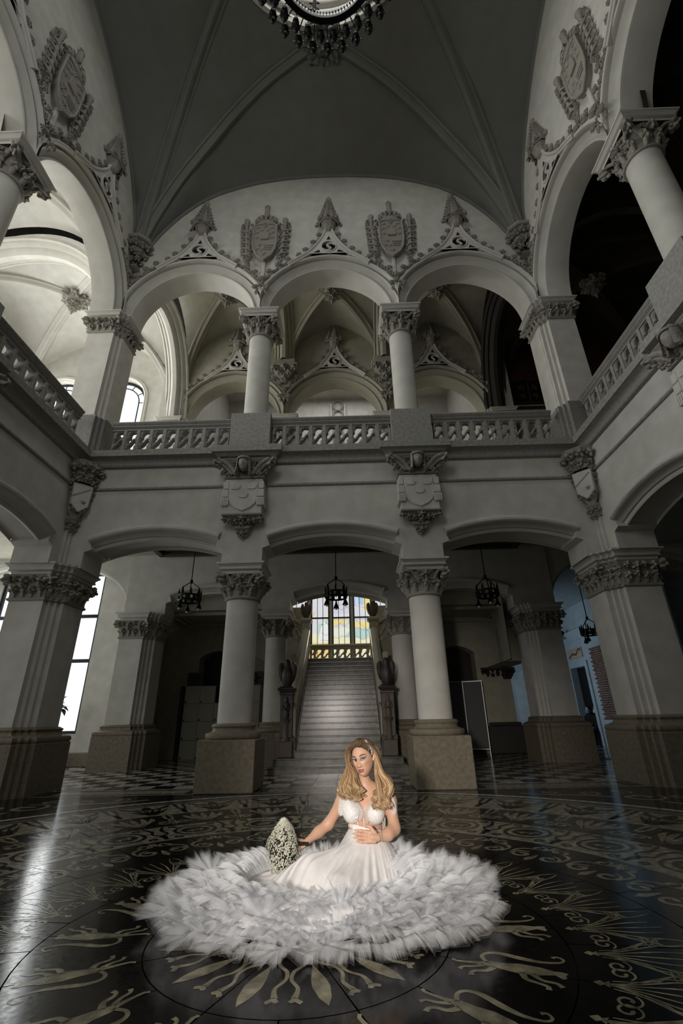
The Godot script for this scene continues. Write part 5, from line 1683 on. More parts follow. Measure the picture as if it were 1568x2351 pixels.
func stained_glass_image() -> Image:
	var W := 640; var H := 560      # covers x -1.93..1.89 (5 lights), y 2.3..5.65 of the window
	var im := Image.create(W, H, false, Image.FORMAT_RGB8)
	im.fill(Color(0.80, 0.82, 0.86))
	var P := func(u: float, v: float) -> Vector2: return Vector2((u + 1.93) / 3.82 * W, (5.65 - v) / 3.35 * H)
	var fill := func(a: Array, c: Color) -> void:
		var o := PackedVector2Array()
		for k in range(0, a.size(), 2): o.append(P.call(a[k], a[k + 1]))
		paint_poly(im, o, c)
	var yel := Color(0.93, 0.83, 0.45); var pale := Color(0.90, 0.89, 0.70); var blue := Color(0.55, 0.70, 0.88); var teal := Color(0.62, 0.78, 0.75); var oran := Color(0.93, 0.66, 0.36)
	fill.call([-2, 2.3, 2, 2.3, 2, 3.75, 1, 3.7, 0.2, 3.85, -0.6, 3.75, -2, 3.8], pale)
	fill.call([-0.4, 3.55, 0.0, 3.62, 0.4, 3.5, 0.8, 3.65, 1.1, 3.55, 1.5, 3.6, 1.5, 3.85, 0.3, 4.1, -0.1, 3.9, -0.4, 3.95], Color(0.88, 0.89, 0.82))
	fill.call([0.05, 3.62, 0.4, 3.6, 0.75, 3.52, 1.1, 3.7, 1.1, 3.95, 0.6, 3.98, 0.3, 3.85], teal)
	fill.call([-0.35, 4.0, -0.02, 4.05, 0.35, 4.25, -0.35, 4.25], yel)
	fill.call([0.45, 3.95, 0.8, 3.9, 1.1, 3.98, 1.1, 4.2, 0.8, 4.12, 0.45, 4.2], yel)
	fill.call([-0.3, 4.45, 0.3, 4.45, 0.3, 4.95, -0.3, 4.95], Color(0.76, 0.76, 0.84))
	fill.call([0.42, 4.75, 0.80, 4.75, 0.80, 5.6, 0.42, 5.6], blue)
	fill.call([0.80, 4.55, 1.12, 4.4, 1.2, 5.6, 0.80, 5.6], yel)
	fill.call([0.5, 4.75, 0.6, 4.75, 0.6, 5.6, 0.5, 5.6], Color(0.72, 0.80, 0.92))
	fill.call([-0.5, 4.65, -0.35, 4.55, -0.35, 5.3, -0.62, 5.4], Color(0.52, 0.70, 0.84))
	fill.call([-0.55, 4.95, -0.4, 4.7, -0.37, 5.1], Color(0.40, 0.66, 0.70))
	fill.call([-1.08, 4.35, -0.95, 4.65, -1.02, 4.35], oran)
	fill.call([-1.08, 5.0, -0.9, 5.0, -0.78, 5.35, -1.08, 5.3], oran)
	fill.call([-1.1, 2.3, -0.35, 2.3, -0.35, 3.45, -0.75, 3.42, -1.1, 3.46], Color(0.92, 0.76, 0.38))
	# the figure in white with a green bunch
	fill.call([-0.84, 3.45, -0.36, 3.45, -0.38, 3.75, -0.42, 4.1, -0.52, 4.22, -0.66, 4.18, -0.76, 3.95], Color(0.90, 0.90, 0.93))
	fill.call([-0.86, 3.6, -0.76, 3.95, -0.70, 4.1, -0.86, 4.1], teal)
	var hd := PackedVector2Array()
	for k in 14: hd.append(P.call(-0.50 + cos(TAU * k / 14) * 0.085, 4.41 + sin(TAU * k / 14) * 0.10))
	paint_poly(im, hd, Color(0.90, 0.80, 0.55))
	hd = PackedVector2Array()
	for k in 14: hd.append(P.call(-0.50 + cos(TAU * k / 14) * 0.058, 4.40 + sin(TAU * k / 14) * 0.07))
	paint_poly(im, hd, Color(0.86, 0.84, 0.84))
	rng.seed = 77
	for k in 14:
		var x := rng.randf_range(-0.82, -0.40); var y := rng.randf_range(4.0, 4.24)
		fill.call([x - 0.03, y, x, y - 0.03, x + 0.04, y + 0.01, x, y + 0.035], [Color(0.25, 0.55, 0.52), Color(0.45, 0.70, 0.66), Color(0.72, 0.84, 0.70)][k % 3])
	var lead := Color(0.35, 0.36, 0.38)
	for l in [[-0.32, 3.62, -0.15, 3.58, 0.0, 3.64, 0.2, 3.6, 0.4, 3.66], [-0.32, 3.98, -0.1, 4.05, 0.02, 4.2], [0.0, 4.1, 0.15, 4.0, 0.3, 3.9], [-0.1, 4.12, 0.14, 3.96, 0.28, 4.2], [0.44, 3.95, 0.7, 3.88, 0.9, 3.82, 1.05, 3.85], [0.5, 4.2, 0.72, 4.02, 0.92, 3.82, 1.05, 3.6], [0.45, 3.6, 0.55, 3.64, 0.70, 3.5, 0.85, 3.55, 1.05, 3.62], [-0.3, 4.7, -0.02, 4.58, 0.3, 4.72], [-0.3, 4.62, -0.02, 4.8, 0.3, 4.6], [0.45, 4.75, 0.6, 4.7, 0.8, 4.65, 1.0, 4.6], [-0.78, 3.52, -0.36, 3.5], [-0.75, 3.8, -0.58, 3.68, -0.37, 3.8], [-0.32, 4.3, 1.05, 4.3], [-0.32, 4.24, 1.05, 4.24]]:
		var pts := []
		for k in range(0, l.size(), 2): pts.append(P.call(l[k], l[k + 1]))
		paint_line(im, pts, 0.8, lead)
	for q in [[-0.2, 3.98], [0.02, 4.0], [0.26, 4.12], [0.5, 4.15], [-0.02, 3.66], [0.55, 3.68], [0.92, 3.84]]:
		fill.call([q[0] - 0.05, q[1], q[0], q[1] - 0.025, q[0] + 0.05, q[1], q[0], q[1] + 0.025], Color(0.62, 0.76, 0.84) if q[0] < 0.9 else Color(0.25, 0.55, 0.80))
	for y in H:
		for x in W: im.set_pixel(x, y, im.get_pixel(x, y).lerp(Color(0.97, 0.97, 0.96), 0.30))
	return im

func rear_rooms() -> void:
	var im := stained_glass_image()
	var sg := mat("stained_glass", Color(0.9, 0.9, 0.9), 0.3)
	var tex := ImageTexture.create_from_image(im)
	sg.albedo_texture = tex
	sg.emission_enabled = true; sg.emission_operator = BaseMaterial3D.EMISSION_OP_MULTIPLY
	sg.emission = Color(1, 1, 1); sg.emission_texture = tex; sg.emission_energy_multiplier = 0.85
	var zw := -16.6
	var w := MB.new()
	var T := Transform3D(Basis(), Vector3(0, 0, zw))
	wall_with_opening(w, -5.2, 5.2, 0.0, 14.0, PackedVector2Array([Vector2(-1.95, 2.3), Vector2(-1.95, 5.65), Vector2(1.91, 5.65), Vector2(1.91, 2.3)]), 0.35, T)
	w.box(Vector3(-4.95, 9.9, -14.5), Vector3(0.3, 8.2, 4.3)); w.box(Vector3(4.95, 9.9, -14.5), Vector3(0.3, 8.2, 4.3))
	w.box(Vector3(0, 14.1, -14.5), Vector3(10.2, 0.3, 4.6))
	struct("wall_stairwell", w, MT.plaster)
	var win := thing("stained_glass_window", "bright leaded stained glass window with a white-robed figure at the head of the stairs", "window", Vector3(0, 0, zw - 0.15))
	for k in 5:
		var cx := -0.02 + (k - 2) * 0.765
		var m := MB.new()
		if k < 4:
			m.box(Vector3(cx + 0.3825, 3.975, 0.06), Vector3(0.08, 3.35, 0.22), 0.02)
			part("mullion", m, MT.warm_plaster, win)
		m = MB.new()
		for e in [-1.0, 1.0]: m.box(Vector3(cx + e * 0.31, 3.975, 0), Vector3(0.045, 3.35, 0.07))
		m.box(Vector3(cx, 4.295, 0.005), Vector3(0.66, 0.05, 0.07)); m.box(Vector3(cx, 2.325, 0), Vector3(0.66, 0.05, 0.07)); m.box(Vector3(cx, 5.625, 0), Vector3(0.66, 0.05, 0.07))
		for e in [-0.1, 0.1]: m.box(Vector3(cx + e, 3.975, 0.004), Vector3(0.018, 3.35, 0.03))
		part("frame", m, MT.frame_black, win)
		for row in 2:
			for c in 3:
				m = MB.new(); m.use_u = true
				var x0: float = cx - 0.3 + 0.2 * c; var x1: float = x0 + 0.2
				var y0: float = [2.3, 4.295][row]; var y1: float = [4.295, 5.65][row]
				var uv := func(x: float, y: float) -> Vector2: return Vector2((x + 1.93) / 3.82, (5.65 - y) / 3.35)
				m.uvquad(Vector3(x0, y0, -0.01), Vector3(x1, y0, -0.01), Vector3(x1, y1, -0.01), Vector3(x0, y1, -0.01), uv.call(x0, y0), uv.call(x1, y0), uv.call(x1, y1), uv.call(x0, y1))
				part("pane", m, sg, win)
	# pierced stone band and coved ribs high on the stairwell wall
	var pb := thing("lattice_band", "white band of stone lozenge lattice on the stairwell wall, seen through the middle gallery arch", "wall ornament", Vector3(0.0, 0, zw + 0.05))
	var m2 := MB.new()
	m2.box(Vector3(-0.30, 10.4, 0), Vector3(0.08, 6.4, 0.10), 0.02); m2.box(Vector3(0.30, 10.4, 0), Vector3(0.08, 6.4, 0.10), 0.02)
	part("frame", m2, MT.plaster, pb)
	for k in 13:
		m2 = MB.new()
		var loop := []
		for j in 17:
			var a := TAU * j / 16
			loop.append(Vector3(sin(a) * 0.22, 7.5 + 0.5 * k + cos(a) * 0.25, 0.03))
		m2.tube(loop, [0.035], 6, Vector2.ONE, false)
		part("lozenge", m2, MT.carved, pb)
	m2 = MB.new()
	for e in [-1.0, 1.0]:
		for q in [[0.55, 2.2], [2.9, 1.7]]:
			var rows := []
			for i in 9:
				var row := PackedVector3Array()
				for j in 17:
					var a := PI * j / 16; var f := i / 8.0
					row.append(Vector3(e * (q[0] + q[1] * 0.5) + cos(a) * q[1] * 0.5 * (1 - f * 0.15), 7.0 + sin(a) * q[1] * 0.3 + 3.2 + f * 0.5, zw + 0.05 + f * 0.9))
				rows.append(row)
			m2.grid(rows, false, false, 0.3)
	struct("trim_10", m2, MT.plaster)
	# lower rear wall with dark arched recesses, its ceiling with a framed panel
	for e in [-1.0, 1.0]:
		var m := MB.new()
		var x0: float = minf(e * 1.12, e * 5.4); var x1: float = maxf(e * 1.12, e * 5.4)
		if e > 0: x1 = 4.75
		var cx: float = -3.75 if e < 0 else 3.45
		wall_with_opening(m, x0, x1, 0.0, 4.2, seg_head(cx, 0.0, 2.72, 0.55, 0.2), 0.5, Transform3D(Basis(), Vector3(0, 0, -14.5)))
		struct("wall_rear", m, MT.warm_plaster)
		m = MB.new(); m.box(Vector3(cx, 1.6, -15.1), Vector3(1.6, 3.2, 0.1)); struct("door_1" if e < 0 else "door_2", m, MT.timber)
		m = MB.new(); m.box(Vector3(e * 3.3, 3.95, -13.45), Vector3(3.5, 0.5, 2.2)); struct("ceiling_rear", m, MT.warm_plaster)
		m = MB.new()
		for fr in [[2.7, 1.7, 0.10, 0.09], [2.3, 1.35, 0.06, 0.05]]:
			for s in [-1.0, 1.0]:
				m.box(Vector3(e * 3.3 + s * fr[0] / 2, 3.70 - fr[3] / 2, -13.45), Vector3(fr[2], fr[3], fr[1] + fr[2]), 0.02)
				m.box(Vector3(e * 3.3, 3.70 - fr[3] / 2, -13.45 + s * fr[1] / 2), Vector3(fr[0], fr[3], fr[2]), 0.02)
		struct("trim_11", m, MT.warm_plaster)
		m = MB.new(); m.box(Vector3(e * 1.16, 1.25, -13.4), Vector3(0.12, 2.5, 2.4)); struct("wall_stair_flank", m, MT.warm_plaster)
	var mw := MB.new()
	mw.box(Vector3(-5.45, 2.8, -13.5), Vector3(0.2, 5.6, 2.3)); struct("wall_rear_left", mw, MT.warm_plaster)
	# lockers and the carved plaques over them
	var lk := thing("lockers", "bank of small white lockers against the back wall, half hidden by the left front column", "lockers", Vector3(-3.4, 0, -14.05))
	mw = MB.new(); mw.box(Vector3(0, 0.95, -0.2), Vector3(2.16, 1.90, 0.40), 0.01); part("body", mw, MT.locker, lk)
	mw = MB.new(); mw.box(Vector3(-1.13, 0.95, -0.1), Vector3(0.08, 1.9, 0.5), 0.01); part("side_panel", mw, MT.frame_black, lk)
	var dm := MB.new(); dm.box(Vector3.ZERO, Vector3(0.415, 0.455, 0.02), 0.006)
	var hm := MB.new(); hm.box(Vector3(-0.16, -0.18, 0.02), Vector3(0.05, 0.02, 0.03), 0.005); hm.box(Vector3(-0.17, -0.205, 0.018), Vector3(0.02, 0.03, 0.02), 0.004)
	var dmesh := dm.mesh(); var hmesh := hm.mesh()
	for r in 4:
		for c in 5:
			if r == 3 and c == 2:
				mw = MB.new(); mw.box(Vector3(-0.08, 1.665, 0.003), Vector3(0.24, 0.45, 0.012)); part("open_compartment", mw, MT.recess, lk)
				continue
			var d := part("door", dmesh, MT.locker, lk)
			d.position = Vector3(-0.86 + 0.43 * c, 0.26 + 0.468 * r, 0.012)
			part("handle", hmesh, MT.iron, d)
	for q in [[-4.28, "left end"], [-2.52, "right end"]]:
		var p := thing("carved_plaque", "dark carved relief plaque standing on the %s of the white lockers" % q[1], "plaque", Vector3(q[0], 1.9, -14.25))
		mw = MB.new(); mw.box(Vector3(0, 0.19, 0), Vector3(0.46, 0.38, 0.07), 0.012); part("slab", mw, MT.dark_stone, p)
		mw = MB.new(); mw.add(kit.lump[0], aim(Vector3(0, 0.19, 0.03), Vector3(0, 0, 1), 0.32, 0, 0.4))
		part("leaf_relief", mw, MT.dark_stone, p)
	# folding screen on the right
	var fs := thing("folding_screen", "grey folding screen with thin pale edges behind the right front column", "screen", Vector3(3.15, 0, -13.6))
	for k in 3:
		var T2 := Transform3D(Basis(Vector3.UP, 0.35 if k % 2 else -0.30), Vector3(-0.55 + 0.5 * k, 0, 0))
		mw = MB.new(); var bx := MB.new(); bx.box(Vector3(0, 1.0, 0), Vector3(0.50, 1.66, 0.02)); mw.add(bx, T2); part("panel", mw, MT.grey_board, fs)
		mw = MB.new(); bx = MB.new()
		for e in [-1.0, 1.0]: bx.box(Vector3(e * 0.255, 0.93, 0), Vector3(0.018, 1.86, 0.03), 0.004)
		bx.box(Vector3(0, 1.84, 0), Vector3(0.5, 0.016, 0.03)); bx.box(Vector3(0, 0.17, 0), Vector3(0.5, 0.016, 0.03))
		mw.add(bx, T2); part("frame", mw, MT.alu, fs)
	# small pier on the right with its own low arch
	var sp := thing("pier", "low dark pier with a short leafy capital behind the right second-row pier", "pier", Vector3(4.62, 0, -14.85))
	mw = MB.new(); mw.box(Vector3(0, 0.35, 0), Vector3(1.04, 0.70, 0.9), 0.02); mw.box(Vector3(0, 0.74, 0), Vector3(0.92, 0.1, 0.8), 0.03); part("plinth", mw, MT.dark_stone, sp)
	mw = MB.new(); mw.box(Vector3(0, 1.38, 0), Vector3(0.74, 1.2, 0.6), 0.02); mw.box(Vector3(0.05, 1.38, 0.31), Vector3(0.02, 1.2, 0.02)); part("shaft", mw, MT.warm_plaster, sp)
	var cp := plan_capital(v2([-0.37, -0.3, 0.37, -0.3, 0.37, 0.3, -0.37, 0.3]), 0.26, 0.08, 12)
	for i in cp.P.size(): cp.P[i].y += 1.96
	part("capital", cp, MT.dark_stone, sp)
	mw = MB.new(); mw.box(Vector3(0, 2.24, 0), Vector3(1.0, 0.06, 0.84), 0.015); part("abacus", mw, MT.dark_stone, sp)
	mw = MB.new()
	wall_with_opening(mw, -0.1, 3.0, 2.27, 5.6, round_head(1.35, 2.28, 2.28, 0.98, 1.6), 0.7, Transform3D(Basis(Vector3(0, 0, 1), Vector3.UP, Vector3(-1, 0, 0)), Vector3(4.32, 0, -15.2)))
	struct("wall_low_arch", mw, MT.warm_plaster)

func right_room() -> void:
	# cool-lit room beyond the right aisle
	var m := MB.new()
	var T := Transform3D(Basis(Vector3(0, 0, 1), Vector3.UP, Vector3(-1, 0, 0)), Vector3(8.5, 0, -19.2))    # local x runs towards the camera, z = 0 faces -x
	wall_with_opening(m, 0.0, 6.8, 0.0, 4.6, PackedVector2Array([Vector2(0.95, 0.0), Vector2(0.95, 2.5), Vector2(2.1, 2.5), Vector2(2.1, 0.0)]), 0.3, T)
	m.box(Vector3(6.4, 2.3, -19.3), Vector3(4.6, 4.6, 0.2)); m.box(Vector3(6.4, 4.7, -15.8), Vector3(5.0, 0.2, 7.0))
	m.box(Vector3(9.6, 2.3, -12.9), Vector3(2.2, 4.6, 0.2))
	m.box(Vector3(4.2, 2.3, -18.95), Vector3(0.2, 4.6, 0.9)); m.box(Vector3(4.2, 4.3, -17.0), Vector3(0.2, 0.8, 3.2)); m.box(Vector3(4.2, 0.3, -17.0), Vector3(0.2, 0.6, 3.2))
	struct("wall_right_room", m, MT.cool_plaster)
	m = MB.new()
	var path := PackedVector2Array([Vector2(0, 3.45), Vector2(6.7, 3.45)])
	m.sweep(path, [[-0.05, 0.0], [0.0, 0.05], [0.10, 0.08], [0.20, 0.16], [0.28, 0.18], [0.30, 0.0]], T)
	m.sweep(PackedVector2Array([Vector2(0.83, 0), Vector2(0.83, 2.62), Vector2(2.22, 2.62), Vector2(2.22, 0)]), [[-0.12, 0.0], [-0.12, 0.05], [0.0, 0.07], [0.06, 0.05], [0.06, 0.0]], T)
	struct("trim_12", m, MT.cool_plaster)
	m = MB.new(); m.box(T * Vector3(1.52, 1.25, -0.22), Vector3(0.06, 2.5, 1.2)); struct("door_3", m, MT.timber)
	var op := thing("overdoor_panel", "small framed painted panel over the dark doorway of the blue-lit room", "panel", T * Vector3(1.52, 2.98, 0.02), -PI / 2)
	m = MB.new(); m.box(Vector3.ZERO, Vector3(1.1, 0.34, 0.03), 0.008); part("board", m, MT.beige, op)
	m = MB.new(); m.sweep(PackedVector2Array([Vector2(-0.5, -0.12), Vector2(-0.2, 0.0), Vector2(0.1, -0.05), Vector2(0.35, 0.12), Vector2(0.5, 0.08)]), [[-0.035, 0.014], [-0.03, 0.022], [0.03, 0.022], [0.035, 0.014]], Transform3D()); part("painted_scroll", m, MT.brown_stone, op)
	# bare masonry left open in the plaster: bricks beside rubble stones
	var bw := thing("bare_masonry", "patch of bare red brick and rubble stone left open in the pale blue wall", "masonry", T * Vector3(0, 0, -0.02), -PI / 2)
	m = MB.new(); m.box(Vector3(3.48, 1.88, -0.02), Vector3(1.86, 2.24, 0.05)); part("mortar", m, MT.mortar, bw)
	rng.seed = 5
	var mats := [MT.brick_a, MT.brick_b, MT.brick_c]
	var sets := [MB.new(), MB.new(), MB.new()]
	var r := 0
	var y := 0.78
	while y < 2.98:
		var x := 2.57 + (0.1 if r % 2 else 0.0)
		while x < 3.5 + rng.randf_range(-0.12, 0.12):
			sets[rng.randi() % 2].box(Vector3(x + 0.1, y + 0.03, 0.02 + rng.randf_range(-0.01, 0.01)), Vector3(0.19, 0.055, 0.05), 0.008)
			x += 0.205
		y += 0.068; r += 1
	for k in 110:
		var c := Vector2(rng.randf_range(3.5, 4.36), rng.randf_range(0.84, 2.92))
		var po := PackedVector2Array()
		for j in 7: po.append(c + Vector2.from_angle(TAU * j / 7.0) * rng.randf_range(0.045, 0.10))
		sets[2].slab(po, -0.01, 0.03 + rng.randf_range(0, 0.02), Transform3D(), 0.015)
	for k in 3:
		var o := part(["brick_courses", "brick_courses", "rubble_stones"][k], sets[k], mats[k], bw)
		o.set_meta("kind", "stuff")
	# its window, out of sight behind the low pier
	day_window("window_6", Transform3D(Basis(Vector3(0, 0, -1), Vector3.UP, Vector3(1, 0, 0)), Vector3(4.2, 0, -17.0)), PackedVector2Array([Vector2(-1.4, 0.6), Vector2(1.4, 0.6), Vector2(1.4, 3.9), Vector2(-1.4, 3.9)]), MT.day_glass, [0.0], [2.4], 0.08)

# ---------------------------------------------------------------- hanging lamps, plant
func ring_lamp() -> Node3D:
	var t := thing("iron_chandelier", "", "chandelier")
	var m := MB.new()
	m.tube([Vector3(0, 0.40, 0), Vector3(0, 1.5, 0)], [0.012], 6)
	m.lathe([[0.0, 0.33], [0.035, 0.36], [0.035, 0.42], [0.0, 0.45]], 8)
	part("rod", m, MT.iron, t)
	m = MB.new()
	for k in 3:
		var a := TAU * k / 3 + 0.5
		var d := Vector3(cos(a), 0, sin(a))
		m.tube([Vector3(0, 0.38, 0), d * 0.215 + Vector3(0, 0.22, 0), d * 0.225 + Vector3(0, 0.0, 0)], [0.012], 6)
	part("arms", m, MT.iron, t)
	m = MB.new()
	for y in [-0.055, 0.055]:
		m.lathe([[0.235, y - 0.022], [0.25, y - 0.012], [0.25, y + 0.012], [0.235, y + 0.022], [0.215, y + 0.012], [0.215, y - 0.012], [0.235, y - 0.022]], 24)
	for k in 10:
		var a := TAU * k / 10
		m.add(_bx(Vector3(0.07, 0.10, 0.03)), Transform3D(Basis(Vector3.UP, -a + PI / 2), Vector3(cos(a) * 0.235, 0, sin(a) * 0.235)))
	part("band", m, MT.iron, t)
	for k in 8:
		var a := TAU * k / 8
		m = MB.new()
		m.tube([Vector3(cos(a) * 0.235, 0.06, sin(a) * 0.235), Vector3(cos(a) * 0.235, 0.12, sin(a) * 0.235), Vector3(cos(a) * 0.235, 0.21, sin(a) * 0.235)], [0.022, 0.024, 0.006], 6)
		part("spike", m, MT.iron, t)
	for k in 3:
		var a := TAU * k / 3 + 0.5
		var c := Vector3(cos(a) * 0.235, 0, sin(a) * 0.235)
		m = MB.new()
		m.lathe([[0.066, -0.245], [0.05, -0.20], [0.025, -0.14], [0.012, -0.07]], 12, c)
		var o := part("lamp_shade", m, MT.iron, t)
		m = MB.new(); m.lathe([[0.0, -0.28], [0.03, -0.265], [0.034, -0.24], [0.02, -0.21]], 10, c)
		part("bulb", m, MT.bulb_glass, o)
	return t

func _bx(s: Vector3, b := 0.0) -> MB:
	var m := MB.new(); m.box(Vector3.ZERO, s, b); return m

func lamps() -> void:
	var c := ring_lamp()
	c.position = Vector3(-0.01, 3.47, -10.1)
	tag(c, "small black iron ring chandelier in front of the stained glass window", "chandelier", "")
	dup(c, "small black iron ring chandelier left of the left front column, in the dark aisle", Vector3(-3.28, 3.47, -10.1), 0.4)
	dup(c, "small black iron ring chandelier right of the right front column, in the dark aisle", Vector3(3.34, 3.42, -10.1), 0.9)
	dup(c, "small black iron ring chandelier hanging before the blue-lit room at the right", Vector3(6.85, 2.99, -13.0), 0.2)
	var sc := thing("wall_sconce", "tiny black wall sconce on the blue-lit wall beside the right second-row pier", "sconce", Vector3(8.42, 3.62, -17.95))
	var m := MB.new(); m.tube([Vector3(0.06, 0, 0), Vector3(-0.1, -0.08, 0), Vector3(-0.14, 0.08, 0)], [0.02], 6); part("arm", m, MT.iron, sc)
	m = MB.new(); m.lathe([[0.02, 0.06], [0.09, 0.10], [0.10, 0.16], [0.05, 0.22]], 8, Vector3(-0.14, 0, 0)); part("cup", m, MT.iron, sc)
	# the great ring high under the skylight
	var t := thing("ring_chandelier", "big black ring chandelier with many hanging glass lamps below the skylight", "chandelier", Vector3(0.15, 12.05, ZC))
	m = MB.new()
	m.lathe([[0.90, -0.07], [0.92, -0.05], [0.92, 0.05], [0.90, 0.07], [0.82, 0.07], [0.81, 0.0], [0.82, -0.07], [0.90, -0.07]], 64)
	part("ring", m, MT.iron, t)
	m = MB.new()
	for k in 96:
		var a := TAU * k / 96
		m.add(_bx(Vector3(0.03, 0.05, 0.015)), Transform3D(Basis(Vector3.UP, -a), Vector3(cos(a) * 0.805, 0.09, sin(a) * 0.805)))
	var o := part("ring_fretwork", m, MT.iron, t); o.set_meta("kind", "stuff")
	for k in 6:
		var a := TAU * (k + 0.25) / 6
		m = MB.new()
		var d := Vector3(cos(a), 0, sin(a))
		m.tube([d * 0.86, d * 0.64 + Vector3(0, 1.2, 0), Vector3(0, 3.0, 0)], [0.03], 6)
		var z := []
		for j in 17: z.append(d * (0.86 - 0.22 * j / 16.0) + Vector3(0, 1.2 * j / 16.0, 0) + Vector3(-d.z, 0, d.x) * (0.09 if j % 2 else -0.09))
		m.tube(z, [0.008], 4)
		part("stay", m, MT.iron, t)
	m = MB.new(); m.tube([Vector3(0, 2.9, 0), Vector3(0, 4.9, 0)], [0.03], 6); part("chain", m, MT.iron, t)
	var lm := MB.new()
	lm.tube([Vector3(0, 0.0, 0), Vector3(0, 0.20, 0)], [0.008], 5)
	lm.lathe([[0.0, -0.40], [0.045, -0.37], [0.05, -0.33], [0.025, -0.30], [0.03, -0.285], [0.075, -0.24], [0.03, -0.235], [0.025, -0.18], [0.05, -0.13], [0.06, -0.10], [0.04, -0.06], [0.05, -0.02], [0.02, 0.02], [0.0, 0.03]], 10)
	for k in 4: lm.add(_bx(Vector3(0.05, 0.012, 0.012)), Transform3D(Basis(Vector3.UP, TAU * k / 4), Vector3(0, -0.22, 0)) * Transform3D(Basis(), Vector3(0.065, 0, 0)))
	var gm := MB.new()
	gm.lathe([[0.030, -0.285], [0.038, -0.26], [0.038, -0.15], [0.05, -0.12]], 10)
	var lmesh := lm.mesh(); var gmesh := gm.mesh()
	for k in 56:
		var a := TAU * k / 56
		var out: bool = k % 2 == 0
		var d := Vector3(cos(a), 0, sin(a))
		var rr := 1.16 if out else 1.0
		var lamp := part("hanging_lamp", lmesh, MT.iron, t)
		lamp.position = d * rr + Vector3(0, -0.02, 0)
		var am := MB.new(); am.tube([d * 0.90 - d * rr + Vector3(0, 0.02, 0), d * 0.04 + Vector3(0, 0.18, 0) - d * 0.04], [0.010], 4)
		part("arm", am, MT.iron, lamp)
		part("glass", gmesh, MT.lamp_glass, lamp)

func leaf_blade(L: float, w: float) -> MB:
	var m := MB.new()
	var rows := []
	for i in 8:
		var f := i / 7.0
		var ww := w * sin(PI * pow(f, 0.8)) * (1.0 - 0.3 * f)
		var row := PackedVector3Array()
		for j in 5:
			var s := (j - 2) / 2.0
			row.append(Vector3(s * ww, -0.25 * L * f * f + absf(s) * ww * 0.35, f * L))
		rows.append(row)
	m.grid(rows, false, false, 0.3, true)
	return m

func plant() -> void:
	var t := thing("potted_plant", "broad-leaved dark plant silhouetted against the tall bright window at the left", "plant", Vector3(-6.95, 0, -12.15))
	var m := MB.new()
	m.lathe([[0.0, 0.0], [0.14, 0.0], [0.19, 0.34], [0.205, 0.36], [0.19, 0.38], [0.17, 0.36], [0.0, 0.35]], 20)
	part("pot", m, MT.brown_stone, t)
	m = MB.new()
	m.tube(smooth_curve([Vector3(0, 0.34, 0), Vector3(-0.10, 0.8, 0.03), Vector3(-0.02, 1.2, 0), Vector3(0.12, 1.5, 0.05)], 10), [0.02], 6)
	m.tube([Vector3(-0.08, 0.9, 0.02), Vector3(-0.2, 1.1, 0.0), Vector3(-0.25, 1.4, 0.02)], [0.012], 6)
	part("stem", m, MT.leaf, t)
	rng.seed = 41
	var lf := leaf_blade(0.26, 0.075).mesh()
	for k in 26:
		var o := part("leaf", lf, MT.leaf, t)
		var f := rng.randf()
		var c := Vector3(0.05 + 0.10 * rng.randf_range(-1.5, 1.2), lerpf(1.12, 1.58, f), rng.randf_range(-0.05, 0.08))
		if k > 20: c = Vector3(-0.15 + rng.randf_range(-0.1, 0.06), rng.randf_range(0.75, 1.1), 0)
		o.position = c
		o.rotation = Vector3(rng.randf_range(-0.9, 0.7), rng.randf() * TAU, rng.randf_range(-0.5, 0.5))
		if k > 20: o.scale = Vector3.ONE * 0.55

# ---------------------------------------------------------------- inlaid floor
func fl(p: Vector2, h: float) -> Vector3: return Vector3(p.x, h, -p.y)       # motif plane: x sideways, y outwards

func stroke(m: MB, pts: Array, w: Array, h: float) -> void:       # flat ribbon through the points
	var n := pts.size()
	var L := PackedVector2Array(); var R := PackedVector2Array()
	for i in n:
		var d: Vector2 = (pts[mini(i + 1, n - 1)] - pts[maxi(i - 1, 0)]).normalized()
		var f := float(i) / (n - 1) * (w.size() - 1)
		var k := mini(int(f), w.size() - 2)
		var ww: float = lerpf(w[k], w[k + 1], f - k)
		L.append(pts[i] + d.orthogonal() * ww); R.append(pts[i] - d.orthogonal() * ww)
	for i in n - 1:
		_up(m, fl(R[i], h), fl(R[i + 1], h), fl(L[i + 1], h)); _up(m, fl(R[i], h), fl(L[i + 1], h), fl(L[i], h))

func _up(m: MB, a: Vector3, b: Vector3, c: Vector3) -> void:
	if (b - a).cross(c - a).y < 0.0: m.tri(a, c, b)
	else: m.tri(a, b, c)

func blob(m: MB, poly: PackedVector2Array, h: float) -> void:
	var ix := Geometry2D.triangulate_polygon(poly)
	for k in range(0, ix.size(), 3): _up(m, fl(poly[ix[k]], h), fl(poly[ix[k + 1]], h), fl(poly[ix[k + 2]], h))

func cv(a: Array, n := 14) -> Array:
	var p := []
	for k in range(0, a.size(), 2): p.append(Vector3(a[k], a[k + 1], 0))
	var o := []
	for q in smooth_curve(p, n): o.append(Vector2(q.x, q.y))
	return o

func spiral(c: Vector2, r0: float, r1: float, a0: float, turns: float, n := 20) -> Array:
	var o := []
	for k in n + 1:
		var f := float(k) / n
		o.append(c + Vector2.from_angle(a0 + TAU * turns * f) * lerpf(r0, r1, f))
	return o

func mirror_strokes(m: MB, pts: Array, w: Array, h: float) -> void:
	stroke(m, pts, w, h)
	var q := []
	for p in pts: q.append(Vector2(-p.x, p.y))
	stroke(m, q, w, h)

func around(parent: Node, called: String, m: MB, mt: Material, n: int, shift := 0.0) -> void:
	var me := m.mesh()
	for k in n:
		var o := part(called, me, mt, parent)
		o.rotation.y = TAU * (k + shift) / n

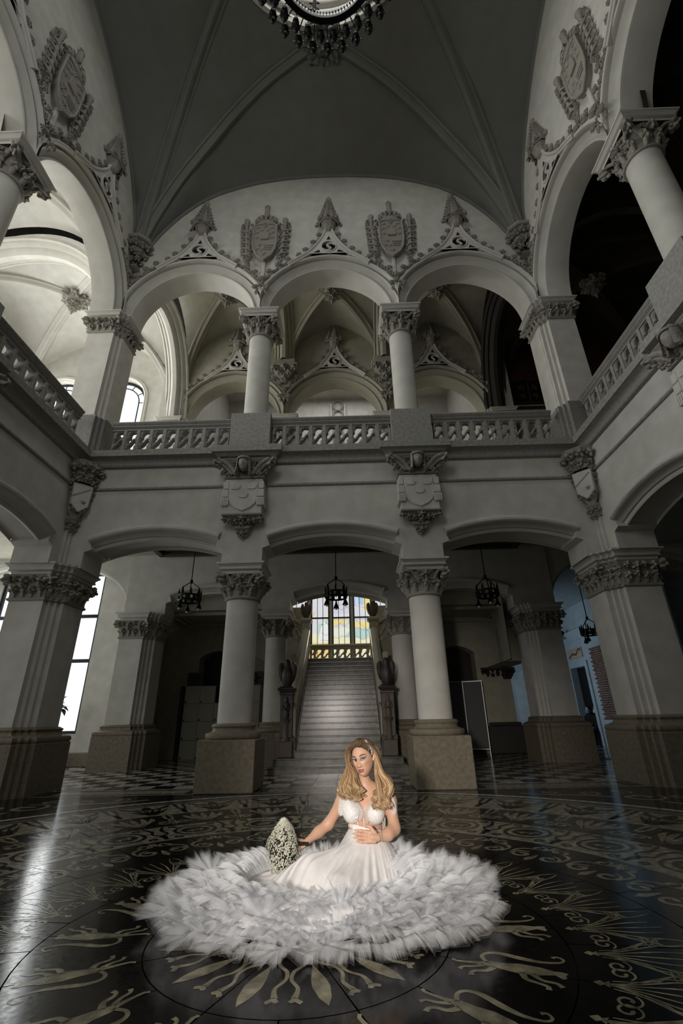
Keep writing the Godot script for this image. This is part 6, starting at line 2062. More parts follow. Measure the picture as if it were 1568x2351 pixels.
func ring_slabs(parent: Node, r0: float, r1: float, n: int, mats: Array, gap := 0.0035, shift := 0.0, top := 0.0) -> void:
	var m := MB.new()
	var da := TAU / n
	var s := maxi(3, int(64 / n))
	var i := []; var o := []
	for k in s + 1:
		var f := float(k) / s - 0.5
		var ai: float = f * (da - gap * 2 / maxf(r0, 0.05)); var ao: float = f * (da - gap * 2 / r1)
		i.append(Vector2(sin(ai), cos(ai)) * (r0 + gap)); o.append(Vector2(sin(ao), cos(ao)) * (r1 - gap))
	for k in s:
		_up(m, fl(i[k], top), fl(i[k + 1], top), fl(o[k + 1], top)); _up(m, fl(i[k], top), fl(o[k + 1], top), fl(o[k], top))
	var rim := i.duplicate()
	for k in s + 1: rim.append(o[s - k])
	for k in rim.size():
		var a: Vector2 = rim[k]; var b: Vector2 = rim[(k + 1) % rim.size()]
		m.quad(fl(a, top), fl(b, top), fl(b, -0.012), fl(a, -0.012))
	var me := m.mesh()
	for k in n:
		part("slab", me, mats[(k * 7 + n) % mats.size()], parent).rotation.y = TAU * (k + shift) / n

func floor_all() -> void:
	var base := MB.new()
	base.box(Vector3(0, -0.11, -8.5), Vector3(22.4, 0.19, 23))
	struct("floor", base, MT.joint)
	var F := MeshInstance3D.new()
	F.name = "floor_rosette"; F.set_meta("kind", "structure")
	add_child(F); F.position = Vector3(0.0, 0, -2.90)
	var dk := [MT.floor_dark, MT.floor_dark2]
	var iv := [MT.floor_ivory, MT.floor_ivory2]
	var H := 0.0007
	# the stones, ring by ring
	ring_slabs(F, 0.0, 0.72, 8, dk)
	ring_slabs(F, 0.72, 1.24, 16, dk, 0.003, 0.5)
	ring_slabs(F, 1.24, 1.85, 24, dk)
	ring_slabs(F, 1.85, 2.42, 24, dk, 0.003, 0.5)
	ring_slabs(F, 2.42, 3.05, 32, iv)
	ring_slabs(F, 3.05, 3.72, 32, dk, 0.003, 0.5)
	ring_slabs(F, 3.72, 4.44, 40, iv)
	ring_slabs(F, 4.44, 4.50, 40, dk); ring_slabs(F, 4.50, 4.53, 40, [MT.floor_white]); ring_slabs(F, 4.53, 4.60, 40, dk); ring_slabs(F, 4.60, 4.62, 40, [MT.floor_ivory2]); ring_slabs(F, 4.62, 4.68, 40, dk); ring_slabs(F, 4.68, 4.77, 40, [MT.floor_white])
	var I: Material = MT.floor_inlay; var D: Material = MT.floor_dark
	# middle: twelve lilies pointing outwards
	var m := MB.new()
	blob(m, v2([0, .33, .008, .37, .030, .46, .036, .52, .024, .60, 0, .66, -.024, .60, -.036, .52, -.030, .46, -.008, .37]), H)
	mirror_strokes(m, cv([0.0, .26, .035, .33, .085, .375, .105, .44, .09, .51, .115, .575], 18), [.006, .009, .009, .008, .008, .014], H)
	for e in [-1.0, 1.0]:
		blob(m, v2([e * .115, .565, e * .142, .59, e * .132, .605, e * .115, .60, e * .10, .62, e * .085, .605, e * .104, .575]), H)
	blob(m, v2([-.035, .215, .035, .215, .028, .245, .010, .262, -.010, .262, -.028, .245]), H)
	stroke(m, cv([0, .10, 0, .16, 0, .22], 6), [.006, .008, .012], H)
	around(F, "lily_inlay", m, I, 12, 0.5)
	# second ring: long-tailed beasts
	m = MB.new()
	blob(m, v2([0.0, 1.155, .025, 1.185, .012, 1.20, -.010, 1.195, -.028, 1.205, -.035, 1.18, -.030, 1.15, -.045, 1.10, -.05, 1.02, -.035, .96, -.03, .90, -.012, .86, .002, .80, .006, .765, -.004, .745, .012, .742, .022, .765, .018, .81, .012, .88, .025, .95, .035, 1.02, .025, 1.09, .010, 1.13]), H)
	stroke(m, cv([.02, 1.03, .07, 1.05, .085, 1.09, .10, 1.13, .125, 1.135], 10), [.016, .010, .008, .012], H)
	stroke(m, cv([.02, 1.07, .06, 1.11, .065, 1.16, .09, 1.185], 10), [.014, .009, .008, .012], H)
	stroke(m, cv([.012, .92, .055, .90, .07, .86, .09, .84, .115, .845], 10), [.016, .010, .008, .012], H)
	stroke(m, cv([.010, .88, .04, .84, .055, .80, .08, .79], 10), [.012, .008, .007, .011], H)
	stroke(m, cv([-.012, .89, -.06, .86, -.10, .875, -.115, .93, -.10, 1.02, -.095, 1.10, -.115, 1.17, -.145, 1.185, -.165, 1.16, -.15, 1.14], 30), [.010, .009, .009, .014, .016, .010, .007, .006, .006, .010], H)
	around(F, "beast_inlay", m, I, 16)
	# third ring: fans of fine stems with curls
	m = MB.new()
	for k in 7:
		var a := (k - 3) * 0.10
		stroke(m, cv([0, 1.33, sin(a) * .12, 1.42 + .02 * absf(a), sin(a) * .55, 1.60, sin(a) * .62, 1.76 - absf(a) * .35], 10), [.003, .0035, .006, .002], H)
	for e in [-1.0, 1.0]:
		stroke(m, spiral(Vector2(e * .105, 1.40), .012, .052, 1.0 if e > 0 else PI - 1.0, 1.25 * e), [.008, .006, .004], H)
		stroke(m, spiral(Vector2(e * .135, 1.62), .010, .038, -1.0 if e > 0 else PI + 1.0, -1.2 * e), [.006, .005, .003], H)
		blob(m, v2([e * .07, 1.49, e * .085, 1.53, e * .115, 1.55, e * .09, 1.515]), H)
		stroke(m, cv([e * .03, 1.36, e * .06, 1.47, e * .12, 1.56, e * .13, 1.70, e * .17, 1.79], 12), [.003, .005, .004, .005, .002], H)
	blob(m, v2([0, 1.29, .022, 1.315, .008, 1.33, .025, 1.35, 0, 1.345, -.025, 1.35, -.008, 1.33, -.022, 1.315]), H)
	around(F, "fan_inlay", m, I, 32)
	# fourth: ivory scrolls on dark
	m = MB.new()
	for e in [-1.0, 1.0]:
		stroke(m, spiral(Vector2(e * .11, 2.05), .02, .085, 0.5 if e > 0 else PI - 0.5, 1.2 * e), [.022, .016, .010], H)
		stroke(m, spiral(Vector2(e * .10, 2.27), .015, .065, 2.0 if e > 0 else PI - 2.0, -1.1 * e), [.018, .014, .010], H)
		stroke(m, cv([e * .19, 2.02, e * .21, 2.13, e * .16, 2.21, e * .03, 2.25, e * .01, 2.37], 14), [.010, .014, .014, .012, .020], H)
	blob(m, v2([0, 1.90, .03, 1.96, .022, 2.02, 0, 2.10, -.022, 2.02, -.03, 1.96]), H)
	around(F, "scroll_inlay", m, MT.floor_inlay2, 28)
	# fifth: dark ovals on ivory with a small beast inside, S-scrolls between
	m = MB.new()
	var ov := []; var ov2 := []
	for k in 25:
		var a := TAU * k / 24
		ov.append(Vector2(sin(a) * .19, 2.74 + cos(a) * .20)); ov2.append(Vector2(sin(a) * .13, 2.74 + cos(a) * .13))
	stroke(m, ov, [.017, .017], H)
	blob(m, PackedVector2Array(ov2.slice(0, 24)), H)
	for e in [-1.0, 1.0]:
		stroke(m, cv([e * .28, 2.45, e * .33, 2.58, e * .26, 2.70, e * .30, 2.84, e * .27, 3.02], 16), [.012, .020, .012, .020, .012], H)
		stroke(m, spiral(Vector2(e * .19, 2.51), .012, .045, 0.0, 1.2 * e), [.016, .010], H)
		stroke(m, spiral(Vector2(e * .19, 2.97), .012, .045, 0.0, 1.2 * e), [.016, .010], H)
	around(F, "oval_inlay", m, D, 26)
	m = MB.new()
	blob(m, v2([-.09, 2.70, -.04, 2.73, .03, 2.73, .06, 2.77, .09, 2.78, .085, 2.75, .06, 2.73, .055, 2.67, .04, 2.66, .04, 2.71, -.02, 2.71, -.03, 2.66, -.045, 2.66, -.04, 2.70]), H * 2)
	around(F, "oval_beast_inlay", m, I, 26)
	# sixth: palmettes
	m = MB.new()
	for k in 5:
		var a := (k - 2) * 0.42
		stroke(m, cv([0, 3.14, sin(a) * .10, 3.28, sin(a) * .24, 3.42 + cos(a) * .05, sin(a) * .27, 3.44 + cos(a) * .20], 10), [.008, .022, .034, .006], H)
	for e in [-1.0, 1.0]:
		stroke(m, spiral(Vector2(e * .24, 3.22), .02, .085, 1.0, 1.15 * e), [.026, .018, .012], H)
		stroke(m, cv([e * .33, 3.1, e * .36, 3.3, e * .33, 3.5, e * .36, 3.68], 12), [.014, .028, .014, .026], H)
	around(F, "palmette_inlay", m, MT.floor_inlay2, 30)
	# seventh: feathered fans, dark on ivory
	m = MB.new()
	for k in 6:
		var a := (k - 2.5) * 0.30
		stroke(m, cv([sin(a) * .05, 3.80, sin(a) * .16, 3.95, sin(a) * .33, 4.07 + cos(a) * .10], 8), [.010, .030, .006], H)
	for e in [-1.0, 1.0]:
		stroke(m, cv([e * .05, 4.15, e * .20, 4.25, e * .29, 4.40], 8), [.030, .034, .012], H)
		stroke(m, cv([e * .34, 3.76, e * .37, 3.95, e * .34, 4.1, e * .36, 4.40], 10), [.022, .030, .014, .026], H)
	blob(m, v2([0, 4.12, .06, 4.22, .05, 4.32, 0, 4.40, -.05, 4.32, -.06, 4.22]), H)
	around(F, "feather_inlay", m, D, 34)
	# corners of the square, outside the rings
	m = MB.new()
	for q in 4:
		var a0 := PI / 4 + q * PI / 2
		for k in 12:
			var f0 := (k / 12.0 - 0.5) * PI / 2; var f1 := ((k + 1) / 12.0 - 0.5) * PI / 2
			var ring := func(f: float, r: float) -> Vector2: return Vector2.from_angle(a0 + f) * r
			var outp := func(f: float) -> Vector2:
				var d := Vector2.from_angle(a0 + f)
				return d * (4.83 / maxf(absf(d.x), absf(d.y)))
			_up(m, fl(ring.call(f0, 4.775), 0), fl(ring.call(f1, 4.775), 0), fl(outp.call(f1), 0)); _up(m, fl(ring.call(f0, 4.775), 0), fl(outp.call(f1), 0), fl(outp.call(f0), 0))
	part("corner_field", m, MT.floor_dark, F)
	m = MB.new()
	for q in 4:
		var t := Transform3D(Basis(Vector3.UP, PI / 4 + q * PI / 2), Vector3.ZERO)
		var cm := MB.new()
		stroke(cm, spiral(Vector2(0, 5.45), .05, .28, 0, 1.2, 30), [.05, .04, .02], H)
		for e in [-1.0, 1.0]:
			stroke(cm, cv([e * .25, 5.25, e * .6, 5.18, e * .9, 4.98, e * 1.3, 4.85], 14), [.03, .05, .03, .04], H)
			stroke(cm, spiral(Vector2(e * .62, 5.38), .03, .16, 0, 1.2 * e, 24), [.035, .02], H)
			stroke(cm, spiral(Vector2(e * 1.05, 5.14), .03, .12, 0, 1.2 * e, 24), [.03, .015], H)
			stroke(cm, spiral(Vector2(e * .35, 5.75), .03, .16, 0, 1.2 * e, 24), [.035, .02], H)
		m.add(cm, t)
	var cf := part("corner_scroll_inlay", m, MT.floor_inlay2, F); cf.set_meta("kind", "stuff")
	# threshold bands between the plinths, then the chequered aisle
	var Bd := MeshInstance3D.new(); Bd.name = "floor_border"; Bd.set_meta("kind", "structure"); add_child(Bd)
	for q in [[0.0, 1.05, 2.1], [-3.22, -2.12, -4.3], [3.22, 2.12, 4.3]]:
		m = MB.new(); m.box(Vector3(q[0], -0.005, -8.0), Vector3(2.0, 0.012, 0.34)); part("pale_slab", m, MT.floor_ivory2, Bd)
		m = MB.new()
		for e in [-1.0, 1.0]: m.box(Vector3(q[0], -0.006, -8.0 + e * 0.22), Vector3(2.3, 0.012, 0.07)); m.box(Vector3(q[0] + e * 1.09, -0.006, -8.0), Vector3(0.12, 0.012, 0.48))
		part("dark_border", m, MT.floor_dark, Bd)
		m = MB.new(); m.box(Vector3(q[0], -0.006, -8.31), Vector3(2.5, 0.012, 0.05)); m.box(Vector3(q[0], -0.006, -7.72), Vector3(2.5, 0.0125, 0.04)); part("white_line", m, MT.floor_white, Bd)
	m = MB.new(); m.box(Vector3(0, -0.007, -8.05), Vector3(10.4, 0.012, 0.66)); part("dark_bed", m, MT.floor_dark2, Bd)
	var C := MeshInstance3D.new(); C.name = "floor_aisle"; C.set_meta("kind", "structure"); add_child(C)
	var tm := MB.new(); tm.box(Vector3(0, -0.006, 0), Vector3(0.366, 0.012, 0.366), 0.0)
	var tile := tm.mesh()
	for i in 28:
		for j in 10:
			var o := part("tile", tile, MT.tile_white if (i + j) % 2 else MT.floor_dark, C)
			o.position = Vector3(-5.0 + 0.37 * i, 0, -8.55 - 0.37 * j)
	for e in 2:
		m = MB.new()
		for i in range(-30, 31):
			for j in range(-6, 30):
				var x := 0.37 * i - 0.19; var z := -8.55 + 0.37 * j - 0.37 * 26
				for zz in [z, z + 0.37 * 36]:
					if (absi(i) % 2 == absi(j) % 2) != (e == 0): continue
					var inside: bool = x > -5.2 and x < 5.2 and zz > -12.1
					if inside or absf(x) > 10.8 or zz > 2.0: continue
					m.box(Vector3(x, -0.006, zz), Vector3(0.366, 0.012, 0.366))
		var o := part("chequer", m, MT.floor_dark if e else MT.tile_white, C); o.set_meta("kind", "stuff")

# ---------------------------------------------------------------- people
# bones: [a, b, ra, rb, squash axis scale (Vector3, optional)]; smooth union meshed with surface nets
func body_mesh(m: MB, bones: Array, cell: float, k: float, pad := 0.05) -> void:
	var lo := Vector3.ONE * 1e9; var hi := -lo
	for b in bones:
		for e in 2:
			lo = lo.min(b[e] - Vector3.ONE * (b[2 + e] + pad)); hi = hi.max(b[e] + Vector3.ONE * (b[2 + e] + pad))
	var n := Vector3i(((hi - lo) / cell).ceil()) + Vector3i.ONE * 2
	var S := PackedFloat32Array(); S.resize(n.x * n.y * n.z)
	for b in bones:
		var a: Vector3 = b[0]; var d: Vector3 = b[1] - a
		var ra: float = b[2]; var rb: float = b[3]
		var sq: Vector3 = b[4] if b.size() > 4 else Vector3.ONE
		var ds := d / sq
		var l2 := maxf(ds.length_squared(), 1e-9)
		var g := maxf(ra, rb) + pad
		var c0 := Vector3i(((a.min(b[1]) - Vector3.ONE * g - lo) / cell).floor()).clamp(Vector3i.ZERO, n - Vector3i.ONE)
		var c1 := Vector3i(((a.max(b[1]) + Vector3.ONE * g - lo) / cell).ceil()).clamp(Vector3i.ZERO, n - Vector3i.ONE)
		for z in range(c0.z, c1.z + 1):
			for y in range(c0.y, c1.y + 1):
				var row := (z * n.y + y) * n.x
				for x in range(c0.x, c1.x + 1):
					var p := (lo + Vector3(x, y, z) * cell - a) / sq
					var t := clampf(p.dot(ds) / l2, 0.0, 1.0)
					S[row + x] += exp(-k * ((p - ds * t).length() - lerpf(ra, rb, t)))
	var F := PackedFloat32Array(); F.resize(S.size())
	for i in S.size(): F[i] = -log(S[i] + 1e-9) / k
	var V := {}
	var sx := 1; var sy := n.x; var sz := n.x * n.y
	var offs := [0, sx, sy, sx + sy, sz, sx + sz, sy + sz, sx + sy + sz]
	for z in n.z - 1:
		for y in n.y - 1:
			for x in n.x - 1:
				var i := z * sz + y * sy + x
				var neg := 0
				for o in offs:
					if F[i + o] < 0.0: neg += 1
				if neg == 0 or neg == 8: continue
				var acc := Vector3.ZERO; var cnt := 0
				for e in [[0, 1], [0, 2], [0, 4], [1, 3], [1, 5], [2, 3], [2, 6], [3, 7], [4, 5], [4, 6], [5, 7], [6, 7]]:
					var fa := F[i + offs[e[0]]]; var fb := F[i + offs[e[1]]]
					if (fa < 0.0) != (fb < 0.0):
						var t := fa / (fa - fb)
						var pa := Vector3(e[0] & 1, (e[0] >> 1) & 1, e[0] >> 2); var pb := Vector3(e[1] & 1, (e[1] >> 1) & 1, e[1] >> 2)
						acc += pa.lerp(pb, t); cnt += 1
				var q := acc / cnt
				var gx := (F[i + 1] - F[i]) + (F[i + 1 + sy + sz] - F[i + sy + sz])
				var gy := (F[i + sy] - F[i]) + (F[i + sy + sx + sz] - F[i + sx + sz])
				var gz := (F[i + sz] - F[i]) + (F[i + sz + sx + sy] - F[i + sx + sy])
				V[i] = [lo + (Vector3(x, y, z) + q) * cell, Vector3(gx, gy, gz).normalized()]
	for i in V:
		for ax in 3:
			var st: int = [sx, sy, sz][ax]; var u: int = [sy, sz, sx][ax]; var w: int = [sz, sx, sy][ax]
			var f0 := F[i]; var f1 := F[i + st]
			if (f0 < 0.0) == (f1 < 0.0): continue
			if not (V.has(i - u) and V.has(i - w) and V.has(i - u - w)): continue
			var a = V[i]; var b = V[i - u]; var c = V[i - u - w]; var d = V[i - w]
			var q := [a, b, c, d] if f0 < 0.0 else [a, d, c, b]
			for t in [[0, 2, 1], [0, 3, 2]]:
				for e in t: m.v(q[e][0], q[e][1])

func face_mesh(m: MB, T: Transform3D, sc: float) -> void:       # head with a face looking along +z, vertex-coloured skin and make-up
	var skin := Color(0.62, 0.37, 0.26); var rose := Color(0.34, 0.095, 0.07); var shade := Color(0.36, 0.21, 0.16); var blush := Color(0.55, 0.28, 0.19)
	var nu := 96; var nv := 84
	var pos := []; var cols := []
	for i in nv + 1:
		var s := float(i) / nv
		var lat := (s - 0.5) * PI + 0.10 * sin(TAU * s)
		var row := PackedVector3Array(); var cr := PackedColorArray()
		for j in nu:
			var u := (float(j) / nu) * 2.0 - 1.0
			var lon := PI * (0.34 * u + 0.66 * u * u * u)
			var d := Vector3(sin(lon) * cos(lat), sin(lat), cos(lon) * cos(lat))
			var p := Vector3(d.x * 0.071, d.y * 0.113, d.z * (0.088 if d.z > 0 else 0.098))
			var y := p.y
			var fr := smoothstep(0.15, 0.7, d.z)
			if y < 0.0:
				var f := -y / 0.113
				p.x *= 1.0 + 0.10 * f - 0.42 * pow(f, 2.2)
				if d.z < 0: p.z *= 1.0 - 0.50 * smoothstep(0.2, 0.9, f)
				else: p.z += 0.016 * smoothstep(0.35, 1.0, f)
				p.y -= 0.004 * f
			var ax := absf(p.x)
			if fr > 0.0:
				var g := func(x0: float, y0: float, wx: float, wy: float) -> float: return exp(-pow((ax - x0) / wx, 2) - pow((y - y0) / wy, 2)) * fr
				p.z += -0.010 * g.call(0.030, 0.001, 0.017, 0.012)              # sockets
				p.z += 0.005 * g.call(0.030, 0.022, 0.022, 0.007)               # brow ridge
				p.z += 0.006 * g.call(0.042, -0.026, 0.016, 0.014)              # cheekbones
				var nt := clampf((0.014 - y) / 0.052, 0.0, 1.0)
				if y < 0.02 and y > -0.050:
					p.z += (0.005 + 0.0145 * nt) * exp(-pow(ax / (0.0065 + 0.0050 * nt), 2)) * smoothstep(-0.050, -0.040, y) * smoothstep(0.022, 0.006, y) * fr
					p.z += 0.007 * g.call(0.011, -0.038, 0.0055, 0.007)          # nostril wings
				p.z += 0.0055 * g.call(0.0, -0.0605, 0.017, 0.0048) + 0.0062 * g.call(0.0, -0.071, 0.015, 0.0055) - 0.004 * g.call(0.0, -0.0655, 0.021, 0.0018)
				p.z += 0.007 * g.call(0.0, -0.100, 0.018, 0.012) - 0.003 * g.call(0.0, -0.083, 0.02, 0.005)
			var c := skin
			if fr > 0.1:
				var lipw := 0.0225 * sqrt(maxf(0.0, 1.0 - pow((y + 0.0655) / 0.0115, 2)))
				var bow := 0.0018 * exp(-pow(ax / 0.004, 2))
				if ax < lipw and y < -0.0555 - bow and y > -0.0765: c = rose
				var ex := (ax - 0.031) / 0.019; var ey := (y - 0.006) / 0.012
				c = c.lerp(shade, 0.75 * exp(-(ex * ex + ey * ey)) * fr)
				c = c.lerp(blush, 0.6 * exp(-pow((ax - 0.052) / 0.016, 2) - pow((y + 0.030 - (ax - 0.05) * 0.5) / 0.012, 2)))
			row.append(T * (p * sc)); cr.append(c)
		pos.append(row); cols.append(cr)
	var n0 := m.P.size()
	m.use_c = false
	m.grid(pos, true, false, -0.5, false)
	m.use_c = true
	# colours in the order in which grid() writes its corners
	var k := n0
	for i in nv:
		for j in nu:
			var j1 := (j + 1) % nu
			var r0: PackedVector3Array = pos[i]; var r1: PackedVector3Array = pos[i + 1]
			if (r1[j1] - r0[j]).cross(r1[j] - r0[j1]).length() <= 1e-12: continue
			var q := [cols[i][j], cols[i][j1], cols[i + 1][j1], cols[i + 1][j]]
			for e in [0, 2, 1, 0, 3, 2]: m.C.append(q[e])

func strip(m: MB, pts: Array, w: Array, nrm: Vector3) -> void:
	var rows := [PackedVector3Array(), PackedVector3Array()]
	var n := pts.size()
	for i in n:
		var d: Vector3 = (pts[mini(i + 1, n - 1)] - pts[maxi(i - 1, 0)]).normalized()
		var s := d.cross(nrm).normalized()
		var f := float(i) / (n - 1) * (w.size() - 1)
		var k := mini(int(f), w.size() - 2)
		var ww: float = lerpf(w[k], w[k + 1], f - k)
		rows[0].append(pts[i] - s * ww); rows[1].append(pts[i] + s * ww)
	m.grid(rows, false, false, 0.3, true)

var HEAD := Transform3D()

func hair_lock(m: MB, pts: Array, r: float, c0: Color, c1: Color, wave: float, ph: float, flat_ := 0.5) -> void:
	var n := 22
	var c := smooth_curve(pts, n)
	var path := []; var rad := []
	for i in n + 1:
		var f := float(i) / n
		var w := wave * smoothstep(0.22, 0.75, f)
		path.append(c[i] + Vector3(sin(ph + f * 13.5) * w, 0, cos(ph + f * 13.5) * w * 0.7))
		rad.append(r * (0.22 + 0.90 * smoothstep(0.0, 0.28, f)) * (1.0 if f < 0.80 else lerpf(1.0, 0.12, (f - 0.80) / 0.20)))
	var n0 := m.P.size()
	m.tube(path, rad, 5, Vector2(1.0, flat_))
	var k1 := m.P.size() - n0
	var per := k1 / float(n + 2)
	for k in k1:
		var f := clampf((k / per - 0.5) / (n + 1.0), 0, 1)
		m.C.append(c0.lerp(c1, smoothstep(0.04, 0.45, f)))

func bride() -> void:
	var O := Vector3(0.40, 0, -3.5)
	var t := thing("person", "bride with long wavy blonde hair in a white tulle gown, seated on the mosaic floor", "person", O)
	# ---- body
	var L := func(x: float, y: float, z: float) -> Vector3: return Vector3(x, y, z) - O
	var flat3 := Vector3(1, 1, 0.78)
	var bones := [
		[L.call(.365, .20, -3.56), L.call(.350, .30, -3.55), .125, .102, flat3],
		[L.call(.350, .30, -3.55), L.call(.352, .40, -3.545), .100, .118, flat3],
		[L.call(.352, .40, -3.545), L.call(.362, .485, -3.545), .120, .092, Vector3(1, 1, .72)],
		[L.call(.27, .490, -3.55), L.call(.455, .488, -3.535), .042, .042],
		[L.call(.356, .53, -3.535), L.call(.346, .66, -3.505), .037, .034],
		[L.call(.352, .560, -3.545), L.call(.245, .495, -3.55), .020, .038],
		[L.call(.352, .560, -3.54), L.call(.475, .493, -3.54), .020, .038],
		[L.call(.228, .483, -3.55), L.call(.203, .455, -3.555), .043, .040],
		[L.call(.202, .460, -3.555), L.call(.108, .325, -3.60), .037, .030],
		[L.call(.108, .325, -3.60), L.call(.045, .288, -3.565), .030, .0285],
		[L.call(.045, .288, -3.565), L.call(-.030, .248, -3.50), .028, .019],
		[L.call(.490, .485, -3.53), L.call(.513, .455, -3.52), .045, .042],
		[L.call(.515, .460, -3.52), L.call(.530, .320, -3.46), .039, .032],
		[L.call(.530, .320, -3.46), L.call(.485, .298, -3.415), .032, .030],
		[L.call(.485, .298, -3.415), L.call(.422, .292, -3.375), .030, .019],
		[L.call(.268, .415, -3.47), L.call(.272, .425, -3.50), .050, .06],
		[L.call(.418, .405, -3.465), L.call(.412, .415, -3.50), .050, .06],
	]
	var m := MB.new(); m.use_c = true
	var plain_m := MB.new()
	body_mesh(plain_m, bones, 0.0085, 85.0, 0.045)
	# hands
	var hb := func(w: Vector3, dir: Vector3, out: Vector3, sc: float, curl: float, mir: float) -> Array:
		var d := dir.normalized(); var s := d.cross(out).normalized() * mir; var o := s.cross(d).normalized() * mir
		if o.dot(out) < 0: o = -o
		var res := [[w, w + d * .035 * sc, .020 * sc, .022 * sc]]
		for k in 4:
			var a := (1.5 - k) * .0170 * sc
			var kn: Vector3 = w + d * (.078 - absf(k - 1.2) * .004) * sc + s * a
			res.append([w + d * .02 * sc + s * a * .7, kn, .0135 * sc, .0098 * sc])
			var ln: float = [.068, .076, .072, .058][k] * sc
			var spread := s * a * 2.5
			var p1: Vector3 = kn + (d * .46 + spread * .5).normalized() * ln * .46 - o * curl * ln * .10
			var p2: Vector3 = p1 + (d - o * curl * .9).normalized() * ln * .30
			var p3: Vector3 = p2 + (d - o * curl * 1.5).normalized() * ln * .24
			res.append([kn, p1, .0085 * sc, .0076 * sc]); res.append([p1, p2, .0076 * sc, .0068 * sc]); res.append([p2, p3, .0067 * sc, .0054 * sc])
		var tb: Vector3 = w + d * .022 * sc + s * .022 * sc
		var t1: Vector3 = tb + (d * .7 + s * .75).normalized() * .036 * sc
		var t2: Vector3 = t1 + (d * .95 + s * .25).normalized() * .028 * sc
		res.append([w + d * .015 * sc, tb, .015 * sc, .0135 * sc]); res.append([tb, t1, .0125 * sc, .0105 * sc]); res.append([t1, t2, .0102 * sc, .0075 * sc])
		return res
	body_mesh(plain_m, hb.call(L.call(.420, .291, -3.368), Vector3(-1.0, 0.10, 0.10), Vector3(0, 0.25, 1), 1.0, .10, 1.0), 0.0028, 700.0, 0.010)
	body_mesh(plain_m, hb.call(L.call(-.030, .248, -3.50), Vector3(-0.85, -0.30, 0.35), Vector3(0, 0.8, 0.6), .86, .9, 1.0), 0.0030, 700.0, 0.010)
	m.col = Color(0.60, 0.355, 0.245)
	m.add(plain_m, Transform3D())
	# head, turned to her right and tilted
	var hb3 := Basis(Vector3(0, 0, 1), 0.185) * Basis(Vector3.UP, -0.40) * Basis(Vector3.RIGHT, 0.0)
	HEAD = Transform3D(hb3, L.call(.345, .712, -3.490))
	m.use_c = true
	face_mesh(m, HEAD, 0.94)
	part("body", m, MT.skin, t)
	var H := func(x: float, y: float, z: float) -> Vector3: return HEAD * (Vector3(x, y, z) * 0.94)
	var fz := hb3.z
	# eyes, lids, brows, ears
	for e in [-1.0, 1.0]:
		var em := MB.new()
		var c := Vector3(e * .0305, .0005, .0715)
		var eye := thing_part(t, "eye")
		em.lathe([[0.0, -.0125], [.0065, -.0107], [.0108, -.0062], [.0125, 0.0], [.0108, .0062], [.0065, .0107], [0.0, .0125]], 16)
		var B := Transform3D(hb3, H.call(c.x, c.y, c.z))
		var em2 := MB.new(); em2.add(em, B.scaled_local(Vector3.ONE * 0.94)); eye.mesh = em2.mesh(); eye.set_surface_override_material(0, MT.eye_white)
		var look := (Vector3(0.2827, 0.95, 0) - O - B.origin).normalized()
		for q in [[.0062, .0114, MT.iris, "iris"], [.0030, .0121, MT.pupil, "pupil"]]:
			em = MB.new()
			var s := look.cross(Vector3.UP).normalized(); var u := s.cross(look)
			var ctr: Vector3 = B.origin + look * q[1]
			for k in 14:
				em.tri(ctr + look * .0006, ctr + (s * cos(TAU * k / 14) - u * sin(TAU * k / 14)) * q[0], ctr + (s * cos(TAU * (k + 1) / 14) - u * sin(TAU * (k + 1) / 14)) * q[0])
			for i in em.N.size(): em.N[i] = look
			part(q[3], em, q[2], eye)
		em = MB.new()
		var up := []; var lowl := []; var brow := []
		for k in 9:
			var f := k / 8.0 - 0.5
			var bx: float = e * (.0305 + f * .033)
			var lift: float = 0.0035 * f if f > 0 else 0.0
			up.append(H.call(bx, .0065 - 22.0 * pow(f * .0285, 2) * 1.0 + lift, .0828 - absf(f) * .010 - maxf(0.0, f) * .012))
			lowl.append(H.call(bx, -.0062 + 18.0 * pow(f * .0285, 2) + lift, .0812 - absf(f) * .010 - maxf(0.0, f) * .010))
			brow.append(H.call(e * (.014 + (f + .5) * .042), .0205 + .009 * sin((f + .5) * 2.2) - .004 * (f + .5), .0905 - .022 * pow(f + .5, 2.0)))
		up.append(H.call(e * .0560, .0115, .066))
		em.tube(up, [.0014, .0022, .0026, .0026, .0012], 6)
		part("eyelashes", em, MT.lash, t)
		em = MB.new(); em.tube(lowl, [.0008, .0011, .0010], 5); part("lower_lid_line", em, MT.lash, t)
		em = MB.new(); em.tube(brow, [.0028, .0036, .0030, .0012], 6, Vector2(1.0, 0.7)); part("eyebrow", em, MT.brow, t)
		em = MB.new()
		em.tube(smooth_curve([H.call(e * .073, -.028, -.004), H.call(e * .079, -.008, -.012), H.call(e * .081, .016, -.016), H.call(e * .075, .024, -.004), H.call(e * .072, .006, .004)], 12), [.007, .009, .010, .010, .008, .006], 8)
		part("ear", em, MT.skin_plain, t)
	# ---- hair
	m = MB.new()
	rng.seed = 901
	var dark := Color(0.060, 0.036, 0.021); var gold := Color(0.40, 0.255, 0.135); var light := Color(0.66, 0.48, 0.30)
	var cap := []
	for i in 26:
		var la := -0.45 + 2.02 * i / 25.0
		var row := PackedVector3Array()
		for j in 64:
			var lo := TAU * j / 64.0
			var d := Vector3(sin(lo) * cos(la), sin(la), cos(lo) * cos(la))
			var line := d.y - 0.74 + 1.30 * (0.70 - d.z)
			var r := lerpf(0.93, 1.085, smoothstep(-0.12, 0.16, line)) + .012 * sin(lo * 34.0) * smoothstep(0.0, 0.3, line)
			row.append(HEAD * (Vector3(d.x * .073, d.y * .117 + .002, d.z * .098 - .006) * r * 0.94))
		cap.append(row)
	var n0 := m.P.size()
	m.grid(cap, true, false, 0.2, false)
	for i in m.P.size() - n0: m.C.append(dark)
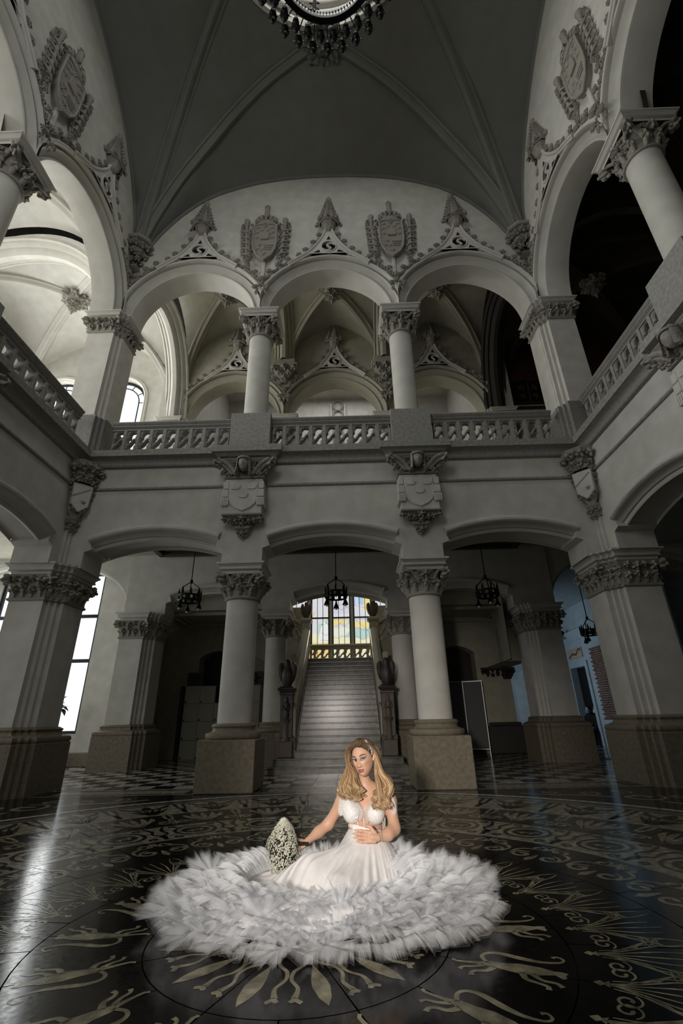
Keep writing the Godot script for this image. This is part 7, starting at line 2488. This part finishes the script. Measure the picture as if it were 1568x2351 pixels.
	for k in 90:
		var u := (k % 30) / 29.0 * 2.0 - 1.0
		var lay := k / 30
		var a := u * 1.25
		var p0: Vector3 = HEAD * (Vector3(sin(a) * .070, .086 - .052 * u * u - .004 * lay, .078 * cos(a) + .006 + .002 * lay) * 0.94)
		var p1: Vector3 = HEAD * (Vector3(sin(a) * .072 + .004 * u, .112 - .044 * u * u, .055 * cos(a) - .004) * 0.94)
		var p2: Vector3 = HEAD * (Vector3(sin(a) * .078 + .008 * u, .120 - .050 * u * u, -.020 - .01 * lay) * 0.94)
		var p3: Vector3 = HEAD * (Vector3(sin(a) * .070, .075 - .05 * u * u, -.085) * 0.94)
		hair_lock(m, [p0, p1, p2, p3], rng.randf_range(.0035, .0065), dark.lerp(gold, 0.05 * rng.randf()), dark.lerp(gold, rng.randf_range(0.1, 0.55)), 0.0015, rng.randf() * 6, 0.55)
	for k in 64:
		var side := -1.0 if k % 2 == 0 else 1.0
		var q := (k / 2) / 31.0              # 0 at the face, 1 at the nape
		var f := rng.randf()
		var top: Vector3; var t1: Vector3; var t2: Vector3
		if side < 0:
			top = Vector3(.006, .122 * sin(.74 + 1.6 * q), .104 * cos(.74 + 1.6 * q) - .004)
			t1 = Vector3(-.058 - .010 * f, .088 - .03 * q, .066 - .13 * q)
			t2 = Vector3(-.090 - .016 * f, .012, .052 - .12 * q)
		else:
			top = Vector3(.014, .122 * sin(.74 + 1.6 * q), .104 * cos(.74 + 1.6 * q) - .004)
			t1 = Vector3(.060 + .008 * f, .090 - .03 * q, .046 - .11 * q)
			t2 = Vector3(.086 + .012 * f, .020, -.014 - .06 * q)
		var p0: Vector3 = HEAD * (top * 0.94); var p1: Vector3 = HEAD * (t1 * 0.94); var p2: Vector3 = HEAD * (t2 * 0.94)
		var p3: Vector3; var p4: Vector3; var p5: Vector3
		if side < 0:
			p3 = L.call(.222 + .070 * f, .622, -3.440 - .09 * q)
			p4 = L.call(.190 + .125 * f, .572 + rng.randf_range(-.015, .015), -3.425 - .07 * q)
			p5 = L.call(.205 + .115 * f, .525 + rng.randf_range(-.022, .030), -3.415 - .06 * q)
		else:
			p3 = L.call(.428 + .050 * f, .630, -3.470 - .08 * q)
			p4 = L.call(.440 + .085 * f, .560 + rng.randf_range(-.015, .015), -3.430 - .08 * q)
			p5 = L.call(.420 + .080 * f, .495 + rng.randf_range(-.035, .05), -3.412 - .05 * q)
		var ph := (1.2 if side < 0 else 4.0) + 2.2 * f + rng.randf_range(-.45, .45); var wv := rng.randf_range(.011, .018)
		var hook := Vector3(rng.randf_range(.012, .030) * (1.0 if rng.randf() < 0.5 else -1.0), -.016, .012)
		var p6 := p5 + hook; var p7 := p5 + Vector3(hook.x * .2, -.034, .020)
		hair_lock(m, [p0, p1, p2, p3, p4, p5, p6, p7], .0150, dark.lerp(gold, 0.1), gold.lerp(dark, 0.25), wv, ph, 0.40)
		for e in 11:
			var o := Vector3(rng.randf_range(-1, 1), rng.randf_range(-.6, .6), rng.randf_range(-1, 1)) * .0072
			var ro: float = rng.randf()
			hair_lock(m, [p0 + o * .3, p1 + o * .8, p2 + o * 1.2, p3 + o * 1.5, p4 + o * 1.6, p5 + o * 1.9, p6 + o * 1.9, p7 + o * 2.2], rng.randf_range(.0018, .0046), dark.lerp(gold, 0.35 * ro), gold.lerp(light, rng.randf_range(-0.25, 1.0)), wv * rng.randf_range(.85, 1.2), ph + rng.randf_range(-.35, .35), 0.55)
	part("hair", m, MT.hair, t)
	# hair clip, earrings, bracelet
	m = MB.new()
	for k in 13:
		var f := k / 12.0
		var p: Vector3 = H.call(.060 + .026 * sin(f * PI * .6), .108 - .095 * f, .030 - .008 * f)
		m.add(kit.lump[k % 3], Transform3D(hb3 * Basis(Vector3.UP, 0.9), p).scaled_local(Vector3.ONE * (.010 + .005 * ((k * 5) % 3))))
	part("hair_clip", m, MT.crystal, t)
	for e in [1.0]:
		m = MB.new()
		for k in 5: m.add(kit.lump[k % 3], Transform3D(hb3, H.call(e * .080, -.034 - .0105 * k, .004)).scaled_local(Vector3.ONE * (.010 if k % 2 == 0 else .007)))
		part("earring", m, MT.crystal, t)
	m = MB.new()
	var ring := []
	for k in 17: ring.append(L.call(.440, .295, -3.385) + Vector3(sin(TAU * k / 16) * .004, cos(TAU * k / 16) * .0265, sin(TAU * k / 16) * .0265))
	m.tube(ring, [.0018], 5, Vector2.ONE, false)
	part("bracelet", m, MT.crystal, t)
	# ---- bodice
	for q in [[-1.0, .264, .418], [1.0, .412, .408]]:
		m = MB.new()
		var rows := []
		for i in 13:
			var s := i / 12.0
			var row := PackedVector3Array()
			for k in 28:
				var a := TAU * k / 28
				var rx := .062 * sin(s * PI * .5); var ry := (.070 if sin(a) < 0 else .082) * sin(s * PI * .5)
				var up2 := maxf(0.0, sin(a))
				row.append(L.call(q[1] + cos(a) * rx * (1.0 - .45 * up2 * up2) + q[0] * up2 * .030 * s, q[2] + sin(a) * ry, -3.402 - .062 * (1.0 - cos(s * PI * .5)) - .016 * up2 * s))
			rows.append(row)
		m.grid(rows, true, false, 0.2, true)
		var cup := part("sequin_cup", m, MT.sequin, t)
		var sp := MB.new()
		for k in 1100:
			var i: int = rng.randi() % (m.P.size() / 3) * 3
			var c: Vector3 = (m.P[i] + m.P[i + 1] + m.P[i + 2]) / 3.0
			var nn := (m.N[i] + Vector3(rng.randf_range(-.7, .7), rng.randf_range(-.7, .7), rng.randf_range(-.7, .7))).normalized()
			var sx_ := nn.cross(Vector3.UP).normalized() * .0011; var sy_ := sx_.cross(nn)
			c += m.N[i] * .0012 + Vector3(rng.randf_range(-.004, .004), rng.randf_range(-.004, .004), 0)
			sp.quad(c - sx_ - sy_, c + sx_ - sy_, c + sx_ + sy_, c - sx_ + sy_)
		part("sequins", sp, MT.sequin_bit, cup).set_meta("kind", "stuff")
		var rf := MB.new(); rf.use_u = true
		var edge := []
		for k in 16:
			var f := k / 15.0
			var a := lerpf(1.95, 3.9, f) if q[0] > 0 else lerpf(1.19, -0.76, f)
			edge.append(L.call(q[1] + cos(a) * .060 * (1.0 - .40 * pow(maxf(0, sin(a)), 2)) + q[0] * maxf(0, sin(a)) * .028, q[2] + sin(a) * (.074 if sin(a) > 0 else .062), -3.425))
		frill(rf, edge, .020, L.call(q[1], q[2], -3.44), 3, q[1] * 100.0)
		part("tulle_frill", rf, MT.tulle_dense, t)
		m = MB.new()
		var sx: float = .232 if q[0] < 0 else .492
		m.use_c = false
		strip(m, smooth_curve([L.call(q[1] + q[0] * .045, q[2] + .062, -3.430), L.call(sx, .500, -3.470), L.call(sx - q[0] * .008, .540, -3.525), L.call(sx - q[0] * .01, .535, -3.60)], 12), [.011, .011], Vector3(0, 0.4, 1))
		part("strap", m, MT.sequin, t)
		rf = MB.new(); rf.use_u = true
		var sleeve: float = .200 if q[0] < 0 else .524
		for j in 3: frill(rf, [L.call(sleeve - q[0] * .012, .485, -3.46 - .01 * j), L.call(sleeve, .455, -3.455 - .01 * j), L.call(sleeve + q[0] * .004, .42, -3.455 - .01 * j), L.call(sleeve - q[0] * .006, .395, -3.46)], .022, L.call(.36, .44, -3.5), 2, j * 3.0 + sleeve * 9)
		part("sleeve_frill", rf, MT.tulle_dense, t)
	# sheer midriff with boning, waistband
	m = MB.new()
	var rows := []
	for i in 7:
		var f := i / 6.0
		var row := PackedVector3Array()
		for k in 32:
			var a := TAU * k / 32
			row.append(L.call(.351 + cos(a) * lerpf(.104, .124, f), lerpf(.305, .415, f) - .02 * cos(a), -3.548 + sin(a) * lerpf(.085, .094, f)))
		rows.append(row)
	m.grid(rows, true, false, 0.2, true)
	part("sheer_bodice", m, MT.sheer, t)
	m = MB.new()
	for q in [[.268, .30], [.300, .30], [.338, .30], [.452, .298], [.462, .298]]:
		m.tube([L.call(q[0] + .006, q[1] - .01, -3.452 - absf(q[0] - .35) * .35), L.call(q[0] + (q[0] - .35) * .10, q[1] + .08, -3.440 - absf(q[0] - .35) * .35)], [.0035], 5)
	part("boning", m, MT.satin, t)
	m = MB.new()
	rows = []
	for i in 3:
		var row := PackedVector3Array()
		for k in 36:
			var a := TAU * k / 36
			row.append(L.call(.352 + cos(a) * .116, .300 + i * .013 - .026 * cos(a), -3.55 + sin(a) * .101))
		rows.append(row)
	m.grid(rows, true, false, 0.2, true)
	part("waistband", m, MT.satin, t)
	# ---- skirt: smooth tulle over the legs
	m = MB.new(); m.use_u = true
	var nr := 48; var na := 260
	rows = []
	for i in nr + 1:
		var f := float(i) / nr
		var row := PackedVector3Array()
		for k in na:
			var a := TAU * k / na
			var w := Vector2(.352 + cos(a) * .106, -3.55 + sin(a) * .092)
			var rim := Vector2(.11, -3.16) + Vector2(cos(a) * .80, sin(a) * .52)
			var g := pow(f, 0.85)
			var p := w.lerp(rim, g)
			row.append(Vector3(p.x, skirt_h(p, f, a), p.y) - O)
		rows.append(row)
	m.use_u = false
	m.grid(rows, true, false, -0.2, true)
	part("skirt", m, MT.tulle_skirt, t)
	# ---- ruffles round the hem
	rng.seed = 3
	var tiers := [[.50, .150, .66, .175], [.58, .135, .76, .165], [.66, .115, .84, .150], [.73, .10, .92, .135], [.80, .085, .99, .110], [.86, .06, 1.04, .070], [.90, .035, 1.08, .022], [.70, .05, 1.0, .05]]
	for q in tiers:
		var rm := MB.new(); rm.use_u = true
		ruffle_ring(rm, q[0], q[1], q[2], q[3], rng.randi() % 1000, O)
		part("ruffle", rm, MT.tulle, t)
	var pm := MB.new(); pm.use_u = true
	for k in 330:
		var a := rng.randf() * TAU
		var rr := rng.randf_range(.56, 1.0)
		if sin(a) < -0.2 and rr < 0.75: continue
		var c := Vector3(.12 + cos(a) * .86 * rr, 0, -3.13 + sin(a) * .57 * rr)
		c.y = skirt_top(rr) * rng.randf_range(0.55, 0.95)
		var dir := Vector3(cos(a + rng.randf_range(-1.1, 1.1)), rng.randf_range(-0.1, 0.9), sin(a + rng.randf_range(-1.1, 1.1))).normalized()
		puff(pm, c - O, dir, rng.randf_range(.08, .16), rng.randf_range(1.4, 3.0), rng.randf() * 99)
	for k in 46:
		var a := rng.randf() * PI * 1.25 - 0.4
		var rr := rng.randf_range(.50, .85)
		var c := Vector3(.12 + cos(a) * .86 * rr, .05 + .05 * rng.randf(), -3.13 + sin(a) * .57 * rr)
		puff(pm, c - O, Vector3(cos(a + rng.randf_range(-1.4, 1.4)), rng.randf_range(0.25, 0.8), sin(a + rng.randf_range(-1.0, 1.0))).normalized(), rng.randf_range(.15, .23), rng.randf_range(0.7, 1.5), rng.randf() * 99)
	var po := part("tulle_puffs", pm, MT.tulle, t); po.set_meta("kind", "stuff")

func thing_part(t: Node, called: String) -> MeshInstance3D:
	var o := MeshInstance3D.new(); o.name = called
	o.mesh = BoxMesh.new()
	t.add_child(o, true)
	return o

func seg_d(p: Vector2, a: Vector2, b: Vector2) -> Vector2:     # distance, parameter
	var d := b - a
	var t := clampf((p - a).dot(d) / d.length_squared(), 0, 1)
	return Vector2((p - a - d * t).length(), t)

func skirt_h(p: Vector2, f: float, a: float) -> float:
	var h := 0.055 + 0.10 * exp(-pow((f - .72) / .28, 2))
	var hs := [h]
	var w := seg_d(p, Vector2(.352, -3.55), Vector2(.353, -3.551))
	hs.append(.298 - .026 * cos(a) * maxf(0.0, 1.0 - f * 5.0) - 1.35 * maxf(0.0, w.x - .098))
	for q in [[Vector2(.38, -3.50), Vector2(.02, -3.30), .275, .215, .13, .095], [Vector2(.02, -3.30), Vector2(-.22, -3.42), .215, .105, .095, .07], [Vector2(.40, -3.48), Vector2(.20, -3.20), .24, .17, .12, .09]]:
		var s := seg_d(p, q[0], q[1])
		var top: float = lerpf(q[2], q[3], s.y); var r: float = lerpf(q[4], q[5], s.y)
		hs.append(top - 0.55 * s.x * s.x / r - (0.25 * maxf(0.0, s.x - r)))
	var sm := 0.0
	for x in hs: sm += exp(38.0 * x)
	h = log(sm) / 38.0
	var fold := sin(a * 23.0 + 2.0 * sin(a * 5.0) + f * 4.0) * 0.6 + sin(a * 47.0 + f * 7.0 + 1.5 * sin(a * 7.0)) * 0.35
	return minf(h, .33) + fold * .0095 * smoothstep(0.02, 0.25, f)

func skirt_top(rr: float) -> float: return 0.185 - 0.11 * smoothstep(0.75, 1.05, rr)

func frill(m: MB, pts: Array, w: float, from: Vector3, per: int, ph: float) -> void:
	var n := pts.size() * per * 3
	var c := smooth_curve(pts, n)
	var rows := [PackedVector3Array(), PackedVector3Array(), PackedVector3Array()]
	for i in n + 1:
		var out: Vector3 = (c[i] - from).normalized()
		var z := Vector3(0, 0, 1)
		for j in 3:
			var f := j / 2.0
			rows[j].append(c[i] + out * w * (f * 1.3 - .3) * (1.0 + .18 * sin(i * 2.1 + ph)) + z * (f * .006 * sin(i * 1.7 + ph) + .006 * f))
	uvgrid(m, rows, false)

func uvgrid(m: MB, rows: Array, closed: bool, us := 0.12) -> void:
	var nu := rows.size(); var nv: int = rows[0].size()
	var n0 := m.P.size()
	m.use_u = false
	m.grid(rows, closed, false, -0.3, true)
	m.use_u = true
	var k := n0
	for i in nu - 1:
		for j in (nv if closed else nv - 1):
			var j1 := (j + 1) % nv
			var r0: PackedVector3Array = rows[i]; var r1: PackedVector3Array = rows[i + 1]
			if (r1[j1] - r0[j]).cross(r1[j] - r0[j1]).length() <= 1e-12: continue
			var q := [Vector2(j * us, float(i) / (nu - 1)), Vector2((j + 1) * us, float(i) / (nu - 1)), Vector2((j + 1) * us, float(i + 1) / (nu - 1)), Vector2(j * us, float(i + 1) / (nu - 1))]
			for e in [0, 1, 2, 0, 2, 3]: m.U.append(q[e])

var fnl := FastNoiseLite.new()

func ruffle_ring(m: MB, r0: float, h0: float, r1: float, h1: float, seed_: int, O: Vector3) -> void:
	fnl.seed = seed_; fnl.frequency = 1.0; fnl.fractal_octaves = 2
	var n := 460
	var rows := []
	for j in 6: rows.append(PackedVector3Array())
	for i in n:
		var a := TAU * i / n
		var c := Vector2(cos(a), sin(a))
		var lobe := fnl.get_noise_2d(c.x * 2.2, c.y * 2.2); var lob2 := fnl.get_noise_2d(c.x * 6.0 + 9.0, c.y * 6.0)
		var fine := fnl.get_noise_2d(c.x * 21.0, c.y * 21.0 + 5.0)
		var back := 1.0 + 0.10 * maxf(0.0, -c.y)
		for j in 6:
			var f := j / 5.0
			var rr := lerpf(r0, r1, f) + (.07 * lobe + .10 * lob2) * f + .03 * f * fine
			var h := lerpf(h0, h1, f) + sin(PI * f) * .035 + (.085 * lob2 + .05 * lobe) * f + .02 * fine * f
			var pl := (.010 * f + .002) * (1.0 if i % 2 else -1.0) * (0.6 + fine)
			var aa := a + pl * 0.5
			var p := Vector3(.12 + cos(aa) * .86 * rr * back, maxf(.006, h + pl * .8), -3.13 + sin(aa) * .57 * rr * back)
			rows[j].append(p - O)
	uvgrid(m, rows, true)

func puff(m: MB, c: Vector3, dir: Vector3, size: float, spread: float, ph: float) -> void:
	var s := dir.cross(Vector3.UP).normalized()
	var u := s.cross(dir).normalized()
	var rows := []
	var n := 26
	for j in 4:
		var f := 0.12 + 0.88 * j / 3.0
		var row := PackedVector3Array()
		for i in n + 1:
			var g := (float(i) / n - 0.5) * spread
			var d := (dir * cos(g) + s * sin(g)).normalized()
			var zig := (1.0 if i % 2 else -1.0) * .026 * f + .10 * sin(i * 0.7 + ph) * f
			var q := c + (d + u * zig) * size * f * (1.0 + .08 * sin(i * 1.3 + ph))
			row.append(Vector3(q.x, maxf(q.y, .008), q.z))
		rows.append(row)
	uvgrid(m, rows, false)

func bouquet() -> void:
	var C := Vector3(-.165, .10, -3.42)
	var t := thing("bouquet", "drop-shaped bouquet of tiny white baby's breath resting on the gown's hem", "bouquet", C)
	rng.seed = 55
	var core := MB.new()
	core.lathe([[0.0, .02], [.05, .03], [.082, .08], [.085, .13], [.066, .19], [.035, .25], [0.0, .27]], 16)
	part("stems", core, MT.stem_dark, t)
	var fm := MB.new()
	for k in 5:
		var a := TAU * k / 5
		var d := Vector3(cos(a), 0.3, sin(a)).normalized(); var s := Vector3(-sin(a), 0, cos(a))
		fm.tri(Vector3(0, -.2, 0), d * .9 + s * .42, d * .9 - s * .42)
		fm.tri(Vector3(0, 0.1, 0), d * .65 - s * .3 + Vector3(0, .3, 0), d * .65 + s * .3 + Vector3(0, .3, 0))
	var me := fm.mesh()
	me.surface_set_material(0, MT.blossom)
	var mm := MultiMesh.new()
	mm.transform_format = MultiMesh.TRANSFORM_3D
	mm.mesh = me
	var ts := []
	for k in 4200:
		var v := rng.randf()
		var y := .005 + .285 * pow(v, 0.9)
		var r := table([[0.0, .035], [.03, .070], [.08, .097], [.13, .098], [.19, .078], [.25, .047], [.29, .012]], y)
		var a := rng.randf() * TAU
		r *= 0.80 + 0.30 * rng.randf() + .10 * sin(a * 3.0 + y * 30.0)
		var d := Vector3(cos(a), (y - .11) * 5.0, sin(a)).normalized()
		var x := d.cross(Vector3.UP).normalized()
		var s := rng.randf_range(.0030, .0060)
		var b := Basis(x, d, x.cross(d)).rotated(d, rng.randf() * 6).rotated(x, rng.randf_range(-.6, .6))
		ts.append(Transform3D(b.scaled(Vector3.ONE * s), Vector3(cos(a) * r, y, sin(a) * r * .92)))
	mm.instance_count = ts.size()
	for k in ts.size(): mm.set_instance_transform(k, ts[k])
	var mi := MultiMeshInstance3D.new()
	mi.name = "blossoms"; mi.multimesh = mm; mi.material_override = MT.blossom
	mi.set_meta("kind", "stuff")
	t.add_child(mi)
	var hm := MB.new()
	hm.tube([Vector3(.05, .16, -.03), Vector3(.10, .145, -.05), Vector3(.15, .14, -.07)], [.014, .012, .012], 8)
	part("handle", hm, MT.stem_dark, t)

func doorway_people() -> void:
	for q in [[8.45, -17.75, "dark-clothed person with a light blue face mask sitting in the far right doorway", MT.mask_blue], [8.50, -17.30, "second dark-clothed person with a pale mask sitting deeper in the far right doorway", MT.eye_white]]:
		var t := thing("person", q[2], "person", Vector3(q[0] + 0.1, 0, q[1]), -PI * 0.42)
		var m := MB.new()
		body_mesh(m, [[Vector3(0, .45, 0), Vector3(0, .85, -.03), .15, .17, Vector3(1, 1, .7)], [Vector3(-.16, .85, 0), Vector3(.16, .85, 0), .07, .07], [Vector3(-.2, .83, 0), Vector3(-.22, .58, .05), .055, .045], [Vector3(.2, .83, 0), Vector3(.22, .58, .05), .055, .045], [Vector3(-.22, .58, .05), Vector3(-.06, .52, .26), .045, .035], [Vector3(.22, .58, .05), Vector3(.06, .52, .26), .045, .035], [Vector3(-.09, .45, 0), Vector3(-.11, .45, .40), .085, .065], [Vector3(.09, .45, 0), Vector3(.11, .45, .40), .085, .065], [Vector3(-.11, .45, .40), Vector3(-.11, .06, .38), .06, .045], [Vector3(.11, .45, .40), Vector3(.11, .06, .38), .06, .045], [Vector3(-.11, .04, .38), Vector3(-.11, .035, .50), .04, .035], [Vector3(.11, .04, .38), Vector3(.11, .035, .50), .04, .035]], 0.022, 60.0, 0.05)
		part("clothes", m, MT.cloth_dark, t)
		m = MB.new(); m.use_c = true
		var p := MB.new()
		body_mesh(p, [[Vector3(0, .90, -.02), Vector3(0, 1.02, 0), .05, .05], [Vector3(-.06, .52, .26), Vector3(0.0, .50, .32), .035, .03], [Vector3(.06, .52, .26), Vector3(0.01, .51, .33), .035, .03]], 0.014, 110.0, 0.04)
		m.col = Color(0.55, 0.33, 0.23); m.add(p, Transform3D())
		face_mesh(m, Transform3D(Basis(), Vector3(0, 1.10, 0.01)), 0.95)
		part("body", m, MT.skin, t)
		m = MB.new(); m.lathe([[.078, -.01], [.084, .04], [.076, .085], [.045, .115], [0.0, .122]], 18, Vector3(0, 1.10, -.012))
		part("hair", m, MT.lash, t)
		m = MB.new()
		var rows := []
		for i in 5:
			var row := PackedVector3Array()
			for j in 9:
				var a := (j / 8.0 - .5) * 2.2
				row.append(Vector3(sin(a) * .074, 1.085 - i * .024, .01 + cos(a) * (.098 + .012 * sin(i * .8))))
			rows.append(row)
		m.grid(rows, false, false, 0.1)
		part("face_mask", m, q[3], t)
		var ch := thing("chair", "dark plain chair under the %s person in the doorway" % ("front" if q[1] < -17.5 else "rear"), "chair", Vector3(q[0] + 0.1, 0, q[1]), -PI * 0.42)
		m = MB.new(); m.box(Vector3(0, .345, .12), Vector3(.44, .035, .44), .008); part("seat", m, MT.timber, ch)
		m = MB.new(); m.box(Vector3(0, .70, -.20), Vector3(.42, .36, .03), .008); part("backrest", m, MT.timber, ch)
		for e in [[-.19, -.19], [.19, -.19], [-.19, .31], [.19, .31]]:
			m = MB.new(); m.box(Vector3(e[0], (.26 if e[1] < 0 else .165), e[1]), Vector3(.035, (.52 if e[1] < 0 else .33), .035), .005); part("leg", m, MT.timber, ch)

const CAMB := Basis(Vector3(0.999592, -0.018722, -0.021561), Vector3(0.025915, 0.911856, 0.409690), Vector3(0.011991, -0.410082, 0.911970))

func area(at: Vector3, look: Vector3, size: Vector2, energy: float, c := Color(1.0, 1.0, 0.975)) -> void:
	var l := AreaLight3D.new()
	l.name = "window_light"
	l.area_size = size
	l.light_color = c; l.light_energy = energy; l.shadow_enabled = true
	l.area_range = 60.0
	add_child(l, true)
	l.look_at_from_position(at, at + look, Vector3.UP if absf(look.y) < 0.9 else Vector3.FORWARD)

func set_camera_and_light() -> void:
	var cam := Camera3D.new()
	cam.name = "camera"
	cam.fov = 96.004
	cam.near = 0.05; cam.far = 80.0
	cam.transform = Transform3D(CAMB, Vector3(0.2827, 0.95, 0.0))
	add_child(cam)
	var we := WorldEnvironment.new()
	we.name = "surroundings"
	var e := Environment.new()
	e.background_mode = Environment.BG_COLOR
	e.background_color = Color(0.55, 0.6, 0.66)
	e.background_energy_multiplier = 0.4
	e.ambient_light_source = Environment.AMBIENT_SOURCE_BG
	e.tonemap_mode = Environment.TONE_MAPPER_LINEAR
	e.tonemap_exposure = 1.0
	e.sdfgi_enabled = true; e.ssao_enabled = true; e.ssil_enabled = true
	we.environment = e
	add_child(we)
	# daylight: the skylight, the windows of the left aisle and gallery, the stair window, the room on the right
	area(Vector3(0, 16.7, ZC), Vector3.DOWN, Vector2(1.9, 1.9), 12.0)
	for k in 3:
		var z := -11.3 + 4.2 * k
		area(Vector3(-XA + 0.1, 8.9, z), Vector3(1, -0.05, 0), Vector2(1.8, 3.4), 23.0)
		area(Vector3(-XA + 0.1, 2.8, z), Vector3(1, -0.05, 0), Vector2(2.0, 3.8), 5.0)
	area(Vector3(-8.2, 2.9, -12.7), Vector3(0, 0, 1), Vector2(2.8, 3.9), 9.0)
	area(Vector3(-7.22, 9.3, -12.3), Vector3(0, 0, 1), Vector2(1.5, 4.0), 8.0)
	area(Vector3(0, 4.0, -16.2), Vector3(0, 0.0, 1), Vector2(3.0, 3.0), 6.0, Color(1.0, 0.95, 0.85))
	area(Vector3(4.35, 2.3, -17.0), Vector3(1, 0, 0.15), Vector2(2.6, 3.0), 2.5, Color(0.75, 0.88, 1.0))
	area(Vector3(0, 13.8, -14.5), Vector3.DOWN, Vector2(3.8, 2.2), 8.0)
	area(Vector3(-3.0, 8.6, 2.0), Vector3(0.25, -0.25, -1), Vector2(3.0, 4.0), 11.0)
	# the photographer's lamp, high on the left of the camera
	var s := SpotLight3D.new()
	s.name = "photo_lamp"
	s.light_color = Color(1.0, 0.965, 0.925)
	s.light_energy = 34.0; s.spot_range = 30.0; s.spot_angle = 17.5; s.spot_angle_attenuation = 1.0
	s.light_size = 0.15; s.shadow_enabled = true
	add_child(s)
	s.look_at_from_position(Vector3(-0.7, 1.5, 1.8), Vector3(0.42, 0.80, -4.2), Vector3.UP)

func _ready() -> void:
	materials()
	set_camera_and_light()
	make_kit()
	hall_vault()
	hall_walls()
	outer_walls()
	floor_all()
	galleries()
	columns_and_piers()
	balustrades()
	ornaments()
	stairs()
	rear_rooms()
	right_room()
	lamps()
	plant()
	bride()
	bouquet()
	doorway_people()
	# REST
